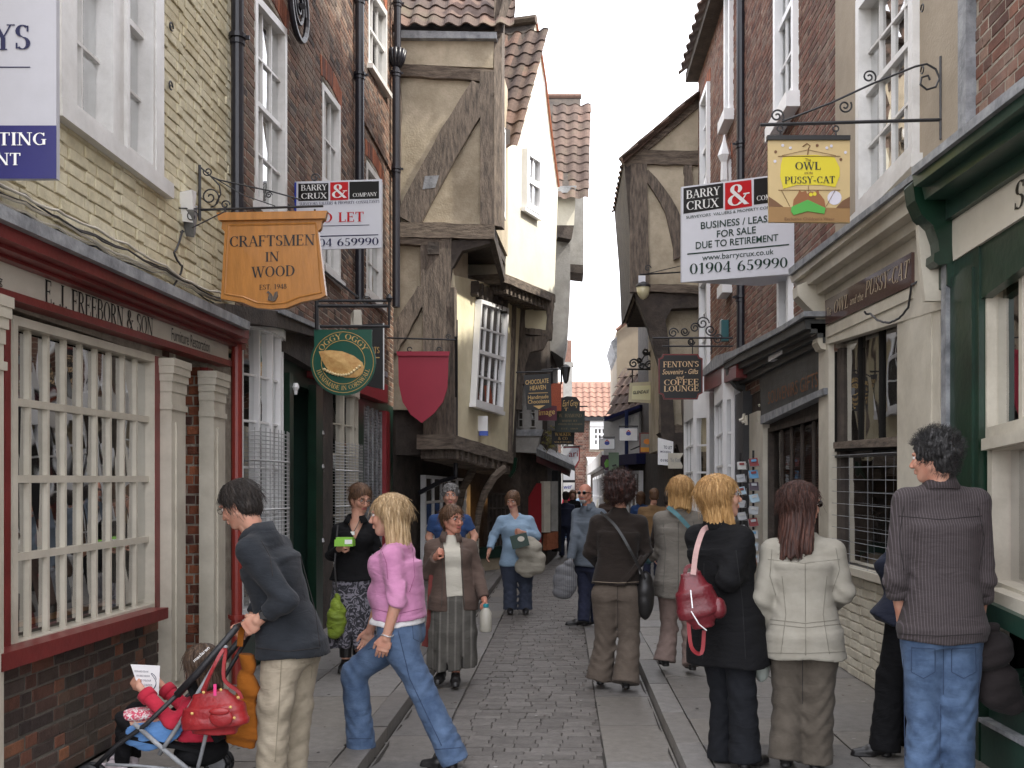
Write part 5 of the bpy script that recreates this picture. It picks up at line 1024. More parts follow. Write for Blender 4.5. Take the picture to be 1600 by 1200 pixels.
fl_poly(t, f, 'painted_sail', YL, [(1223, 246), (1240, 243), (1275, 242), (1304, 246), (1312, 262), (1312, 275), (1305, 292), (1285, 289), (1245, 289), (1224, 295), (1219, 275), (1220, 258)], .004)
fl_poly(t, f, 'painted_moon', flat('moon_white', (.62, .60, .66), .6), circ(1304, 309, 11, 11, 18), .003)
fl_poly(t, f, 'painted_sea', pm('sign_ochre', (.30, .17, .06), .6, .1, 3, 0), [(1201, 323), (1328, 325), (1328, 347), (1201, 347)], .0045); fl_poly(t, f, 'painted_hill', BR_, [(1201, 307), (1212, 314), (1224, 323), (1201, 323)], .004); fl_poly(t, f, 'painted_hill', BR_, [(1306, 325), (1316, 314), (1328, 307), (1328, 325)], .006)
AN = flat('animal_brown', (.27, .105, .035), .6)
fl_poly(t, f, 'painted_animal', AN, [(1238, 330), (1240, 312), (1247, 302), (1249, 297), (1253, 300), (1259, 298), (1262, 304), (1262, 330)], .008); fl_poly(t, f, 'painted_animal', AN, [(1262, 330), (1262, 302), (1266, 299), (1272, 300), (1279, 297), (1280, 302), (1288, 312), (1291, 330)], .0085)
for x in (1267, 1273): fl_poly(t, f, 'painted_eye', YL, circ(x, 303+(x < 1270), 3, 3, 10), .010)
fl_poly(t, f, 'painted_boat', flat('boat_green', (.07, .36, .05), .5), [(1237, 323), (1262, 312), (1290, 325), (1288, 334), (1262, 330), (1240, 336), (1236, 330)], .011)
lettering(t, f, [('OWL', (1242, 265), (1283, 265), 12, dict()), ('PUSSY-CAT', (1226, 287), (1305, 286), 11)], M_blk, .008); lettering(t, f, [('The', (1258, 252), (1267, 252), 5, sn), ('and the', (1257, 272), (1270, 272), 4.5, sn), ("Exclusive Children's Wear", (1226, 344), (1304, 344), 4.5, sn)], BR_, .010)
mb = MB(); rod(mb, [f.hit(1216, 244, .006), f.hit(1313, 244, .006)], .002, 4); rod(mb, [f.hit(1216, 297, .006), f.hit(1313, 297, .006)], .002, 4); rod(mb, [f.hit(1222, 243, .006), f.hit(1262, 234, .006), f.hit(1306, 243, .006)], .0015, 4); rod(mb, [f.hit(1262, 242, .006), f.hit(1263, 232, .006), f.hit(1266, 228, .006), f.hit(1261, 224, .006), f.hit(1254, 229, .006)], .003, 4)
for a, b in (((1221, 297), (1234, 322)), ((1305, 297), (1291, 322)), ((1263, 290), (1263, 300))): rod(mb, [f.hit(*a, .006), f.hit(*b, .006)], .0015, 4)
mb.build('painted_line', BR_, t)
for x, y in ((1212, 237), (1223, 227), (1235, 231), (1292, 231), (1299, 228), (1321, 238), (1211, 252), (1277, 227), (1314, 249)): fl_poly(t, f, 'painted_star', MT['moon_white'] if x not in (1212, 1277, 1314) else BR_, circ(x, y, 2.4, 2.4, 7), .004)
mb = MB(); Dk = D5; rod(mb, [P(1188, 195, Dk), P(1476, 187, Dk)], .011); rod(mb, [P(1470, 88, Dk), P(1470, 218, Dk)], .010); mb.tube([P(1222, 190, Dk), P(1300, 160, Dk), P(1365, 130, Dk), P(1430, 104, Dk), P(1448, 100, Dk), P(1462, 108, Dk), P(1468, 122, Dk), P(1462, 136, Dk), P(1448, 140, Dk), P(1438, 132, Dk), P(1440, 121, Dk), P(1450, 118, Dk), P(1453, 125, Dk)], .007, 6)
for c, s in (((1358, 120), 1), ((1320, 166), -1), ((1214, 181), 1)): mb.tube(scroll(P(*c, Dk), X, Z*s, .045, .008, 1.5, a0=-.6), .006, 5)
for x in (1219, 1306): mb.tube(scroll(P(x, 201, Dk), X, Z, .018, .018, 1), .005, 5); rod(mb, [P(x, 204, Dk), P(x, 212, Dk)], .006)
mb.build('scroll_bracket', M_black, t)
D6 = 13.8; f = cross(1029, D6, 1098, D6)
t = board('hanging_sign', 'black board with maroon edge lettered Fenton\'s Coffee Lounge in cream', 'sign', f, [(1036, 553), (1091, 553), (1093, 558), (1098, 560), (1098, 614), (1092, 617), (1090, 624), (1037, 624), (1035, 617), (1029, 614), (1029, 560), (1034, 558)], M_red, .04)
fl_poly(t, f, 'black_panel', M_blk, [(1038, 555), (1089, 555), (1091, 560), (1096, 562), (1096, 613), (1090, 615), (1088, 622), (1039, 622), (1037, 615), (1031, 613), (1031, 562), (1036, 560)], .004)
cr = flat('cream_letter', (.72, .50, .28), .5); lettering(t, f, [("FENTON'S", (1036, 574), (1092, 573), 9), ('Souvenirs - Gifts', (1035, 585), (1091, 584), 8, dict(font='sans', shear=.3)), ('and', (1056, 592), (1069, 592), 5, dict(font='sans', shear=.3)), ('COFFEE', (1037, 602), (1092, 601), 9), ('LOUNGE', (1037, 612), (1092, 611), 9)], cr, .008)
mb = MB(); rod(mb, [P(1020, 528, D6), P(1145, 528, D6)], .014); rod(mb, [P(1035, 541, D6), P(1145, 541, D6)], .012)
for c, s, r in (((1052, 520), 1, .07), ((1070, 518), -1, .06), ((1086, 512), 1, .07), ((1098, 505), 1, .09), ((1110, 516), -1, .08), ((1122, 530), 1, .07), ((1080, 534), -1, .05)): mb.tube(scroll(P(*c, D6), X, Z*s, r, .015, 1.6), .010, 5)
for x in (1045, 1082, 1112): rod(mb, [P(x, 528, D6), P(x, 553, D6)], .008)
mb.build('scroll_bracket', M_black, t)
# glazed street lantern on the timber gable
t = thing('street_lantern', 'small glass lantern hanging below an iron arm at the corner of the right timber gable', 'lamp', P(1005, 430, 17.6)); mb = MB(); rod(mb, [P(1000, 429, 17.6), P(1070, 425, 17.9)], .014); rod(mb, [P(1010, 428, 17.6), P(1070, 414, 17.9)], .008); mb.tube(scroll(P(1012, 419, 17.6), X, Z, .06, .01, 1.3), .01, 5); mb.lathe(P(1005, 446, 17.6), [(.02, .14), (.03, .08), (.13, .0), (.13, -.03)], 10); mb.build('lantern_arm', M_black, t)
mg = pm('frosted_glass', (.55, .50, .32), .3, .1, 3, 0); mb = MB(); mb.lathe(P(1005, 449, 17.6), [(.12, 0), (.10, -.12), (.055, -.19), (.02, -.21)], 10); mb.build('lantern_glass', mg, t, smooth=True); mb = MB(); c = P(1003, 436, 17.55); mb.box(c, (.12, .01, .12)); mb.build('number_plate', M_signw, t)
# scrolled bracket and cream lightbox, PWT boards, food sign and others
D7 = 21; t, f = small('cream framed light box with dark lettering hanging from a scrolled bracket, far right', [(984, 598), (1023, 596), (1021, 630), (982, 628)], pm('cream_box', (.62, .56, .38), .5, .1, 4, 0), D7); fl_poly(t, f, 'inner_panel', flat('pale_yellow', (.80, .76, .48), .5), [(988, 603), (1017, 602), (1016, 625), (987, 624)], .01); lettering(t, f, [('GLENDALE', (989, 616), (1014, 614), 5, dict(font='sans', shear=.2, bold=.03))], M_blk, .016)
mb = MB(); rod(mb, [P(980, 577, D7), P(1032, 577, D7)], .02); rod(mb, [P(988, 577, D7), P(988, 598, D7)], .015)
for c, s, r in (((990, 568), 1, .10), ((999, 563), -1, .05), ((1003, 572), 1, .06), ((1009, 550), -1, .07), ((1014, 570), 1, .09), ((1023, 552), -1, .14), ((1026, 568), 1, .08)): mb.tube(scroll(P(*c, D7), X, Z*s, r, .02, 1.5), .02, 5)
rod(mb, [P(1001, 565, D7), P(1012, 548, D7)], .015); mb.build('scroll_bracket', M_black, t)
for lb, (x0, y0, x1, y1), d in (('upper white board with a blue emblem and navy frame', (967, 668, 997, 689), 22), ('lower white board with a small blue emblem left of the corner bay', (936, 685, 961, 702), 23.2)):
    t, f = small(lb, [(x0, y0), (x1, y0), (x1, y1), (x0, y1)], M_navy, d, hang=(x0, y0-2, x1, y0-2)); fl_poly(t, f, 'white_panel', M_whtb, [(x0+.8, y0+1), (x1-.8, y0+1), (x1-.8, y1-.6), (x0+.8, y1-.6)], .008); cx, cy = (x0+x1)/2, (y0+y1)/2
    fl_poly(t, f, 'emblem', LB, circ(cx, cy-1, 4, 3, 12), .012); fl_poly(t, f, 'emblem', RB, [(cx-4, cy-3), (cx, cy-7), (cx+4, cy-3), (cx+3, cy-3), (cx, cy-5), (cx-3, cy-3)], .014)
t, f = small('orange and grey food sign with a red frame, far right', [(999, 676), (1022, 676), (1022, 708), (999, 708)], M_red, 21.5, hang=(985, 703, 1000, 697)); fl_poly(t, f, 'grey_panel', M_greyp, [(1001, 678), (1020, 678), (1020, 699), (1001, 699)], .006); fl_poly(t, f, 'orange_panel', flat('amber', (.70, .30, .03), .5), [(1001, 699), (1020, 699), (1020, 706), (1001, 706)], .006); fl_poly(t, f, 'painted_food', flat('food_orange', (.75, .25, .03), .5), circ(1011, 690, 5.5, 4.5, 9), .010)
t, f = small('sage green board hanging low beside the corner bay', [(951, 707), (967, 707), (967, 735), (951, 735)], pm('sage_paint', (.16, .24, .15), .5, .1, 3, 0), 23.4); fl_poly(t, f, 'emblem', M_blk, [(956, 727), (963, 725), (963, 728), (957, 729)], .006)
t, f = small('purple sign with a green leaf emblem behind the sage green board', [(940, 711), (953, 711), (955, 736), (946, 735), (940, 728)], pm('plum_paint', (.07, .012, .05), .5, .1, 3, 0), 23.8); fl_poly(t, f, 'emblem', flat('leaf_emblem', (.15, .4, .05), .5), [(944, 724), (948, 717), (952, 720), (951, 729), (946, 731)], .006)
small('white to let board with blue base under the timber gable', [(1028, 684), (1052, 690), (1052, 728), (1028, 726)], M_whtb, 17.8, [('TO LET', (1037, 701), (1050, 702), 5, sb), ('MODERN', (1032, 707), (1048, 708), 3, sn), ('01904', (1032, 721), (1047, 722), 4, sb)], M_navy)
small('small cream board with grey lettering below the to let board', [(1044, 708), (1068, 708), (1062, 718), (1067, 728), (1066, 732), (1044, 732)], M_stone, 17.4, [('Ye Knit', (1047, 722), (1064, 722), 7, sn)], M_lead)
# street lamp bracket among the left signs
t = thing('street_lantern', 'black iron lantern bracket among the left signs below the grey bulging wall', 'lamp', P(880, 580, 19)); mb = MB(); rod(mb, [P(846, 578, 19), P(882, 576, 19)], .015, 5); mb.lathe(P(884, 578, 19), [(.03, .10), (.09, .05), (.07, -.05), (.05, -.20), (.02, -.25)], 6); mb.build('lantern', M_black, t)
# postcard racks outside the dark shopfront
def rack(lab, px, d, n):
    base = P(px, 767, d); base.z = PVH; t = thing('postcard_rack', lab, 'display rack', base, 'postcard racks outside the dark shopfront'); mb = MB(); rod(mb, [base, base+Vector((0, 0, 2.0))], .014); mb.lathe(base, [(.16, 0), (.16, .02), (.03, .05)], 10); mb.build('rack_pole', M_black, t)
    for i in range(n):
        z = .75+i*1.25/n; mb = MB(); c = base+Vector((random.uniform(-.01, .01), -.05, z)); rot = Matrix.Rotation(R(-22), 3, 'X') @ Matrix.Rotation(R(random.uniform(-14, 14)), 3, 'Y'); mb.box(c, (.105, .006, .10), rot=rot); mb.box(c+Vector((0, -.006, .02)), (.06, .004, .03), 1, rot=rot); mb.build('postcard', [random.choice(CARDS), random.choice(CARDS)], t)
        mb = MB(); mb.tube([c+Vector((-.06, -.01, .03)), c+Vector((-.06, -.04, -.05)), c+Vector((.06, -.04, -.05)), c+Vector((.06, -.01, .03))], .004, 4); mb.build('wire_pocket', M_wire, t)
CARDS = [flat('card_white', (.5, .5, .48)), flat('card_blue', (.12, .3, .5)), flat('card_red', (.22, .04, .04)), flat('card_pale', (.42, .44, .46)), flat('card_dark', (.08, .06, .08)), flat('card_sky', (.4, .55, .65))]
rack('tall wire rack of postcards nearest the brown slatted window', 1177, 11.9, 9); rack('wire rack of darker postcards behind the nearest rack', 1157, 12.7, 8)
# ================= people: signed distance bodies, meshed by surface nets =================
def surface_nets(f, lo, h):
    nx, ny, nz = f.shape; ins = f < 0; S = np.zeros((nx-1, ny-1, nz-1, 3), np.float32); Cn = np.zeros((nx-1, ny-1, nz-1), np.int16)
    sl = lambda o, n: slice(o, n-1+o)
    cr = [(dx, dy, dz) for dx in (0, 1) for dy in (0, 1) for dz in (0, 1)]
    V8 = {c: f[sl(c[0], nx), sl(c[1], ny), sl(c[2], nz)] for c in cr}
    for a in cr:
        for ax in range(3):
            if a[ax]: continue
            b = list(a); b[ax] = 1; b = tuple(b); A, B_ = V8[a], V8[b]; m = (A < 0) != (B_ < 0)
            t = np.where(m, A/np.where(m, A-B_, 1), 0)
            for k in range(3): S[..., k] += np.where(m, a[k]+(t if k == ax else 0), 0)
            Cn += m
    act = Cn > 0; idx = -np.ones(act.shape, np.int64); ii = np.argwhere(act); idx[act] = np.arange(len(ii))
    vs = (ii+S[act]/Cn[act][:, None])*h+np.array(lo); faces = []
    for ax in range(3):
        u, v = [(1, 2), (2, 0), (0, 1)][ax]; a = [slice(1, -1)]*3; a[ax] = slice(0, -1); b = list(a); b[ax] = slice(1, None)
        A, B_ = ins[tuple(a)], ins[tuple(b)]; e = np.argwhere(A != B_); 
        if not len(e): continue
        s = A[tuple(e.T)]; g = e.copy()
        for k in range(3):
            if k != ax: g[:, k] += 1
        def c(du, dv): q = g.copy(); q[:, u] -= du; q[:, v] -= dv; return idx[tuple(q.T)]
        q = np.stack([c(1, 1), c(0, 1), c(0, 0), c(1, 0)], 1); q[~s] = q[~s][:, ::-1]; q = q[(q >= 0).all(1)]; faces.append(q)
    return vs, (np.concatenate(faces) if faces else np.zeros((0, 4), int))
class SDF:
    def __init__(s, lo, hi, h):
        s.lo = np.array(lo, float)-2*h; s.h = h; n = np.ceil((np.array(hi, float)+2*h-s.lo)/h).astype(int)+1; s.n = n; s.f = np.full(tuple(n), .3, np.float32)
    def blk(s, lo, hi):
        a = np.clip(np.floor((np.array(lo)-s.lo)/s.h).astype(int), 0, s.n-1); b = np.clip(np.ceil((np.array(hi)-s.lo)/s.h).astype(int)+1, a+1, s.n)
        g = [(np.arange(a[i], b[i])*s.h+s.lo[i]).astype(np.float32) for i in range(3)]
        return tuple(slice(a[i], b[i]) for i in range(3)), g[0][:, None, None], g[1][None, :, None], g[2][None, None, :]
    def comb(s, sl, d, k, sub=False):
        F_ = s.f[sl]
        if sub: d = -d; h = np.clip(.5+.5*(d-F_)/k, 0, 1) if k else 0; s.f[sl] = (F_*(1-h)+d*h+k*h*(1-h)) if k else np.maximum(F_, d); return
        if k: h = np.clip(.5+.5*(F_-d)/k, 0, 1); s.f[sl] = F_*(1-h)+d*h-k*h*(1-h)
        else: s.f[sl] = np.minimum(F_, d)
    def cone(s, a, b, ra, rb, k=.02, cut=False, sub=False, side=None, flat=1.0):
        a, b = np.array(a, float), np.array(b, float); m = max(ra, rb)*1.05+k+3*s.h
        sl, X, Y, Z = s.blk(np.minimum(a, b)-m, np.maximum(a, b)+m); ab = b-a; L2 = max(ab@ab, 1e-9)
        t = ((X-a[0])*ab[0]+(Y-a[1])*ab[1]+(Z-a[2])*ab[2])/L2; tc = np.clip(t, 0, 1)
        dx, dy, dz = X-a[0]-tc*ab[0], Y-a[1]-tc*ab[1], Z-a[2]-tc*ab[2]; r = ra+(rb-ra)*tc
        if side is not None:
            q = dx*side[0]+dy*side[1]+dz*side[2]; dd = dx*dx+dy*dy+dz*dz-q*q; d = np.sqrt(q*q+np.maximum(dd, 0)/(flat*flat)); d = (d-r)*flat
        else: d = np.sqrt(dx*dx+dy*dy+dz*dz)-r
        if cut: d = np.maximum(d, (t-1)*math.sqrt(L2))
        s.comb(sl, d, k, sub)
    def ell(s, c, r, k=.02, M=None, sub=False):
        c = np.array(c, float); r = np.array(r, float); m = r.max()+k+3*s.h if M is not None else r+k+3*s.h; sl, X, Y, Z = s.blk(c-m, c+m); x, y, z = X-c[0], Y-c[1], Z-c[2]
        if M is not None: x, y, z = (x*M[i][0]+y*M[i][1]+z*M[i][2] for i in range(3))
        q = np.sqrt((x/r[0])**2+(y/r[1])**2+(z/r[2])**2); q2 = np.sqrt((x/r[0]**2)**2+(y/r[1]**2)**2+(z/r[2]**2)**2)
        s.comb(sl, q*(q-1)/np.maximum(q2, 1e-6), k, sub)
    def trunk(s, st, side, fwd, k=.03):      # stations (point, half width, half depth)
        for (a, wa, da), (b, wb, db) in zip(st[:-1], st[1:]):
            a, b = np.array(a, float), np.array(b, float); m = max(wa, wb, da, db)+k+3*s.h; sl, X, Y, Z = s.blk(np.minimum(a, b)-m, np.maximum(a, b)+m)
            ab = b-a; L = math.sqrt(ab@ab); t = ((X-a[0])*ab[0]+(Y-a[1])*ab[1]+(Z-a[2])*ab[2])/(L*L); tc = np.clip(t, 0, 1); ex = (t-tc)*L
            dx, dy, dz = X-a[0]-t*ab[0], Y-a[1]-t*ab[1], Z-a[2]-t*ab[2]; w_, d_ = wa+(wb-wa)*tc, da+(db-da)*tc
            p = np.abs(dx*side[0]+dy*side[1]+dz*side[2])/w_; q = np.abs(dx*fwd[0]+dy*fwd[1]+dz*fwd[2])/d_; mn = np.minimum(w_, d_)
            d = np.maximum(((p**2.3+q**2.3)**(1/2.3)-1)*mn, np.abs(ex)-.018)
            s.comb(sl, d, min(k, .010))
    def full(s): return s.blk(s.lo, s.lo+s.n*s.h)
    def carve(s, fn): sl, X, Y, Z = s.full(); s.f[sl] = np.maximum(s.f[sl], fn(X, Y, Z))
    def disp(s, fn): sl, X, Y, Z = s.full(); s.f[sl] = s.f[sl]+fn(X, Y, Z)
    def mesh(s): s.f[0] = s.f[-1] = .1; s.f[:, 0] = s.f[:, -1] = .1; s.f[:, :, 0] = s.f[:, :, -1] = .1; return surface_nets(s.f, s.lo, s.h)
def folds(amp, sd=0, fz=13., fx=7., pull=(0, 0, 0)):
    rg = np.random.default_rng(sd); W_ = [(rg.uniform(-1, 1)*9, rg.uniform(-1, 1)*7, rg.uniform(3, 11)*fz/13, rg.uniform(0, 6.28), rg.uniform(0, 6.28)) for _ in range(4)]
    def fn(X, Y, Z):
        out = 0
        for kx, ky, kz, p, q in W_:
            w1 = kx*X+ky*Y+kz*Z+1.5*np.sin(6*X+4*Z+q)+1.2*np.sin(5*Y-3*Z+p)+p; out = out+(1-2*np.abs(np.sin(w1)))*np.clip(np.sin(3.7*X+q)*np.sin(4.3*Z+p)+.3, 0, 1.3)
        return amp*out*.9
    return fn
def np_mesh(name, parts, mats, parent, off, smooth=True):      # parts [(verts, faces, material index)]
    vs = np.concatenate([p[0] for p in parts])-np.array(off); b = 0; fs = []; mi = []
    for v, f, m in parts: fs.append(f+b); mi += [m]*len(f); b += len(v)
    fs = np.concatenate(fs); me = bpy.data.meshes.new(name); me.from_pydata(vs.tolist(), [], fs.tolist())
    for q in mats: me.materials.append(q)
    if len(mats) > 1: me.polygons.foreach_set('material_index', mi)
    me.polygons.foreach_set('use_smooth', [smooth]*len(fs)); me.update(); o = mesh_obj(name, me, parent); WO[o.name] = Vector(off); return o
# ---- head, hand and shoe masters ----
def make_head(male=False, old=False, hh=.0048):
    s = SDF((-.1, -.13, -.2), (.1, .14, .14), hh); j = 1.12 if male else 1.0
    s.ell((0, -.012, .032), (.073, .092, .08), .02); s.ell((0, .028, -.02), (.060, .062, .082), .03); s.ell((0, .050, -.088), (.026*j, .026, .022), .03)
    for x in (-1, 1):
        s.cone((x*.054*j, .0, -.045), (x*.018, .052, -.094), .020, .018, .025); s.ell((x*.034, .068, -.028), (.022, .020, .02), .02)
        s.ell((x*.031, .099, .008), (.019, .016, .013), .012, sub=True); s.cone((x*.046, .080, .027), (x*.014, .090, .025), .0075, .008, .01)
        s.ell((x*.073, -.008, -.008), (.009, .018, .031), .006); s.ell((x*.079, -.002, -.004), (.006, .009, .018), .004, sub=True)
        s.ell((x*.012, .098, -.036), (.008, .010, .007), .006)
    s.cone((0, .086, .012), (0, .108, -.030), .008, .0115 if not male else .013, .008); s.cone((-.018, .088, -.0565), (.018, .088, -.0565), .0065, .0065, .006); s.cone((-.014, .087, -.067), (.014, .087, -.067), .007, .007, .006)
    s.cone((0, -.022, -.06), (0, -.028, -.115), .050*j, .046*j, .03)
    v, f = s.mesh(); c = v[f].mean(1); m = np.zeros(len(f), int)
    m[(np.abs(c[:, 0]) < .021) & (c[:, 2] < -.051) & (c[:, 2] > -.073) & (c[:, 1] > .086)] = 1
    br = (np.abs(c[:, 0]) > .013) & (np.abs(c[:, 0]) < .046) & (c[:, 2] > .024) & (c[:, 2] < .034) & (c[:, 1] > .075); m[br] = 2
    out = [(v, f[m == i], i) for i in range(3)]
    for x in (-1, 1):
        e = SDF((x*.031-.014, .066, -.006), (x*.031+.014, .094, .022), .0028); e.ell((x*.031, .0795, .0075), (.0115, .0115, .0100), 0); ev, ef = e.mesh(); ec = ev[ef].mean(1); iris = (ec[:, 1] > .088) & (np.hypot(ec[:, 0]-x*.031, ec[:, 2]-.0075) < .0058)
        out += [(ev, ef[~iris], 3), (ev, ef[iris], 4)]
    return out
def make_hand(grip):
    s = SDF((-.055, -.05, -.03), (.065, .075, .20), .0042)
    s.cone((0, 0, -.03), (0, 0, .02), .026, .027, .01); s.trunk([((0, 0, .01), .028, .017), ((0, .002, .055), .040, .015), ((0, .002, .085), .040, .013)], (1, 0, 0), (0, 1, 0), .008)
    for i, (x, L) in enumerate(((.029, .070), (.010, .078), (-.010, .073), (-.029, .057))):
        p = np.array([x, .002, .085]); a = 0; bend = (62, 72, 50) if grip else (14+4*i, 20, 14)
        d = np.array([x*.9, 0, 1.]); 
        for q, (l, r0, r1) in enumerate(((.44, .0095, .0088), (.32, .0088, .008), (.26, .008, .0065))):
            a += R(bend[q]); dd = np.array([x*(1.2 if not grip else 0), math.sin(a), math.cos(a)]); dd /= np.linalg.norm(dd); n_ = p+dd*L*l; s.cone(p, n_, r0, r1, .003); p = n_
    t0, t1, t2 = (np.array([.028, .004, .028]), np.array([.052, .022, .062]), np.array([.040, .048, .080])) if grip else (np.array([.026, .004, .025]), np.array([.052, .012, .065]), np.array([.056, .022, .098]))
    s.cone(t0, t1, .014, .011, .008); s.cone(t1, t2, .0105, .008, .004); return s.mesh()
def make_shoe(heel=.02, wide=1.0):
    s = SDF((-.055, -.1, 0), (.055, .2, .13), .0055); w_ = wide
    s.cone((0, -.045, .045+heel*.5), (0, .05, .038), .036*w_, .040*w_, .02, side=(1, 0, 0), flat=.95); s.cone((0, .05, .034), (0, .145, .024), .041*w_, .030*w_, .02, side=(1, 0, 0), flat=.7); s.cone((0, -.04, .05), (0, -.035, .11), .034, .036, .02)
    s.cone((0, -.04, .012), (0, -.04, .012), .033, .033, .004); s.cone((0, .06, .005), (0, .14, .006), .041*w_, .032*w_, .004)
    s.carve(lambda X, Y, Z: -(Z+0*X+0*Y)+.001); s.carve(lambda X, Y, Z: np.minimum(heel*.8-Z+0*X, np.minimum(.035-Y, Y+.0)+0*Z)+0*X if heel > .03 else -1+0*X+0*Y+0*Z); s.carve(lambda X, Y, Z: Z-.10+.3*np.clip(Y+.0, 0, 1)+0*X); return s.mesh()
HEADS = {}; HANDS = {g: make_hand(g) for g in (0, 1)}; SHOES = {}
def make_hair(style, seed=0, hh=.0055):
    s = SDF((-.17, -.22, -.42 if style == 'long' else -.26), (.17, .16, .20), hh); rg = np.random.default_rng(seed)
    if style == 'curly':
        s.ell((0, -.030, .015), (.120, .118, .128), 0)
        for _ in range(110):
            a, b = rg.uniform(0, 6.28), rg.uniform(-1.2, 1.5); d = np.array([math.cos(a)*math.cos(b), math.sin(a)*math.cos(b), math.sin(b)]); s.ell(np.array([0, -.030, .015])+d*np.array([.115, .115, .123]), (.021, .021, .021), .008)
    elif style in ('short', 'crop', 'wavy'):
        t = {'short': .012, 'crop': .006, 'wavy': .012}[style]; s.ell((0, -.016, .040), (.073+t, .094+t, .080+t), 0); s.ell((0, -.045, -.02), (.066+t*.7, .062+t*.8, .075), .02)
        if style == 'wavy':
            for _ in range(70):
                a, b = rg.uniform(0, 6.28), rg.uniform(-.5, 1.5); d = np.array([math.cos(a)*math.cos(b), math.sin(a)*math.cos(b), math.sin(b)]); s.ell(np.array([0, -.02, .038])+d*np.array([.085, .105, .09]), (.017, .017, .017), .01)
    elif style in ('bob', 'female'):
        t = .020 if style == 'bob' else .016; lo = -.14 if style == 'bob' else -.05
        s.ell((0, -.02, .040), (.076+t, .095+t, .080+t), 0); s.cone((0, -.04, 0), (0, -.045, lo), .088, .080, .02, side=(1, 0, 0), flat=.85)
        for x in (-1, 1): s.cone((x*.075, .0, .03), (x*.075, .012, lo), .030, .026, .02)
    elif style == 'long':
        s.ell((0, -.02, .040), (.092, .112, .096), 0); s.cone((0, -.045, 0), (0, -.085, -.32), .098, .085, .02, side=(1, 0, 0), flat=.62)
        for x in (-1, 1): s.cone((x*.078, .0, .03), (x*.082, -.02, -.24), .030, .030, .02)
    elif style == 'mid':
        s.ell((0, -.02, .040), (.092, .112, .096), 0); s.cone((0, -.045, 0), (0, -.07, -.19), .100, .090, .02, side=(1, 0, 0), flat=.68)
        for x in (-1, 1): s.cone((x*.078, -.012, .03), (x*.086, -.030, -.18), .030, .030, .02)
    elif style == 'fringe': s.ell((0, -.030, .0), (.082, .080, .052), 0)
    # face opening
    if style != 'fringe':
        fz = .070 if style in ('short', 'crop', 'wavy') else .052
        s.ell((0, .120, -.03), (.068 if style in ('long', 'mid', 'bob', 'female') else .085, .085, .098 if style in ('short', 'crop', 'wavy', 'curly') else .088), .012, sub=True)
        if style in ('short', 'crop', 'wavy'): 
            s.carve(lambda X, Y, Z: np.minimum(Y+.012+0*X, (-.02+(-Y)*.0)-Z+0*X)); s.carve(lambda X, Y, Z: -.078-Z+0*X+0*Y)
        if style == 'curly': s.carve(lambda X, Y, Z: -.125-Z+0*X+0*Y)
    else: s.carve(lambda X, Y, Z: np.maximum(Z-.03+0*X+0*Y, Y-.02+0*X)); s.carve(lambda X, Y, Z: -.06-Z+0*X+0*Y)
    if style == 'fringe': return s.mesh()
    am = {'curly': .004, 'wavy': .003}.get(style, .0026); c = rg.uniform(0, 6)
    def dsp(X, Y, Z):
        th = np.arctan2(X, -(Y+.02)); return am*(np.sin(26*th+3*np.sin(9*Z+c)+1.5*np.sin(22*Z))+.6*np.sin(47*th+4*np.sin(12*Z+c)))+0*Z
    s.disp(dsp)
    if style in ('long', 'mid', 'bob', 'female'): 
        L0 = {'long': -.30, 'mid': -.20, 'bob': -.15, 'female': -.075}[style]; s.carve(lambda X, Y, Z: L0-Z+.022*np.sin(40*X+c)+.014*np.sin(95*X+60*Y)+0*Y)
    return s.mesh()
def hairmat(name, c, c2):
    m, t, b = nodes(name); tc = N(t, 'TexCoord'); mp = N(t, 'Mapping'); mp.inputs['Scale'].default_value = (90, 90, 7); t.links.new(tc.outputs['Object'], mp.inputs[0])
    n = N(t, 'TexNoise', i_Scale=1.0, i_Detail=5.0, i_Roughness=.7); t.links.new(mp.outputs[0], n.inputs[0]); r = ramp(t, n.outputs[0], [(.3, mul(c, .4)), (.5, c), (.66, c2)]); t.links.new(r.outputs[0], b.inputs['Base Color'])
    bp = N(t, 'Bump', i_Strength=.7, i_Distance=.01); t.links.new(n.outputs[0], bp.inputs['Height']); t.links.new(bp.outputs[0], b.inputs['Normal']); b.inputs['Roughness'].default_value = .48; b.inputs['Specular IOR Level'].default_value = .45; return m
def skinmat(name, c):
    m, t, b = nodes(name); tc = N(t, 'TexCoord'); n = N(t, 'TexNoise', i_Scale=14.0, i_Detail=5.0); t.links.new(tc.outputs['Object'], n.inputs[0]); r = ramp(t, n.outputs[0], [(.3, (c[0]*.86, c[1]*.68, c[2]*.64)), (.7, c)]); t.links.new(r.outputs[0], b.inputs['Base Color'])
    b.inputs['Subsurface Weight'].default_value = .12; b.inputs['Subsurface Radius'].default_value = (.02, .008, .005); b.inputs['Roughness'].default_value = .62; b.inputs['Specular IOR Level'].default_value = .25; n2 = N(t, 'TexNoise', i_Scale=90.0, i_Detail=4.0); t.links.new(tc.outputs['Object'], n2.inputs[0]); bp = N(t, 'Bump', i_Strength=.3, i_Distance=.004); t.links.new(n2.outputs[0], bp.inputs['Height']); t.links.new(bp.outputs[0], b.inputs['Normal']); return m
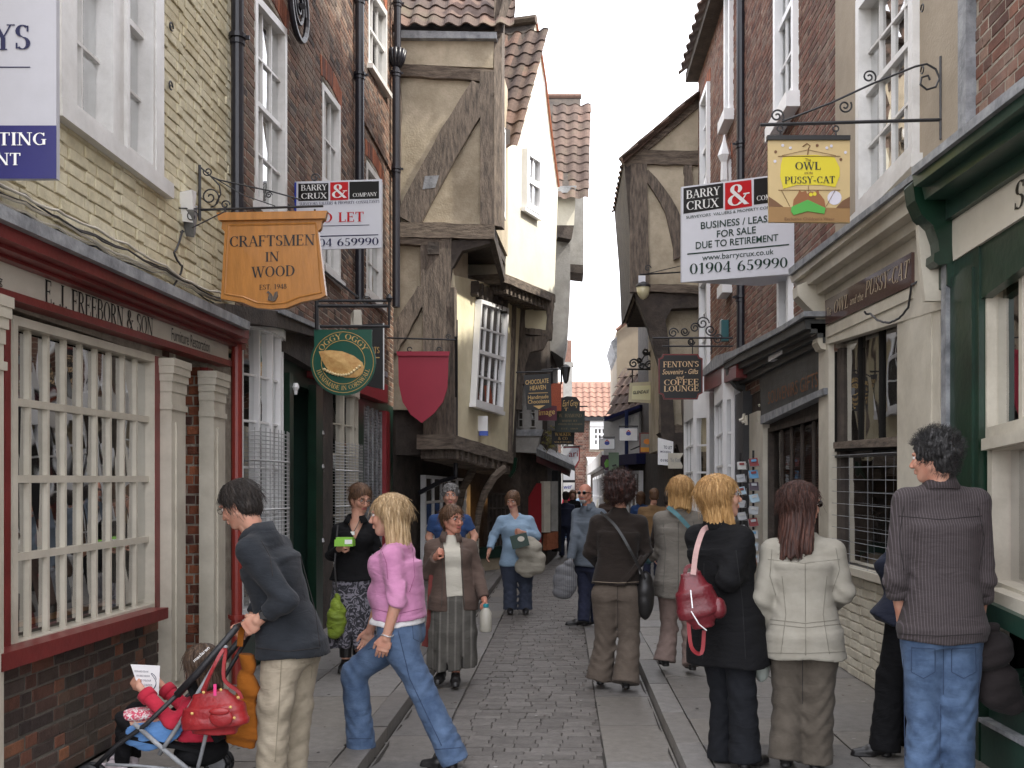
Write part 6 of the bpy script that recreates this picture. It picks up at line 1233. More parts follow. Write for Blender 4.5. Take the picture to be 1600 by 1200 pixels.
def cloth(name, c, stripe=None, weave=220, rough=.9, var=.16, bump=.25, fade=None, sheen=.05, pattern=None, big=.25):
    m, t, b = nodes(name); tc = N(t, 'TexCoord'); n = N(t, 'TexNoise', i_Scale=7.0, i_Detail=6.0, i_Roughness=.6); t.links.new(tc.outputs['Object'], n.inputs[0])
    r = ramp(t, n.outputs[0], [(.3, mul(c, 1-var)), (.7, fade or mul(c, 1+var))]); out = r.outputs[0]
    if stripe:
        wv = N(t, 'TexWave', i_Scale=stripe[1], i_Distortion=.4); wv.bands_direction = 'X'; t.links.new(tc.outputs['Object'], wv.inputs[0]); r2 = ramp(t, wv.outputs[0], [(.80, (0, 0, 0)), (.92, (1, 1, 1))]); mm = N(t, 'MixRGB', i_2=c4(stripe[0])); t.links.new(r2.outputs[0], mm.inputs[0]); t.links.new(out, mm.inputs[1]); out = mm.outputs[0]
    if pattern:
        vo = N(t, 'TexNoise', i_Scale=pattern[1], i_Detail=2.0, i_Distortion=2.5); t.links.new(tc.outputs['Object'], vo.inputs[0]); r2 = ramp(t, vo.outputs[0], [(.50, (0, 0, 0)), (.55, (1, 1, 1))]); mm = N(t, 'MixRGB', i_2=c4(pattern[0])); t.links.new(r2.outputs[0], mm.inputs[0]); t.links.new(out, mm.inputs[1]); out = mm.outputs[0]
    t.links.new(out, b.inputs['Base Color']); b.inputs['Roughness'].default_value = rough; b.inputs['Sheen Weight'].default_value = sheen; b.inputs['Specular IOR Level'].default_value = .25
    n2 = N(t, 'TexNoise', i_Scale=float(weave), i_Detail=2.0); t.links.new(tc.outputs['Object'], n2.inputs[0]); mp = N(t, 'Mapping'); mp.inputs['Scale'].default_value = (1, 1, 2.6); mp.inputs['Rotation'].default_value = (.5, .4, 0); t.links.new(tc.outputs['Object'], mp.inputs[0])
    n3 = N(t, 'TexNoise', i_Scale=7.0, i_Detail=3.0, i_Distortion=1.2); t.links.new(mp.outputs[0], n3.inputs[0]); b1 = N(t, 'Bump', i_Strength=big, i_Distance=.04); t.links.new(n3.outputs[0], b1.inputs['Height'])
    b2 = N(t, 'Bump', i_Strength=bump, i_Distance=.004); t.links.new(n2.outputs[0], b2.inputs['Height']); t.links.new(b1.outputs[0], b2.inputs['Normal']); t.links.new(b2.outputs[0], b.inputs['Normal']); return m
M_skin = skinmat('skin', (.56, .33, .24)); M_skin2 = skinmat('skin_ruddy', (.55, .28, .20)); M_lip = flat('lip', (.42, .13, .11), .45); M_eyew = flat('eye_white', (.62, .58, .55), .3); M_iris = flat('iris', (.04, .03, .025), .2); M_specs = flat('spectacle_metal', (.12, .10, .08), .25, .6, .8); M_lens = flat('dark_lens', (.01, .01, .01), .1)
M_leathb = pm('black_leather', (.015, .014, .014), .4, .2, 8, .1, 60)
BROWS = {}
def frame(fwd, up=(0, 0, 1)):
    f = Vector(fwd).normalized(); s = f.cross(Vector(up)).normalized(); u = s.cross(f); return np.array([list(s), list(f), list(u)]).T
def person(label, d0, yaw, Np, Qp, Hp, hyaw=None, hpitch=0, htilt=0, armR=None, armL=None, legR=None, legL=None, sw=.19, hw=.10, girth=1.0, top=None, inner=None, low=None, hair=('short', None), male=False, skin=None, floor=PVH, old=False, res=.010, shoe=None, hands=(0, 0), hs=1.0, bust=0, belly=0, glasses=None, seed=1, bare=None, strands=0, shoeyaw=(None, None), beard=None, group=None, lo_shoes=True, ls=1.0):
    """Np neck base, Qp pelvis centre, Hp head centre in the picture (third value: metres nearer or further than d0); limbs are lists of such points"""
    rr = np.random.default_rng(seed); pt = lambda p: np.array(P(p[0], p[1], d0+(p[2] if len(p) > 2 else 0)))
    fw = np.array([math.sin(R(yaw)), math.cos(R(yaw)), 0.]); sd = np.array([fw[1], -fw[0], 0.]); up = np.array([0, 0, 1.])
    Nn, Q, H = pt(Np), pt(Qp), pt(Hp); base = np.array([Q[0], Q[1], 0.]); base[2] = floor; skin = skin or M_skin; g = girth
    t = thing('person', label, 'person', base, group); off = base
    sw = sw-.028*ls; hw = hw-.014; su = (Nn-Q)/np.linalg.norm(Nn-Q); sv = su*.7+up*.3; S = {'R': Nn+sd*sw-sv*.088*ls, 'L': Nn-sd*sw-sv*.088*ls}; g_ = g; g = g**.75; HJ = {'R': Q+sd*hw-up*.03, 'L': Q-sd*hw-up*.03}; arm = {'R': [pt(p) for p in (armR or [])], 'L': [pt(p) for p in (armL or [])]}
    for k, sg in (('R', 1), ('L', -1)):
        if not arm[k]: e = S[k]+sd*sg*.05-up*.29-fw*.02; arm[k] = [e, e-up*.25+fw*.05]
    leg = {}
    for k, L_ in (('R', legR), ('L', legL)):
        sg = 1 if k == 'R' else -1
        if L_: leg[k] = [pt(p) for p in L_]
        else: a = HJ[k].copy(); kn = a*.5+np.array([a[0], a[1], floor+.08])*.5+fw*.02; leg[k] = [kn, np.array([a[0]+sd[0]*sg*.01, a[1], floor+.09])]
    spine = Nn-Q; su = spine/np.linalg.norm(spine); tf = fw-su*(fw@su); tf /= np.linalg.norm(tf); ts = sd-su*(sd@su); ts /= np.linalg.norm(ts); C1, C2 = Q+spine*.36, Q+spine*.70; tw = lambda e=0: [(Q-up*.02, (.155*g+e), (.112*g+e)), (C1, (.128*g+e), (.098*g+belly*.4+e)), (C2, (.148*g+e), (.108*g+e)), (Nn-sv*.115*ls, (sw-.012+e*.4), (.078*ls+e*.5)), (Nn-sv*.07*ls, (sw-.06+e*.4), (.06*ls+e*.5))]
    allp = [Nn, Q, H, S['R'], S['L'], *arm['R'], *arm['L'], *leg['R'], *leg['L']]; lo = np.min(allp, 0)-.24; hi = np.max(allp, 0)+.24
    # bare body
    B = SDF(lo, hi, max(res*1.15, .011)); B.trunk(tw(-.012), ts, tf, .03); [B.cone(Nn-sv*.045*ls, S[k], .042*ls, .040*ls, .03*ls) for k in 'RL']; B.cone(Nn-up*.06*ls, H-up*.03, .056*ls, .050*ls, .03); hcut = None
    for k in 'RL':
        B.cone(S[k], arm[k][0], .046*g*ls, .038*ls, .03*ls); B.cone(arm[k][0], arm[k][1], .038*ls, .026*ls, .02*ls)
        B.cone(HJ[k], leg[k][0], .085*ls, .055*ls, .03); B.cone(leg[k][0], leg[k][1], .052*ls, .036*ls, .02)
    parts = [(*B.mesh(), 0)]
    hy = R(yaw if hyaw is None else hyaw); hp = R(hpitch); hf = np.array([math.sin(hy)*math.cos(hp), math.cos(hy)*math.cos(hp), math.sin(hp)]); Mh = frame(hf); Mt = np.array(Matrix.Rotation(R(htilt), 3, 'Y')); Mh = Mh @ Mt
    key = male; HEADS.setdefault(key, make_head(male))
    tr = lambda v: (v*hs) @ Mh.T+H
    for v, f, m in HEADS[key]: 
        if len(f): parts.append((tr(v), f, m))
    for k, gi in (('R', hands[0]), ('L', hands[1])):
        if gi is None: continue
        v, f = HANDS[1 if gi else 0]; d = arm[k][1]-arm[k][0]; d /= np.linalg.norm(d); sg = 1 if k == 'R' else -1
        pal = -sd*sg+fw*.2 if gi != 2 else -fw; pal = pal-d*(pal@d); pal /= np.linalg.norm(pal); x = np.cross(pal, d); M = np.stack([x*(1 if x@fw > 0 else -1), pal, d]).T
        if gi == 3: d = fw*.5+up*.2-sd*sg*.8; d /= np.linalg.norm(d); pal = up-d*d[2]; pal /= np.linalg.norm(pal); x = np.cross(pal, d); M = np.stack([x, pal, d]).T
        flip = np.linalg.det(M) < 0; parts.append((v*(1.0 if male else .92)*(.75 if ls < 1 else 1) @ M.T+arm[k][1]+d*.012, f[:, ::-1] if flip else f, 0))
    hm = hair[1]; np_mesh('body', parts, [skin, M_lip, hm or M_lip, M_eyew, M_iris], t, off)
    # hair
    if hair[0]:
        hv, hf_ = make_hair(hair[0], seed); np_mesh('hair', [(tr(hv), hf_, 0)], [hm], t, off)
        if strands:
            mb = MB(); ids = rr.choice(len(hv), min(strands*4, len(hv)), replace=False); c = hv.mean(0)
            for i in ids:
                if hv[i][1] > .045 and hv[i][2] < .07: continue
                p = hv[i].copy(); o_ = p-np.array([0, -.02, .03]); o_ /= np.linalg.norm(o_); L = rr.uniform(.04, .11); path = []
                if hair[0] in ('curly', 'wavy'):
                    for q in range(5): a = q*1.3+rr.uniform(0, 6); path.append(p+o_*(.004+.006*q)+.006*np.array([math.cos(a), math.sin(a), math.cos(a+1)]))
                else:
                    dn = np.array([0, -.15, -1.])+rr.normal(0, .17, 3); dn = dn-o_*(dn@o_)*.92
                    for q in range(4): path.append(p+o_*(.0015+.003*math.sin(q*1.2))+dn*L*q/3+rr.normal(0, .0015, 3))
                mb.tube([Vector(tr(x)) for x in path], [.0011, .0012, .001, .0006, .0005][:len(path)], 3, cap=False)
            o = mb.build('hair_strands', hm, t, smooth=True); tag(o, kind='stuff')
    if beard: 
        b_ = SDF((-.08, 0, -.14), (.08, .13, 0), .005); b_.ell((0, .045, -.088), (.046, .042, .034), .01); b_.ell((0, .086, -.048), (.028, .014, .008), .01); b_.carve(lambda X, Y, Z: np.where((abs(X) < .02) & (Y > .05) & (Z > -.068) & (Z < -.052), .01, -1)+0*Z); v, f = b_.mesh(); np_mesh('beard', [(tr(v), f, 0)], [beard], t, off)
    if glasses:
        mb = MB(); tv = lambda x, y, z: Vector(tr(np.array([x, y, z])))
        for x in (-1, 1):
            mb.tube([tv(x*.033+.021*math.cos(a), .100, .006+.016*math.sin(a)) for a in np.linspace(0, 6.283, 13)], .0016 if glasses != 'dark' else .003, 5); mb.tube([tv(x*.054, .098, .010), tv(x*.074, .05, .010), tv(x*.078, -.005, .004)], .0016 if glasses != 'dark' else .004, 4)
            if glasses == 'dark': mb.add([tv(x*.033+.021*math.cos(a), .100, .006+.017*math.sin(a)) for a in np.linspace(0, 5.9, 12)], [tuple(range(12))])
        mb.tube([tv(-.012, .103, .008), tv(.012, .103, .008)], .002, 4); mb.build('spectacles' if glasses != 'dark' else 'sunglasses', M_lens if glasses == 'dark' else M_specs, t)
    # lower garment
    zf = floor
    if low:
        kind, mat, o_ = low; G = SDF(lo, hi, res)
        if kind == 'trousers':
            rt, rk, rh = o_.get('r', (.095, .07, .08)); rt, rk, rh = rt*.9, rk*.88, rh*.9; G.trunk([(Q+up*.10, .132*g, .100*g), (Q-up*.02, .158*g, .112*g), (Q-up*.09, .155*g, .112*g)], sd, fw, .03)
            if o_.get('bum', 1): 
                for k in (1, -1): G.ell(Q-fw*.045-up*.05+sd*k*.066, (.078*g, .078*g, .09*g), .03)
            for k in 'RL':
                a, b, c = HJ[k], leg[k][0], leg[k][1]; G.cone(a-up*.05, b, rt*g, rk, .025); e = (c-b)/np.linalg.norm(c-b); G.cone(b, c+e*.05, rk, rh, .03, cut=True)
            G.disp(folds(o_.get('amp', .0035)*.55, seed, 12, 7))
            for k in 'RL':     # gathers at the hem and knee
                c = leg[k][1]; b = leg[k][0]; G.disp(lambda X, Y, Z, c=c, b=b: .004*np.sin(75*Z+4*np.sin(25*X)+3*np.sin(22*Y))*np.exp(-((X-c[0])**2+(Y-c[1])**2+(Z-c[2]-.1)**2)/.02)+.005*np.sin(60*Z+5*np.sin(20*X))*np.exp(-((X-b[0])**2+(Y-b[1])**2+(Z-b[2])**2)/.02))
            G.carve(lambda X, Y, Z: zf+.014-Z+0*X+0*Y)
            np_mesh('trousers', [(*G.mesh(), 0)], [mat], t, off)
        else:
            hem = pt(o_['hem']); hemr = o_.get('r', .26); G.trunk([(Q+up*.12, .13*g, .10*g), (Q-up*.04, .165*g, .135*g), ((Q+hem)/2, (.18*g+hemr)/2, (.16*g+hemr*1.0)/2), (hem-up*.05, hemr, hemr*1.05)], sd, fw, .02)
            def sk(X, Y, Z):
                th = np.arctan2((X-hem[0])*sd[0]+(Y-hem[1])*sd[1], (X-hem[0])*fw[0]+(Y-hem[1])*fw[1]); w_ = np.clip((Q[2]-Z)/(Q[2]-hem[2]), 0, 1.2); return (.018*w_**1.5*(np.sin(9*th+seed)+.5*np.sin(17*th+2))+.003*np.sin(30*Z+3*np.sin(12*X)))
            G.disp(sk); G.carve(lambda X, Y, Z: hem[2]-Z+.012*np.sin(14*X+seed)+0*Y);
            np_mesh('skirt', [(*G.mesh(), 0)], [mat], t, off)
    def garment(name, mat, o_, grow):
        G = SDF(lo, hi, res); e = grow; hem = pt(o_['hem']) if 'hem' in o_ else Q-up*.08; hwid, hdep = o_.get('hw', .18), o_.get('hd', .14)
        st = tw(e); st[0] = (Q-up*.02, max(.172*g+e, o_.get('qw', 0)), .132*g+e); G.trunk([(hem-up*.04, hwid, hdep)]+st, ts, tf, .035); [G.cone(Nn-sv*.05*ls, S[k], (.050+e*.8)*ls, (.046+e*.6)*ls, .04*ls) for k in 'RL']; G.cone(Nn-up*.06*ls, Nn+up*.0, .07*ls, (.058+e*.5)*ls, .03)
        if bust: 
            for k in (1, -1): G.ell(C2+fw*(.068*g+e)+sd*k*.06-up*.015, (.068*g, .05+bust, .075*g), .06)
        if belly: G.ell(C1+fw*(.045)-up*.02, (.12*g+e, .06*g+belly+e, .13), .04)
        amp = o_.get('amp', .0035)*.5; G.disp(folds(amp, seed+3, 24, 9)); G.carve(lambda X, Y, Z: hem[2]-Z+.006*np.sin(20*X+seed)+0*Y)
        if 'open' in o_:
            ow_, sk_ = o_['open'], o_.get('openskew', 0); G.carve(lambda X, Y, Z: np.minimum(((X-Q[0])*fw[0]+(Y-Q[1])*fw[1]-(Z-Q[2])*((spine@fw)/spine[2]))-.03, ow_*(1+.5*np.clip((Nn[2]-Z)*0, 0, 1))-np.abs((X-Q[0])*sd[0]+(Y-Q[1])*sd[1]-sk_-(Z-Q[2])*((spine@sd)/spine[2]))))
        if 'vneck' in o_:
            vd, vw = o_['vneck']; G.carve(lambda X, Y, Z: np.minimum(((X-Nn[0])*fw[0]+(Y-Nn[1])*fw[1])-.02+0*Z, (vw*np.clip((Z-(Nn[2]-vd))/vd, 0, 1.3)-np.abs((X-Nn[0])*sd[0]+(Y-Nn[1])*sd[1]))))
        G.carve(lambda X, Y, Z: np.where(((X-Nn[0])**2+(Y-Nn[1])**2 < .02), Z-(Nn[2]+o_.get('neck', .015))+0*X, -1.))
        ru, rf = o_.get('arm', (.060, .048)); ru *= .82; rf *= .86; slv = o_.get('sleeve', 1.0)
        for k in 'RL':
            E, W = arm[k]; G.cone(S[k], E if slv > 0 else S[k]+(E-S[k])*(1+slv), ru*(.9+.1*g), ru*.93, .03, cut=slv <= 0)
            if slv > 0: W2 = E+(W-E)*slv; G.cone(E, W2, ru*.93, rf, .025, cut=True)
            G.disp(lambda X, Y, Z, E=E: .006*np.sin(70*Z+40*X+3*np.sin(20*Y))*np.exp(-((X-E[0])**2+(Y-E[1])**2+(Z-E[2])**2)/.010))
        pr = [(*G.mesh(), 0)]; ob = np_mesh(name, pr, [mat], t, off)
        if o_.get('collar'):
            mb = MB(); ax = (H-Nn); ax /= np.linalg.norm(ax); ring = []
            for a in np.linspace(R(25), R(335), 20): ring.append(Vector(Nn+up*(.022+.012*(-math.cos(a)))+(fw*math.cos(a)+sd*math.sin(a))*(.070+.008*math.cos(a))+fw*.002))
            cw = o_['collar']; lo_r = [Vector((p-Vector(Nn)).x*1.38, (p-Vector(Nn)).y*1.38, 0)+Vector(Nn)+Vector((0, 0, -.022*cw)) if False else Vector(Nn)+Vector(((p.x-Nn[0])*1.42, (p.y-Nn[1])*1.42, (p.z-Nn[2])-.045*cw)) for p in ring]; tp = [p+Vector((0, 0, .018*cw)) for p in ring]
            vsx = [*lo_r, *tp, *ring]; n_ = len(ring); mb.add(vsx, [(i, i+1, n_+i+1, n_+i) for i in range(n_-1)]+[(n_+i, n_+i+1, 2*n_+i+1, 2*n_+i) for i in range(n_-1)]); c_ = mb.build('collar', mat, t, smooth=True)
            md = c_.modifiers.new('s', 'SOLIDIFY'); md.thickness = .006
        for k in 'RL':
            if o_.get('cuff') and slv > 0:
                E, W = arm[k]; W2 = E+(W-E)*slv; d = (W-E)/np.linalg.norm(W-E); mb = MB(); mb.tube([Vector(W2-d*.05), Vector(W2-d*.048), Vector(W2-d*.005), Vector(W2)], [rf*.7, rf+.008, rf+.009, rf*.7], 12, cap=False); mb.build('cuff', o_['cuff'] if not o_['cuff'] is True else mat, t, smooth=True)
        return ob
    if inner: garment(inner[0], inner[1], dict(inner[2], sleeve=inner[2].get('sleeve', -.6)), .002)
    if top: garment(top[0], top[1], top[2], top[2].get('grow', .014))
    if shoe is not False and lo_shoes:
        sm, heel = shoe or (M_leathb, .02); SHOES.setdefault(heel, make_shoe(heel)); v, f = SHOES[heel]
        for i, k in enumerate('RL'):
            a = leg[k][1]; y_ = R((shoeyaw[i] if shoeyaw[i] is not None else yaw)); ff = np.array([math.sin(y_), math.cos(y_), 0]); ss = np.array([ff[1], -ff[0], 0]); M = np.stack([ss, ff, up]).T
            lift = max(a[2]-.09-floor, 0); np_mesh('shoe', [(v*(1.08 if male else .96)*(.78 if ls < 1 else 1) @ M.T+np.array([a[0], a[1], floor+lift])+ff*.035, f, 0)], [sm], t, off)
    return t, dict(N=Nn, Q=Q, H=H, S=S, arm=arm, leg=leg, sd=sd, fw=fw, up=up, tr=tr)

from mathutils.bvhtree import BVHTree
def seams(t, which, paths, mat, d0, r=.0022, name='seam', lift=.0):
    """stitched seams, pocket edges and hems laid on the cloth by casting towards it"""
    ob = next(c for c in t.children if c.name.split('.')[0] == which); off = np.array(woff(ob)); me = ob.data
    bv = BVHTree.FromPolygons([tuple(np.array(v.co)+off) for v in me.vertices], [tuple(p.vertices) for p in me.polygons]); C = Vector((0, 0, EH)); mb = MB()
    for path in paths:
        pts = []; 
        for (a, b) in zip(path[:-1], path[1:]):
            n = max(2, int(math.hypot(b[0]-a[0], b[1]-a[1])/4))
            for q in range(n): pts.append((a[0]+(b[0]-a[0])*q/n, a[1]+(b[1]-a[1])*q/n))
        pts.append(path[-1]); out = []
        for x, y in pts:
            dr = (P(x, y, d0)-C).normalized(); h = bv.ray_cast(C, dr)
            if h[0] is not None: out.append(h[0]-dr*(r*.3+lift))
        if len(out) > 2: mb.tube(out, r, 5)
    if mb.v: mb.build(name, mat, t, smooth=True)
H_dark = hairmat('hair_dark', (.022, .016, .013), (.06, .045, .035)); H_blond = hairmat('hair_blond', (.42, .28, .14), (.66, .50, .32)); H_gold = hairmat('hair_golden', (.40, .22, .075), (.62, .40, .18)); H_brown = hairmat('hair_brown', (.10, .05, .025), (.22, .12, .06))
H_red = hairmat('hair_auburn', (.045, .017, .012), (.14, .055, .035)); H_grey = hairmat('hair_grey', (.10, .095, .09), (.32, .31, .30)); H_salt = hairmat('hair_salt', (.018, .017, .017), (.11, .105, .105)); H_child = hairmat('hair_child', (.075, .045, .028), (.16, .10, .06)); H_lgrey = hairmat('hair_light_grey', (.3, .29, .28), (.5, .5, .48))
H_curl = hairmat('hair_curly', (.028, .012, .010), (.10, .035, .025))
denim = cloth('blue_denim', (.055, .095, .18), weave=260, var=.3, fade=(.115, .175, .285), bump=.35); denim2 = cloth('faded_denim', (.045, .08, .155), weave=260, var=.3, fade=(.105, .165, .275), bump=.35); khaki = cloth('khaki_cotton', (.30, .255, .185), var=.14, fade=(.40, .345, .26)); charcoal = cloth('charcoal_fleece', (.018, .021, .026), var=.3, sheen=.08)
pinkw = cloth('pink_knit', (.50, .20, .36), weave=160, var=.1, fade=(.60, .27, .44), sheen=.1, big=.25); blackc = cloth('black_cloth', (.006, .006, .007), sheen=.0, big=.3); blackj = cloth('black_denim', (.010, .011, .014), var=.3, sheen=0); stripe = cloth('striped_shirt', (.050, .041, .041), stripe=((.095, .078, .085), 24), var=.15)
beige = cloth('beige_jacket', (.27, .25, .205), var=.06, fade=(.33, .31, .26), big=.12); darkbrown = cloth('dark_brown_knit', (.022, .016, .013), weave=120, sheen=.08, bump=.5); browntr = cloth('brown_linen', (.105, .082, .064), var=.15, fade=(.14, .112, .09)); taupe = cloth('taupe_linen', (.075, .062, .048), var=.2, fade=(.11, .093, .074))
greycoat = cloth('grey_tweed', (.15, .135, .115), weave=120, var=.15, bump=.5); mauve = cloth('mauve_trousers', (.20, .145, .125), var=.12); ltblue = cloth('pale_blue_knit', (.27, .38, .50), var=.08); navy = cloth('navy_cloth', (.022, .026, .05), var=.2); navyb = cloth('blue_tee', (.03, .065, .17), var=.12); greyj = cloth('slate_jacket', (.11, .13, .155), var=.15)
brownj = cloth('brown_suede', (.105, .072, .058), var=.15); cream = cloth('cream_knit', (.55, .52, .44), var=.06, weave=120); skirtg = cloth('grey_skirt', (.085, .08, .07), stripe=((.15, .14, .125), 5), var=.2); skirtp = cloth('patterned_skirt', (.03, .03, .036), pattern=((.19, .18, .21), 16), var=.1); tanj = cloth('tan_jacket', (.19, .115, .055), var=.15)
rose = cloth('crimson_cotton', (.42, .022, .045), var=.1); leath_r = pm('red_leather', (.27, .012, .018), .38, .15, 9, .25, 50, c2=(.34, .02, .022), coat=.15); leath_m = pm('maroon_leather', (.13, .012, .018), .35, .15, 9, .25, 50, coat=.2); orange = cloth('orange_fabric', (.27, .085, .008), var=.15); teal = cloth('teal_wool', (.08, .17, .19))
def blob(name, mat, parent, c, r, M=None, fn=None, h=.01, prims=(), amp=.003, seed=3):
    """a soft shape made of blended ellipsoids; prims (offset, radii)"""
    c = np.array(c, float); ext = np.array(r)*1.25; lo, hi = c-ext, c+ext
    for o_, rr_ in prims: lo = np.minimum(lo, c+np.array(o_)-np.array(rr_)*1.2); hi = np.maximum(hi, c+np.array(o_)+np.array(rr_)*1.2)
    s = SDF(lo-.02, hi+.02, h); s.ell(c, r, 0, M)
    for o_, rr_ in prims: s.ell(c+np.array(o_), rr_, .03)
    s.disp(folds(amp, seed, 45, 22)); 
    if fn: s.carve(fn)
    return np_mesh(name, [(*s.mesh(), 0)], [mat], parent, woff(parent))
def bagshape(name, mat, parent, st, side=(1, 0, 0), h=.0075, amp=.003, seed=5):
    pts = [np.array(P(*p[0]), float) for p in st]; r = max(max(p[1], p[2]) for p in st)+.03; s = SDF(np.min(pts, 0)-r, np.max(pts, 0)+r, h); s.trunk([(q, p[1], p[2]) for q, p in zip(pts, st)], side, (0, 1, 0), .02); s.disp(folds(amp, seed, 30, 16)); return np_mesh(name, [(*s.mesh(), 0)], [mat], parent, woff(parent))
def strap(parent, pts, mat, w_=.012, name='strap', t=.004, edge=None):
    mb = MB(); pts = [Vector(p) for p in pts]; k = len(pts); L = []
    for i, p in enumerate(pts):
        tg = (pts[min(i+1, k-1)]-pts[max(i-1, 0)]).normalized(); sdv = tg.cross(Vector((0, 1, 0))); sdv = sdv.normalized() if sdv.length > .1 else Vector((1, 0, 0)); L.append((p-sdv*w_/2, p+sdv*w_/2))
    for (a, b), (c, d) in zip(L[:-1], L[1:]): e = Vector((0, t, 0)); mb.hexa([a-e, b-e, b+e, a+e, c-e, d-e, d+e, c+e])
    return mb.build(name, mat, parent)
def curve3(pts, n=5):
    pts = [Vector(p) for p in pts]; out = []
    for i in range(len(pts)-1):
        p0, p1, p2, p3 = pts[max(i-1, 0)], pts[i], pts[i+1], pts[min(i+2, len(pts)-1)]
        for q in range(n): t = q/n; out.append(.5*((2*p1)+(p2-p0)*t+(2*p0-5*p1+4*p2-p3)*t*t+(3*p1-p0-3*p2+p3)*t**3))
    return out+[pts[-1]]
# ---- man leaning on the pushchair ----
A, JA = person('man in charcoal fleece and khaki trousers leaning over a pushchair', 5.35, -78, (408, 832), (456, 1000), (374, 789, .0), hyaw=-75, hpitch=-24,
    armL=[(446, 938, -.22), (410, 964, -.20)], armR=[(420, 925, .2), (392, 968, .12)], legL=[(430, 1100, -.10), (424, 1198, -.08)], legR=[(462, 1105, .12), (458, 1192, .12)], sw=.18, girth=1.0, male=True,
    top=('fleece_jacket', charcoal, dict(hem=(458, 1022), hw=.22, hd=.17, arm=(.078, .055), amp=.006, sleeve=.82, collar=1.2, grow=.03)), low=('trousers', khaki, dict(r=(.115, .095, .085), amp=.008)), hair=('short', H_dark), glasses='wire', hands=(1, 1), seed=4, strands=260, res=.0095)
mb = MB(); w_ = Vector(JA['arm']['L'][1]); d_ = (w_-Vector(JA['arm']['L'][0])).normalized(); mb.tube([w_-d_*.03, w_-d_*.029, w_-d_*.006, w_-d_*.005], [.02, .034, .034, .02], 12); mb.box(w_-d_*.02-Vector((0, .034, 0)), (.034, .012, .034)); mb.build('wristwatch', M_leathb, A)
# ---- child in the pushchair ----
B_, JB = person('child in a crimson top seated in the pushchair, holding a printed sheet of paper', 5.30, -68, (322, 1078), (318, 1140), (314, 1042), hyaw=-62, hpitch=-14,
    armL=[(268, 1128, -.14), (222, 1078, -.05)], armR=[(290, 1105, .12), (254, 1072, .16)], legL=[(196, 1126, -.05), (192, 1180, -.03)], legR=[(214, 1110, .08), (210, 1168, .10)], sw=.115, hw=.06, girth=.66, hs=.86, ls=.72,
    top=('child_top', rose, dict(hem=(322, 1152), hw=.12, hd=.10, arm=(.046, .042), sleeve=.92, cuff=True, grow=.012)), low=('trousers', blackc, dict(r=(.062, .05, .04), bum=0)), hair=('bob', H_child), hands=(1, 1), seed=8, shoe=(cloth('pale_trainer', (.55, .48, .50)), .02), floor=.16, res=.0085, strands=150)
pb = thing('paper_sheet', 'printed sheet of paper held up by the child in the pushchair', 'paper', P(228, 1065, 5.26)); fpp = Fac(205, 5.24, 252, 5.34)
mb = MB(); fpp.poly(mb, [(204, 1038), (250, 1040), (248, 1085), (238, 1092), (212, 1062)], -.002, 0); mb.build('sheet', M_whtb, pb); mb = MB()
for i in range(5): text(fpp, mb, 'DRAW AND COLOUR'[i*2:], (210+i*3, 1050+i*7), (232+i*2, 1051+i*7), 3, .002, font='sans', bold=0)
mb.tube([fpp.hit(240+4*math.cos(a*2.1), 1066+14*math.sin(a), .002) for a in np.linspace(0, 6, 24)], .0012, 4); mb.build('print', M_navy, pb)
bl = blob('frill', cloth('patterned_pink', (.55, .08, .13), pattern=((.75, .7, .68), 40)), B_, P(212, 1117, 5.26), (.075, .06, .035), prims=(((.06, 0, .0), (.06, .05, .03)),), h=.008)
# ---- pushchair ----
pc = thing('pushchair', 'black folding pushchair with a blue seat pushed by the man in khaki trousers', 'pushchair', (P(290, 1190, 5.3).x, 5.3, PVH)); dN, dF = 5.12, 5.50
for d in (dN, dF):
    k = 5.3/d; q = lambda x, y, d=d: P(880+(x-880)*5.3/d, 767+(y-767)*5.3/d, d)
    mb = MB(); mb.tube([q(388, 972), q(330, 1040), q(297, 1075)], [.017, .019, .02], 8); mb.tube([q(297, 1075), q(250, 1120), q(205, 1152), q(165, 1192)], .012, 8); mb.build('push_handle', M_black, pc, smooth=True)
    mb = MB(); mb.tube([q(372, 1000), q(300, 1120), q(270, 1165)], .011, 8); mb.tube([q(345, 1118), q(325, 1200)], .010, 8); mb.tube([q(232, 1118), q(280, 1160), q(330, 1200)], .012, 8); mb.tube([q(190, 1180), q(240, 1182), q(318, 1190)], .008, 8); mb.build('frame', M_lead if d == dN else M_black, pc, smooth=True)
    for x, y in ((166, 1200), (322, 1208)):
        for s in (-.03, .03):
            c = q(x, y)+Vector((0, s, 0)); mb = MB(); mb.tube([c+Vector((.060*math.cos(a), 0, .060*math.sin(a))) for a in np.linspace(0, 6.283, 19)], .014, 7); w1 = mb.build('wheel', M_black, pc, smooth=True); mb = MB(); mb.lathe(c, [(.02, -.015), (.045, -.01), (.045, .01), (.02, .015)], 12, ax=Matrix.Rotation(R(90), 3, 'X')); mb.build('wheel_hub', M_lead, w1)
q = lambda x, y, d: P(880+(x-880)*5.3/d, 767+(y-767)*5.3/d, d)
mb = MB(); a = [q(306, 1060, 5.14), q(306, 1060, 5.48), q(352, 1150, 5.48), q(352, 1150, 5.14)]; mb.hexa([*a, *[p+Vector((.025, 0, .01)) for p in a]]); mb.build('seat_back', blackc, pc)
mb = MB(); a = [q(208, 1135, 5.14), q(208, 1135, 5.48), q(330, 1160, 5.48), q(330, 1160, 5.14)]; mb.hexa([*a, *[p-Vector((0, 0, .02)) for p in a]]); mb.build('seat', blackc, pc)
sb_ = blob('side_panel', cloth('sky_blue_nylon', (.10, .22, .45), var=.2), pc, q(255, 1135, 5.16), (.14, .012, .055), prims=(((-.03, 0, -.04), (.08, .01, .05)), ((.09, 0, .03), (.06, .01, .035))), h=.007)
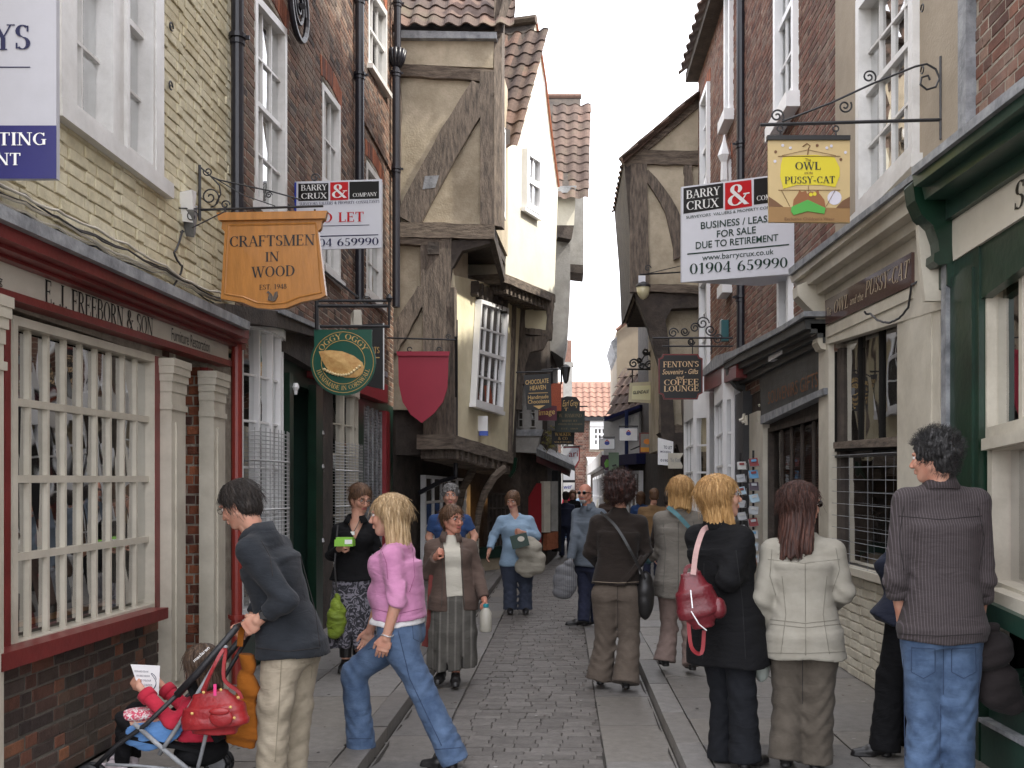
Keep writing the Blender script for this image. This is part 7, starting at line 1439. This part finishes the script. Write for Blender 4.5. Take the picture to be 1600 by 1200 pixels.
blob('basket', blackc, pc, q(315, 1172, 5.3), (.13, .16, .075), h=.012); mb = MB(); mb.tube([q(385, 972, dN), q(385, 972, dF)], .012, 8); mb.build('cross_bar', M_black, pc)
fcl = Fac(300, 5.09, 400, 5.09); mb = MB(); ps = sans_polys('maclaren', .01)[0]; W_ = sans_polys('maclaren', .01)[1]
o0, o1 = q(327, 1024, 5.09), q(350, 1003, 5.09); dx = (o1-o0); nrm = Vector((-dx.z, 0, dx.x)).normalized()*.016
for p in ps: mb.add([o0+dx*(x/W_)+nrm*y-Vector((0, .002, 0)) for x, y in p], [tuple(range(len(p)))])
mb.build('lettering', M_wl, pc)
# ---- red handbag and orange bag on the pushchair ----
rb = thing('handbag', 'bright red leather handbag with a front pocket hanging from the pushchair handle', 'handbag', P(338, 1115, 5.05)); c = P(337, 1112, 5.02)
bagshape('bag_body', leath_r, rb, [((336, 1139, 5.02), .105, .05), ((336, 1128, 5.02), .155, .075), ((334, 1108, 5.02), .145, .07), ((330, 1086, 5.02), .095, .03)], amp=.004)
blob('front_pocket', leath_r, rb, c+Vector((.055, -.085, -.012)), (.058, .018, .045), h=.006, amp=.001); blob('pocket_flap', leath_r, rb, c+Vector((.050, -.098, .022)), (.050, .014, .020), h=.006, amp=.001)
for s in (-.05, .05): strap(rb, curve3([P(318+s*30, 1080, 5.02+s), P(335, 1040, 5.0+s), P(352, 1014, 5.02+s), P(350, 1060, 5.02+s), P(372, 1080, 5.02+s), P(378, 1092, 5.02+s)]), leath_r, .016, 'handle', .006)
for x, y in ((318, 1082), (345, 1078), (372, 1090), (300, 1115), (366, 1122), (360, 1105)): mb = MB(); mb.lathe(P(x, y, 4.935), [(.003, -.006), (.008, 0), (.003, .006)], 8, ax=Matrix.Rotation(R(90), 3, 'X')); mb.build('brass_stud', M_gold, rb)
mb = MB(); mb.box(P(336, 1078, 4.93), (.014, .004, .055)); mb.build('pink_tag', flat('hot_pink', (.7, .04, .2)), rb)
ob = thing('shopping_bag', 'orange cloth bag hanging behind the red handbag', 'bag', P(380, 1060, 5.25)); bagshape('bag_body', orange, ob, [((374, 1156, 5.25), .06, .03), ((377, 1142, 5.25), .085, .045), ((386, 1080, 5.25), .055, .04), ((386, 1030, 5.25), .028, .022)], amp=.012); strap(ob, curve3([P(375, 1010, 5.2), P(378, 985, 5.2), P(388, 972, 5.2)]), orange, .03)
# ---- woman in pink ----
C_, JC = person('blonde woman in a pink sweater and blue jeans striding across the street', 6.05, -84, (622, 842), (625, 972), (607, 806), hyaw=-88, hpitch=-2,
    armL=[(620, 938, -.20), (605, 990, -.20)], armR=[(596, 930, .2), (580, 980, .2)], legR=[(553, 1052, .12), (564, 1158, .10)], legL=[(655, 1068, -.06), (706, 1178, -.08)], sw=.175, girth=1.12, bust=.035, belly=.05,
    top=('sweater', pinkw, dict(hem=(620, 966), hw=.185, hd=.165, arm=(.068, .052), sleeve=.12, amp=.005, qw=.19, vneck=(.05, .07))), inner=('vest', cloth('white_cotton', (.7, .68, .68)), dict(hem=(622, 974), hw=.18, hd=.158)), low=('trousers', denim, dict(r=(.108, .085, .095), amp=.005)), hair=('mid', H_blond), hands=(0, 0), seed=12, floor=0, strands=420, res=.0095, shoe=(M_leathb, .035), shoeyaw=(-80, -75))
mb = MB(); w_ = Vector(JC['arm']['L'][1]); mb.tube([w_+Vector((.034*math.cos(a), .03*math.sin(a), .006*math.sin(a*2)-.01)) for a in np.linspace(0, 6.28, 16)], .004, 5); mb.build('bracelet', M_wire, C_)
# ---- woman in black with green bag ----
D_, JD = person('woman with short brown hair in black top and patterned skirt holding a lime green box', 8.7, 172, (556, 812), (551, 902), (563, 779), hyaw=140, hpitch=-18,
    armR=[(517, 868, 0), (532, 856, -.22)], armL=[(592, 866, .05), (590, 900, -.1)], legR=[(540, 985, 0), (540, 1030, 0)], legL=[(560, 985, .05), (560, 1026, .1)], sw=.165, bust=.02, girth=1.02,
    top=('black_top', blackc, dict(hem=(551, 906), hw=.17, hd=.135, arm=(.056, .046), sleeve=.85, vneck=(.17, .075), collar=.9)), low=('skirt', skirtp, dict(hem=(550, 1010), r=.19)), hair=('short', H_brown), glasses='wire', hands=(1, 0), seed=21, shoe=(M_leathb, .05), shoeyaw=(180, 175), strands=150)
mb = MB(); [mb.tube([Vector(p)+Vector((0, 0, .02)), Vector(p)+Vector((0, 0, .26))], [.05, .06], 10) for p in (JD['leg']['R'][1], JD['leg']['L'][1])]; mb.build('boot_shaft', M_leathb, D_)
mb = MB(); n_ = Vector(JD['N']); mb.tube(curve3([n_+Vector((-.05, -.05, .02)), n_+Vector((-.03, -.10, -.05)), n_+Vector((.0, -.125, -.10)), n_+Vector((.03, -.10, -.05)), n_+Vector((.05, -.05, .02))]), .003, 5); mb.build('necklace_cord', M_leathb, D_); mb = MB(); mb.box(n_+Vector((0, -.135, -.11)), (.032, .01, .03)); mb.build('pendant', M_wl, D_)
gx = thing('food_box', 'lime green takeaway box held by the woman in the black top', 'box', P(538, 848, 8.44)); mb = MB(); c = P(539, 848, 8.43); mb.box(c, (.15, .11, .055)); mb.box(c+Vector((.04, -.057, .01)), (.06, .004, .035), 1); mb.build('box_body', [flat('lime', (.25, .55, .06)), M_whtb], gx); mb = MB(); mb.box(c+Vector((0, 0, .035)), (.13, .09, .02)); mb.build('box_lid', MT['lime'], gx)
gb = thing('cloth_bag', 'lime green silk bag hanging from the shoulder of the woman in black', 'bag', P(526, 940, 8.5)); lime = cloth('lime_silk', (.19, .26, .03), var=.25, rough=.5, big=.8)
blob('bag_body', lime, gb, P(526, 962, 8.48), (.075, .06, .11), prims=(((-.02, 0, -.10), (.06, .04, .09)), ((.02, 0, -.08), (.05, .04, .08)), ((0, 0, .10), (.035, .03, .08))), h=.009, amp=.008); strap(gb, [P(526, 926, 8.5), P(523, 880, 8.5), P(528, 820, 8.55)], M_leathb, .012)
# ---- woman in brown jacket ----
E_, JE = person('woman in a brown jacket and long grey skirt walking towards the camera', 8.55, 170, (704, 838), (709, 932), (707, 812), hyaw=138, hpitch=0,
    armR=[(668, 896, 0), (680, 872, -.16)], armL=[(746, 892, .02), (756, 934, -.12)], legR=[(694, 1000, -.05), (690, 1046, -.05)], legL=[(712, 1000, .05), (712, 1050, -.1)], sw=.185, girth=1.12, bust=.02, belly=.02,
    top=('jacket', brownj, dict(hem=(707, 952), hw=.21, hd=.155, arm=(.068, .055), open=.065, collar=1.3, grow=.02)), inner=('white_top', cream, dict(hem=(709, 930), hw=.165, hd=.13)), low=('skirt', skirtg, dict(hem=(706, 1042), r=.20)), hair=('short', H_brown), glasses='wire', hands=(1, 1), seed=31, floor=0, shoe=(M_leathb, .02), shoeyaw=(185, 175), skin=M_skin2, strands=150)
bo = thing('milk_bottle', 'translucent milk bottle with a teal cap held by the woman in the brown jacket', 'bottle', P(760, 962, 8.35)); mb = MB(); mb.lathe(P(759, 968, 8.35), [(.045, -.10), (.05, -.09), (.05, .05), (.03, .085), (.02, .10)], 12); mb.build('bottle_body', pm('milk_plastic', (.42, .40, .34), .35, .1, 4, 0), bo, smooth=True); mb = MB(); mb.lathe(P(759, 949, 8.35), [(.022, 0), (.024, .005), (.024, .028), (.018, .03)], 10); mb.build('bottle_cap', flat('teal_cap', (.01, .25, .3)), bo)
sc_ = thing('scarf', 'long dull red scarf hanging beside the woman in the brown jacket', 'scarf', P(672, 920, 8.6)); strap(sc_, curve3([P(678, 880, 8.5), P(674, 920, 8.5), P(672, 970, 8.55), P(664, 1010, 8.6)]), cloth('dull_red_cloth', (.20, .05, .045)), .055, 'scarf_length', .012)
# ---- others ----
person('grey haired woman in a blue t-shirt smiling behind the woman in the brown jacket', 11.2, 178, (703, 800), (704, 885), (704, 775), hyaw=175, sw=.20, girth=1.15, top=('blue_shirt', navyb, dict(hem=(704, 900), hw=.20, hd=.15, sleeve=-.35, arm=(.07, .06))), low=('trousers', navy, dict()), hair=('wavy', H_grey), hands=(0, 0), seed=41, floor=PVH, res=.013, armR=[(670, 840, 0), (680, 868, -.15)], armL=[(742, 838, 0), (735, 862, -.15)])
G_, JG = person('stout woman in a pale blue top carrying a coat and a small green bag', 13.5, 176, (805, 803), (808, 876), (801, 782), hyaw=195, hpitch=-16,
    armR=[(771, 838, 0), (764, 862, -.12)], armL=[(838, 838, 0), (816, 832, -.22)], legR=[(797, 918, 0), (797, 946, 0)], legL=[(821, 918, 0), (821, 946, 0)], sw=.21, girth=1.4, bust=.04, belly=.06, hw=.11, top=('pale_blue_top', ltblue, dict(hem=(808, 884), hw=.24, hd=.18, arm=(.078, .055), sleeve=.8, vneck=(.08, .06))), low=('trousers', cloth('blue_grey_cloth', (.05, .06, .09)), dict(r=(.115, .095, .105))), hair=('female', H_brown), hands=(0, 1), seed=51, floor=0, res=.012)
cg = thing('folded_coat', 'beige coat draped over the arm of the woman in pale blue', 'coat', P(825, 860, 13.2)); blob('coat_cloth', cloth('stone_cloth', (.36, .33, .27)), cg, P(826, 858, 13.25), (.17, .12, .16), prims=(((-.02, 0, -.22), (.16, .07, .14)), ((.10, 0, -.16), (.12, .08, .17))), h=.014, amp=.012)
gg2 = thing('small_bag', 'small dark green bag with pale oval badge held by the woman in pale blue', 'bag', P(812, 845, 13.05)); mb = MB(); mb.box(P(812, 845, 13.02), (.22, .07, .17), rot=Matrix.Rotation(R(-14), 3, 'Y')); mb.build('bag_body', M_greend, gg2); mb = MB(); f_ = cross(800, 12.96, 824, 12.96); f_.poly(mb, circ(814, 842, 5.5, 4.2, 14), -.003, .003); mb.build('badge', M_putty, gg2)
person('bald man with grey beard and sunglasses in a slate jacket carrying a grey bag', 12.2, 222, (920, 792), (921, 878), (914, 771), hyaw=205, hpitch=0, male=True, armR=[(899, 838, -.1), (892, 874, -.18)], armL=[(945, 840, 0), (940, 880, 0)], legR=[(914, 925, 0), (912, 965, -.1)], legL=[(932, 925, .1), (932, 965, .1)], sw=.215, girth=1.2, belly=.05, top=('slate_jacket', greyj, dict(hem=(922, 884), hw=.21, hd=.17, arm=(.078, .06), collar=1.2, grow=.025)), low=('trousers', navy, dict(r=(.105, .085, .085))), hair=('fringe', H_lgrey), beard=H_lgrey, glasses='dark', hands=(1, 0), seed=61, floor=0, res=.012, skin=M_skin2, shoeyaw=(-95, -80))
cb = thing('carrier_bag', 'grey striped plastic carrier bag held by the bald man', 'bag', P(884, 905, 11.9)); blob('bag_body', cloth('grey_plastic', (.13, .13, .14), stripe=((.22, .22, .22), 14), rough=.4), cb, P(883, 908, 11.95), (.14, .05, .20), prims=(((.05, 0, .16), (.06, .04, .08)), ((-.03, 0, -.12), (.12, .05, .08))), h=.012, amp=.006); strap(cb, [P(890, 884, 11.95), P(892, 872, 11.98)], MT['grey_plastic'], .05)
I_, JI = person('woman with curly dark hair in a dark brown sweater seen from behind', 8.35, 4, (967, 800), (963, 915), (970, 764), hyaw=20, armL=[(922, 862, .05), (935, 880, .25)], armR=[(1008, 860, .05), (996, 880, .25)], legL=[(946, 1000, .05), (938, 1052, .05)], legR=[(983, 1000, 0), (978, 1058, -.1)], sw=.20, girth=1.18, top=('sweater', darkbrown, dict(hem=(964, 912), hw=.235, hd=.17, arm=(.076, .058), neck=.05, grow=.016)), low=('trousers', browntr, dict(r=(.115, .095, .125), amp=.006)), hair=('curly', H_curl), hands=(1, 1), seed=71, floor=0, strands=380, hs=1.02)
strap(I_, curve3([P(938, 800, 8.28), P(962, 822, 8.19), P(985, 860, 8.15), P(1008, 905, 8.2)]), M_leathb, .022, 'bag_strap')
hb2 = thing('shoulder_bag', 'black shoulder bag at the right hip of the woman in the dark brown sweater', 'bag', P(1010, 930, 8.3)); blob('bag_body', M_leathb, hb2, P(1008, 930, 8.3), (.075, .07, .20), h=.012)
J_, JJ = person('woman with a blonde bob in a grey tweed coat seen from behind', 8.6, -8, (1060, 795), (1060, 905), (1062, 768), hyaw=-25, hpitch=2, armL=[(1034, 862, .05), (1008, 872, .12)], armR=[(1094, 862, 0), (1100, 905, .1)], legL=[(1046, 985, .05), (1040, 1024, .0)], legR=[(1078, 985, 0), (1082, 1030, -.1)], sw=.18, girth=1.1, top=('tweed_coat', greycoat, dict(hem=(1060, 932), hw=.20, hd=.16, arm=(.074, .058), grow=.022, collar=1.1, cuff=teal)), low=('trousers', mauve, dict(r=(.10, .075, .105), amp=.006)), hair=('bob', H_gold), hands=(1, 0), seed=81, strands=260)
strap(J_, curve3([P(1043, 792, 8.52), P(1062, 808, 8.42), P(1090, 840, 8.45)]), teal, .035, 'bag_strap')
K_, JK = person('smiling woman with golden hair in a long black coat carrying a maroon bag', 5.7, 48, (1122, 816), (1134, 962), (1126, 778), hyaw=84, hpitch=10, armR=[(1138, 905, -.20), (1168, 884, .0)], armL=[(1110, 905, .25), (1150, 880, .30)], legR=[(1160, 1090, -.08), (1164, 1174, -.08)], legL=[(1132, 1090, .08), (1130, 1170, .1)], sw=.185, girth=1.15, bust=.02, top=('black_coat', blackc, dict(hem=(1138, 1036), hw=.25, hd=.19, arm=(.082, .064), grow=.028, qw=.21, collar=1.6)), low=('trousers', blackj, dict(r=(.10, .085, .10), amp=.005)), hair=('bob', H_gold), glasses='wire', hands=(1, 1), seed=91, strands=420, res=.0095)
mbag = thing('shoulder_bag', 'maroon leather bag with white zips on the back of the woman in the black coat', 'handbag', P(1090, 940, 5.3)); c = P(1092, 938, 5.42)
bagshape('bag_body', leath_m, mbag, [((1098, 975, 5.42), .06, .05), ((1094, 955, 5.42), .115, .075), ((1085, 925, 5.42), .095, .07), ((1080, 900, 5.42), .05, .03)], amp=.004); blob('side_pouch', leath_m, mbag, P(1122, 950, 5.40), (.045, .045, .055), h=.007)
strap(mbag, curve3([P(1083, 898, 5.38), P(1088, 860, 5.42), P(1098, 830, 5.48), P(1106, 824, 5.55)]), cloth('pink_cream_webbing', (.5, .32, .30)), .028, 'bag_strap'); strap(mbag, curve3([P(1075, 960, 5.4), P(1080, 1010, 5.4), P(1096, 1020, 5.42), P(1100, 985, 5.42)]), M_redb, .02, 'loose_strap'); strap(mbag, [P(1079, 922, 5.31), P(1082, 950, 5.29)], M_whtb, .006, 'zip'); strap(mbag, [P(1080, 955, 5.29), P(1092, 975, 5.29), P(1104, 985, 5.31)], M_whtb, .006, 'zip'); strap(mbag, curve3([P(1070, 905, 5.4), P(1072, 888, 5.4), P(1083, 884, 5.4), P(1090, 896, 5.4)]), leath_m, .02, 'handle')
L_, JL = person('woman with long auburn hair in a beige jacket seen from behind', 5.6, 14, (1254, 836), (1256, 985), (1252, 789), hyaw=66, armL=[(1192, 935, .0), (1202, 1000, .16)], armR=[(1318, 925, -.05), (1296, 948, .26)], legL=[(1232, 1090, .05), (1228, 1172, .0)], legR=[(1278, 1090, 0), (1274, 1176, .0)], sw=.19, girth=1.1, top=('beige_jacket', beige, dict(hem=(1259, 1026), hw=.225, hd=.16, arm=(.076, .058), grow=.022, amp=.006)), low=('trousers', taupe, dict(r=(.108, .095, .108), amp=.004)), hair=('long', H_red), glasses='dark', hands=(0, 1), seed=101, strands=600, res=.0095)
pbg = thing('plastic_bag', 'pale thin plastic bag hanging from the left hand of the woman in beige', 'bag', P(1192, 1040, 5.6)); blob('bag_body', cloth('pale_plastic', (.42, .46, .42), rough=.4), pbg, P(1190, 1038, 5.72), (.045, .04, .10), h=.009, amp=.006)
M_, JM = person('grey haired man in a striped shirt and faded jeans seen from behind', 5.25, 6, (1470, 757), (1472, 975), (1458, 716), hyaw=-52, hpitch=-4, male=True, armL=[(1400, 905, -.02), (1408, 962, .06)], armR=[(1536, 905, -.02), (1530, 975, .1)], legL=[(1444, 1105, .05), (1442, 1206, .0)], legR=[(1496, 1105, 0), (1494, 1206, .0)], sw=.205, girth=1.22, hs=1.04, belly=.03, top=('striped_shirt', stripe, dict(hem=(1472, 1000), hw=.215, hd=.165, arm=(.080, .062), sleeve=.45, grow=.022, collar=1.2, cuff=True, amp=.006)), low=('trousers', denim2, dict(r=(.115, .10, .10), amp=.006)), hair=('wavy', H_salt), hands=(1, 1), seed=111, strands=420, res=.0095)
cj = thing('dark_coat', 'dark coat bundled over the right arm of the man in the striped shirt', 'coat', P(1560, 1040, 5.3)); blob('coat_cloth', cloth('dark_coat_cloth', (.018, .014, .014)), cj, P(1552, 1020, 5.25), (.09, .08, .14), prims=(((.03, 0, -.18), (.10, .07, .13)), ((.10, 0, -.25), (.06, .05, .07)), ((-.04, 0, -.02), (.06, .07, .08))), h=.012, amp=.012)
person('person in black mostly hidden behind the man in the striped shirt', 6.0, -55, (1440, 822), (1420, 960), (1448, 790), hyaw=-20, armL=[(1384, 885, -.05), (1400, 935, .0)], armR=[(1470, 890, .2), (1460, 940, .2)], legL=[(1392, 1060, -.05), (1384, 1160, -.1)], legR=[(1420, 1070, .15), (1430, 1160, .15)], sw=.18, girth=1.1, top=('navy_jacket', cloth('midnight_cloth', (.015, .018, .032)), dict(hem=(1405, 975), hw=.22, hd=.16, arm=(.075, .06))), low=('trousers', blackc, dict(r=(.11, .09, .10))), hair=('short', H_dark), seed=121, shoeyaw=(-80, -85), res=.012)
person('man in a tan jacket and jeans walking away in the middle distance', 18.0, 0, (1020, 790), (1019, 846), (1022, 774), male=True, sw=.22, girth=1.25, top=('tan_jacket', tanj, dict(hem=(1019, 852), hw=.23, hd=.17, arm=(.08, .065))), low=('trousers', navy, dict()), hair=('short', H_brown), seed=131, res=.018)
mats_ = [navy, blackc, tanj, brownj, greyj, rose, ltblue, darkbrown, navyb, cream]; hrs = [H_dark, H_brown, H_grey, H_blond]
for i, (x, d, mi, lab) in enumerate(((884, 25, 0, 'far shopper in navy beside the black shop post'), (895, 29, 1, 'far shopper in black left of the bald man'), (889, 34, 5, 'far shopper in red behind the two dark ones'), (950, 24, 3, 'far shopper in brown just left of the curly haired woman'), (943, 33, 9, 'far shopper in pale top left of the corner bay'), (1001, 23, 8, 'far shopper in blue beside the tan jacket'), (908, 37, 6, 'far shopper in pale blue at the street end'), (960, 38, 4, 'far shopper in slate near the end building'), (1046, 14.5, 7, 'shopper in dark brown hidden behind the blonde bob'), (932, 41, 2, 'tiny far shopper in tan at the end of the street'))):
    hz = 1.60+.1*((i*37) % 5)/5-.12; yh = 767-(hz-1.62)/d*1600; sc1 = 1600/d
    person(lab, d, (0, 180, 170, 10, 190)[i % 5], (x, yh+.16*sc1), (x, yh+.66*sc1), (x, yh), sw=.19, girth=1.15, top=('coat', mats_[mi], dict(hem=(x, yh+.74*sc1), hw=.2, hd=.15, arm=(.07, .055))), low=('trousers', [navy, blackj, denim][i % 3], dict()), hair=(('short', 'bob')[i % 2], hrs[i % 4]), seed=200+i, res=.022, group=None, floor=0)

sm_d = flat('denim_seam', (.03, .05, .10), .9); sm_k = flat('khaki_seam', (.24, .205, .145), .9); sm_b = flat('beige_seam', (.19, .175, .14), .9); sm_s = flat('shirt_seam', (.022, .018, .018), .9); sm_t = flat('tan_edge', (.20, .16, .12), .9); sm_p = flat('pink_seam', (.30, .10, .20), .9); sm_g = flat('grey_seam', (.07, .065, .055), .9)
seams(M_, 'trousers', [[(1424, 1012), (1461, 1014), (1461, 1050), (1443, 1060), (1424, 1050), (1424, 1012)], [(1487, 1014), (1524, 1012), (1525, 1050), (1506, 1060), (1487, 1050), (1487, 1014)], [(1474, 998), (1474, 1085)], [(1412, 1030), (1414, 1190)], [(1530, 1030), (1526, 1190)], [(1470, 1100), (1468, 1195)]], sm_d, 5.2)
seams(M_, 'striped_shirt', [[(1404, 806), (1470, 812), (1534, 806)], [(1412, 790), (1405, 840), (1412, 890)], [(1528, 790), (1538, 840), (1530, 890)], [(1404, 990), (1470, 994), (1536, 990)]], sm_s, 5.2)
seams(L_, 'beige_jacket', [[(1200, 874), (1256, 880), (1312, 874)], [(1258, 880), (1259, 1024)], [(1222, 900), (1228, 960), (1220, 1022)], [(1292, 900), (1286, 960), (1296, 1022)], [(1204, 968), (1258, 974), (1312, 968)], [(1204, 975), (1258, 981), (1312, 975)], [(1200, 1020), (1258, 1021), (1320, 1018)], [(1206, 858), (1203, 900), (1212, 930)], [(1306, 856), (1312, 890), (1300, 925)]], sm_b, 5.5)
seams(L_, 'trousers', [[(1254, 1030), (1254, 1100)]], sm_s, 5.5)
seams(C_, 'trousers', [[(644, 972), (668, 968), (670, 996), (658, 1004), (646, 998), (644, 972)], [(622, 985), (640, 1060), (690, 1165)], [(600, 992), (590, 1010), (575, 1015)], [(668, 1172), (720, 1168)], [(545, 1154), (580, 1154)], [(600, 975), (640, 974), (672, 966)]], sm_d, 6)
seams(C_, 'sweater', [[(596, 858), (604, 880), (606, 905)], [(645, 858), (648, 900), (640, 925)], [(580, 950), (620, 960), (660, 950)]], sm_p, 6)
seams(A, 'trousers', [[(440, 1030), (436, 1100), (430, 1190)], [(470, 1035), (488, 1040), (486, 1060)]], sm_k, 5.2)
seams(A, 'fleece_jacket', [[(408, 845), (422, 870), (426, 900)], [(470, 870), (492, 950), (500, 1010)], [(400, 1012), (450, 1018), (500, 1012)]], sm_s, 5.2)
seams(I_, 'sweater', [[(908, 906), (930, 909), (965, 911), (1000, 909), (1020, 904)]], sm_t, 8.2, .004, 'hem_trim'); seams(I_, 'trousers', [[(965, 915), (965, 985)]], sm_s, 8.2)
seams(J_, 'tweed_coat', [[(1060, 815), (1060, 928)], [(1036, 815), (1040, 860), (1036, 925)], [(1084, 815), (1080, 860), (1086, 925)]], sm_g, 8.4)
seams(E_, 'jacket', [[(689, 845), (692, 890), (690, 948)], [(722, 845), (722, 890), (726, 948)]], sm_g, 8.4, .003)
seams(K_, 'black_coat', [[(1100, 880), (1098, 1030)], [(1150, 860), (1160, 940), (1165, 1030)]], flat('coat_seam', (.008, .008, .009), .8), 5.6)
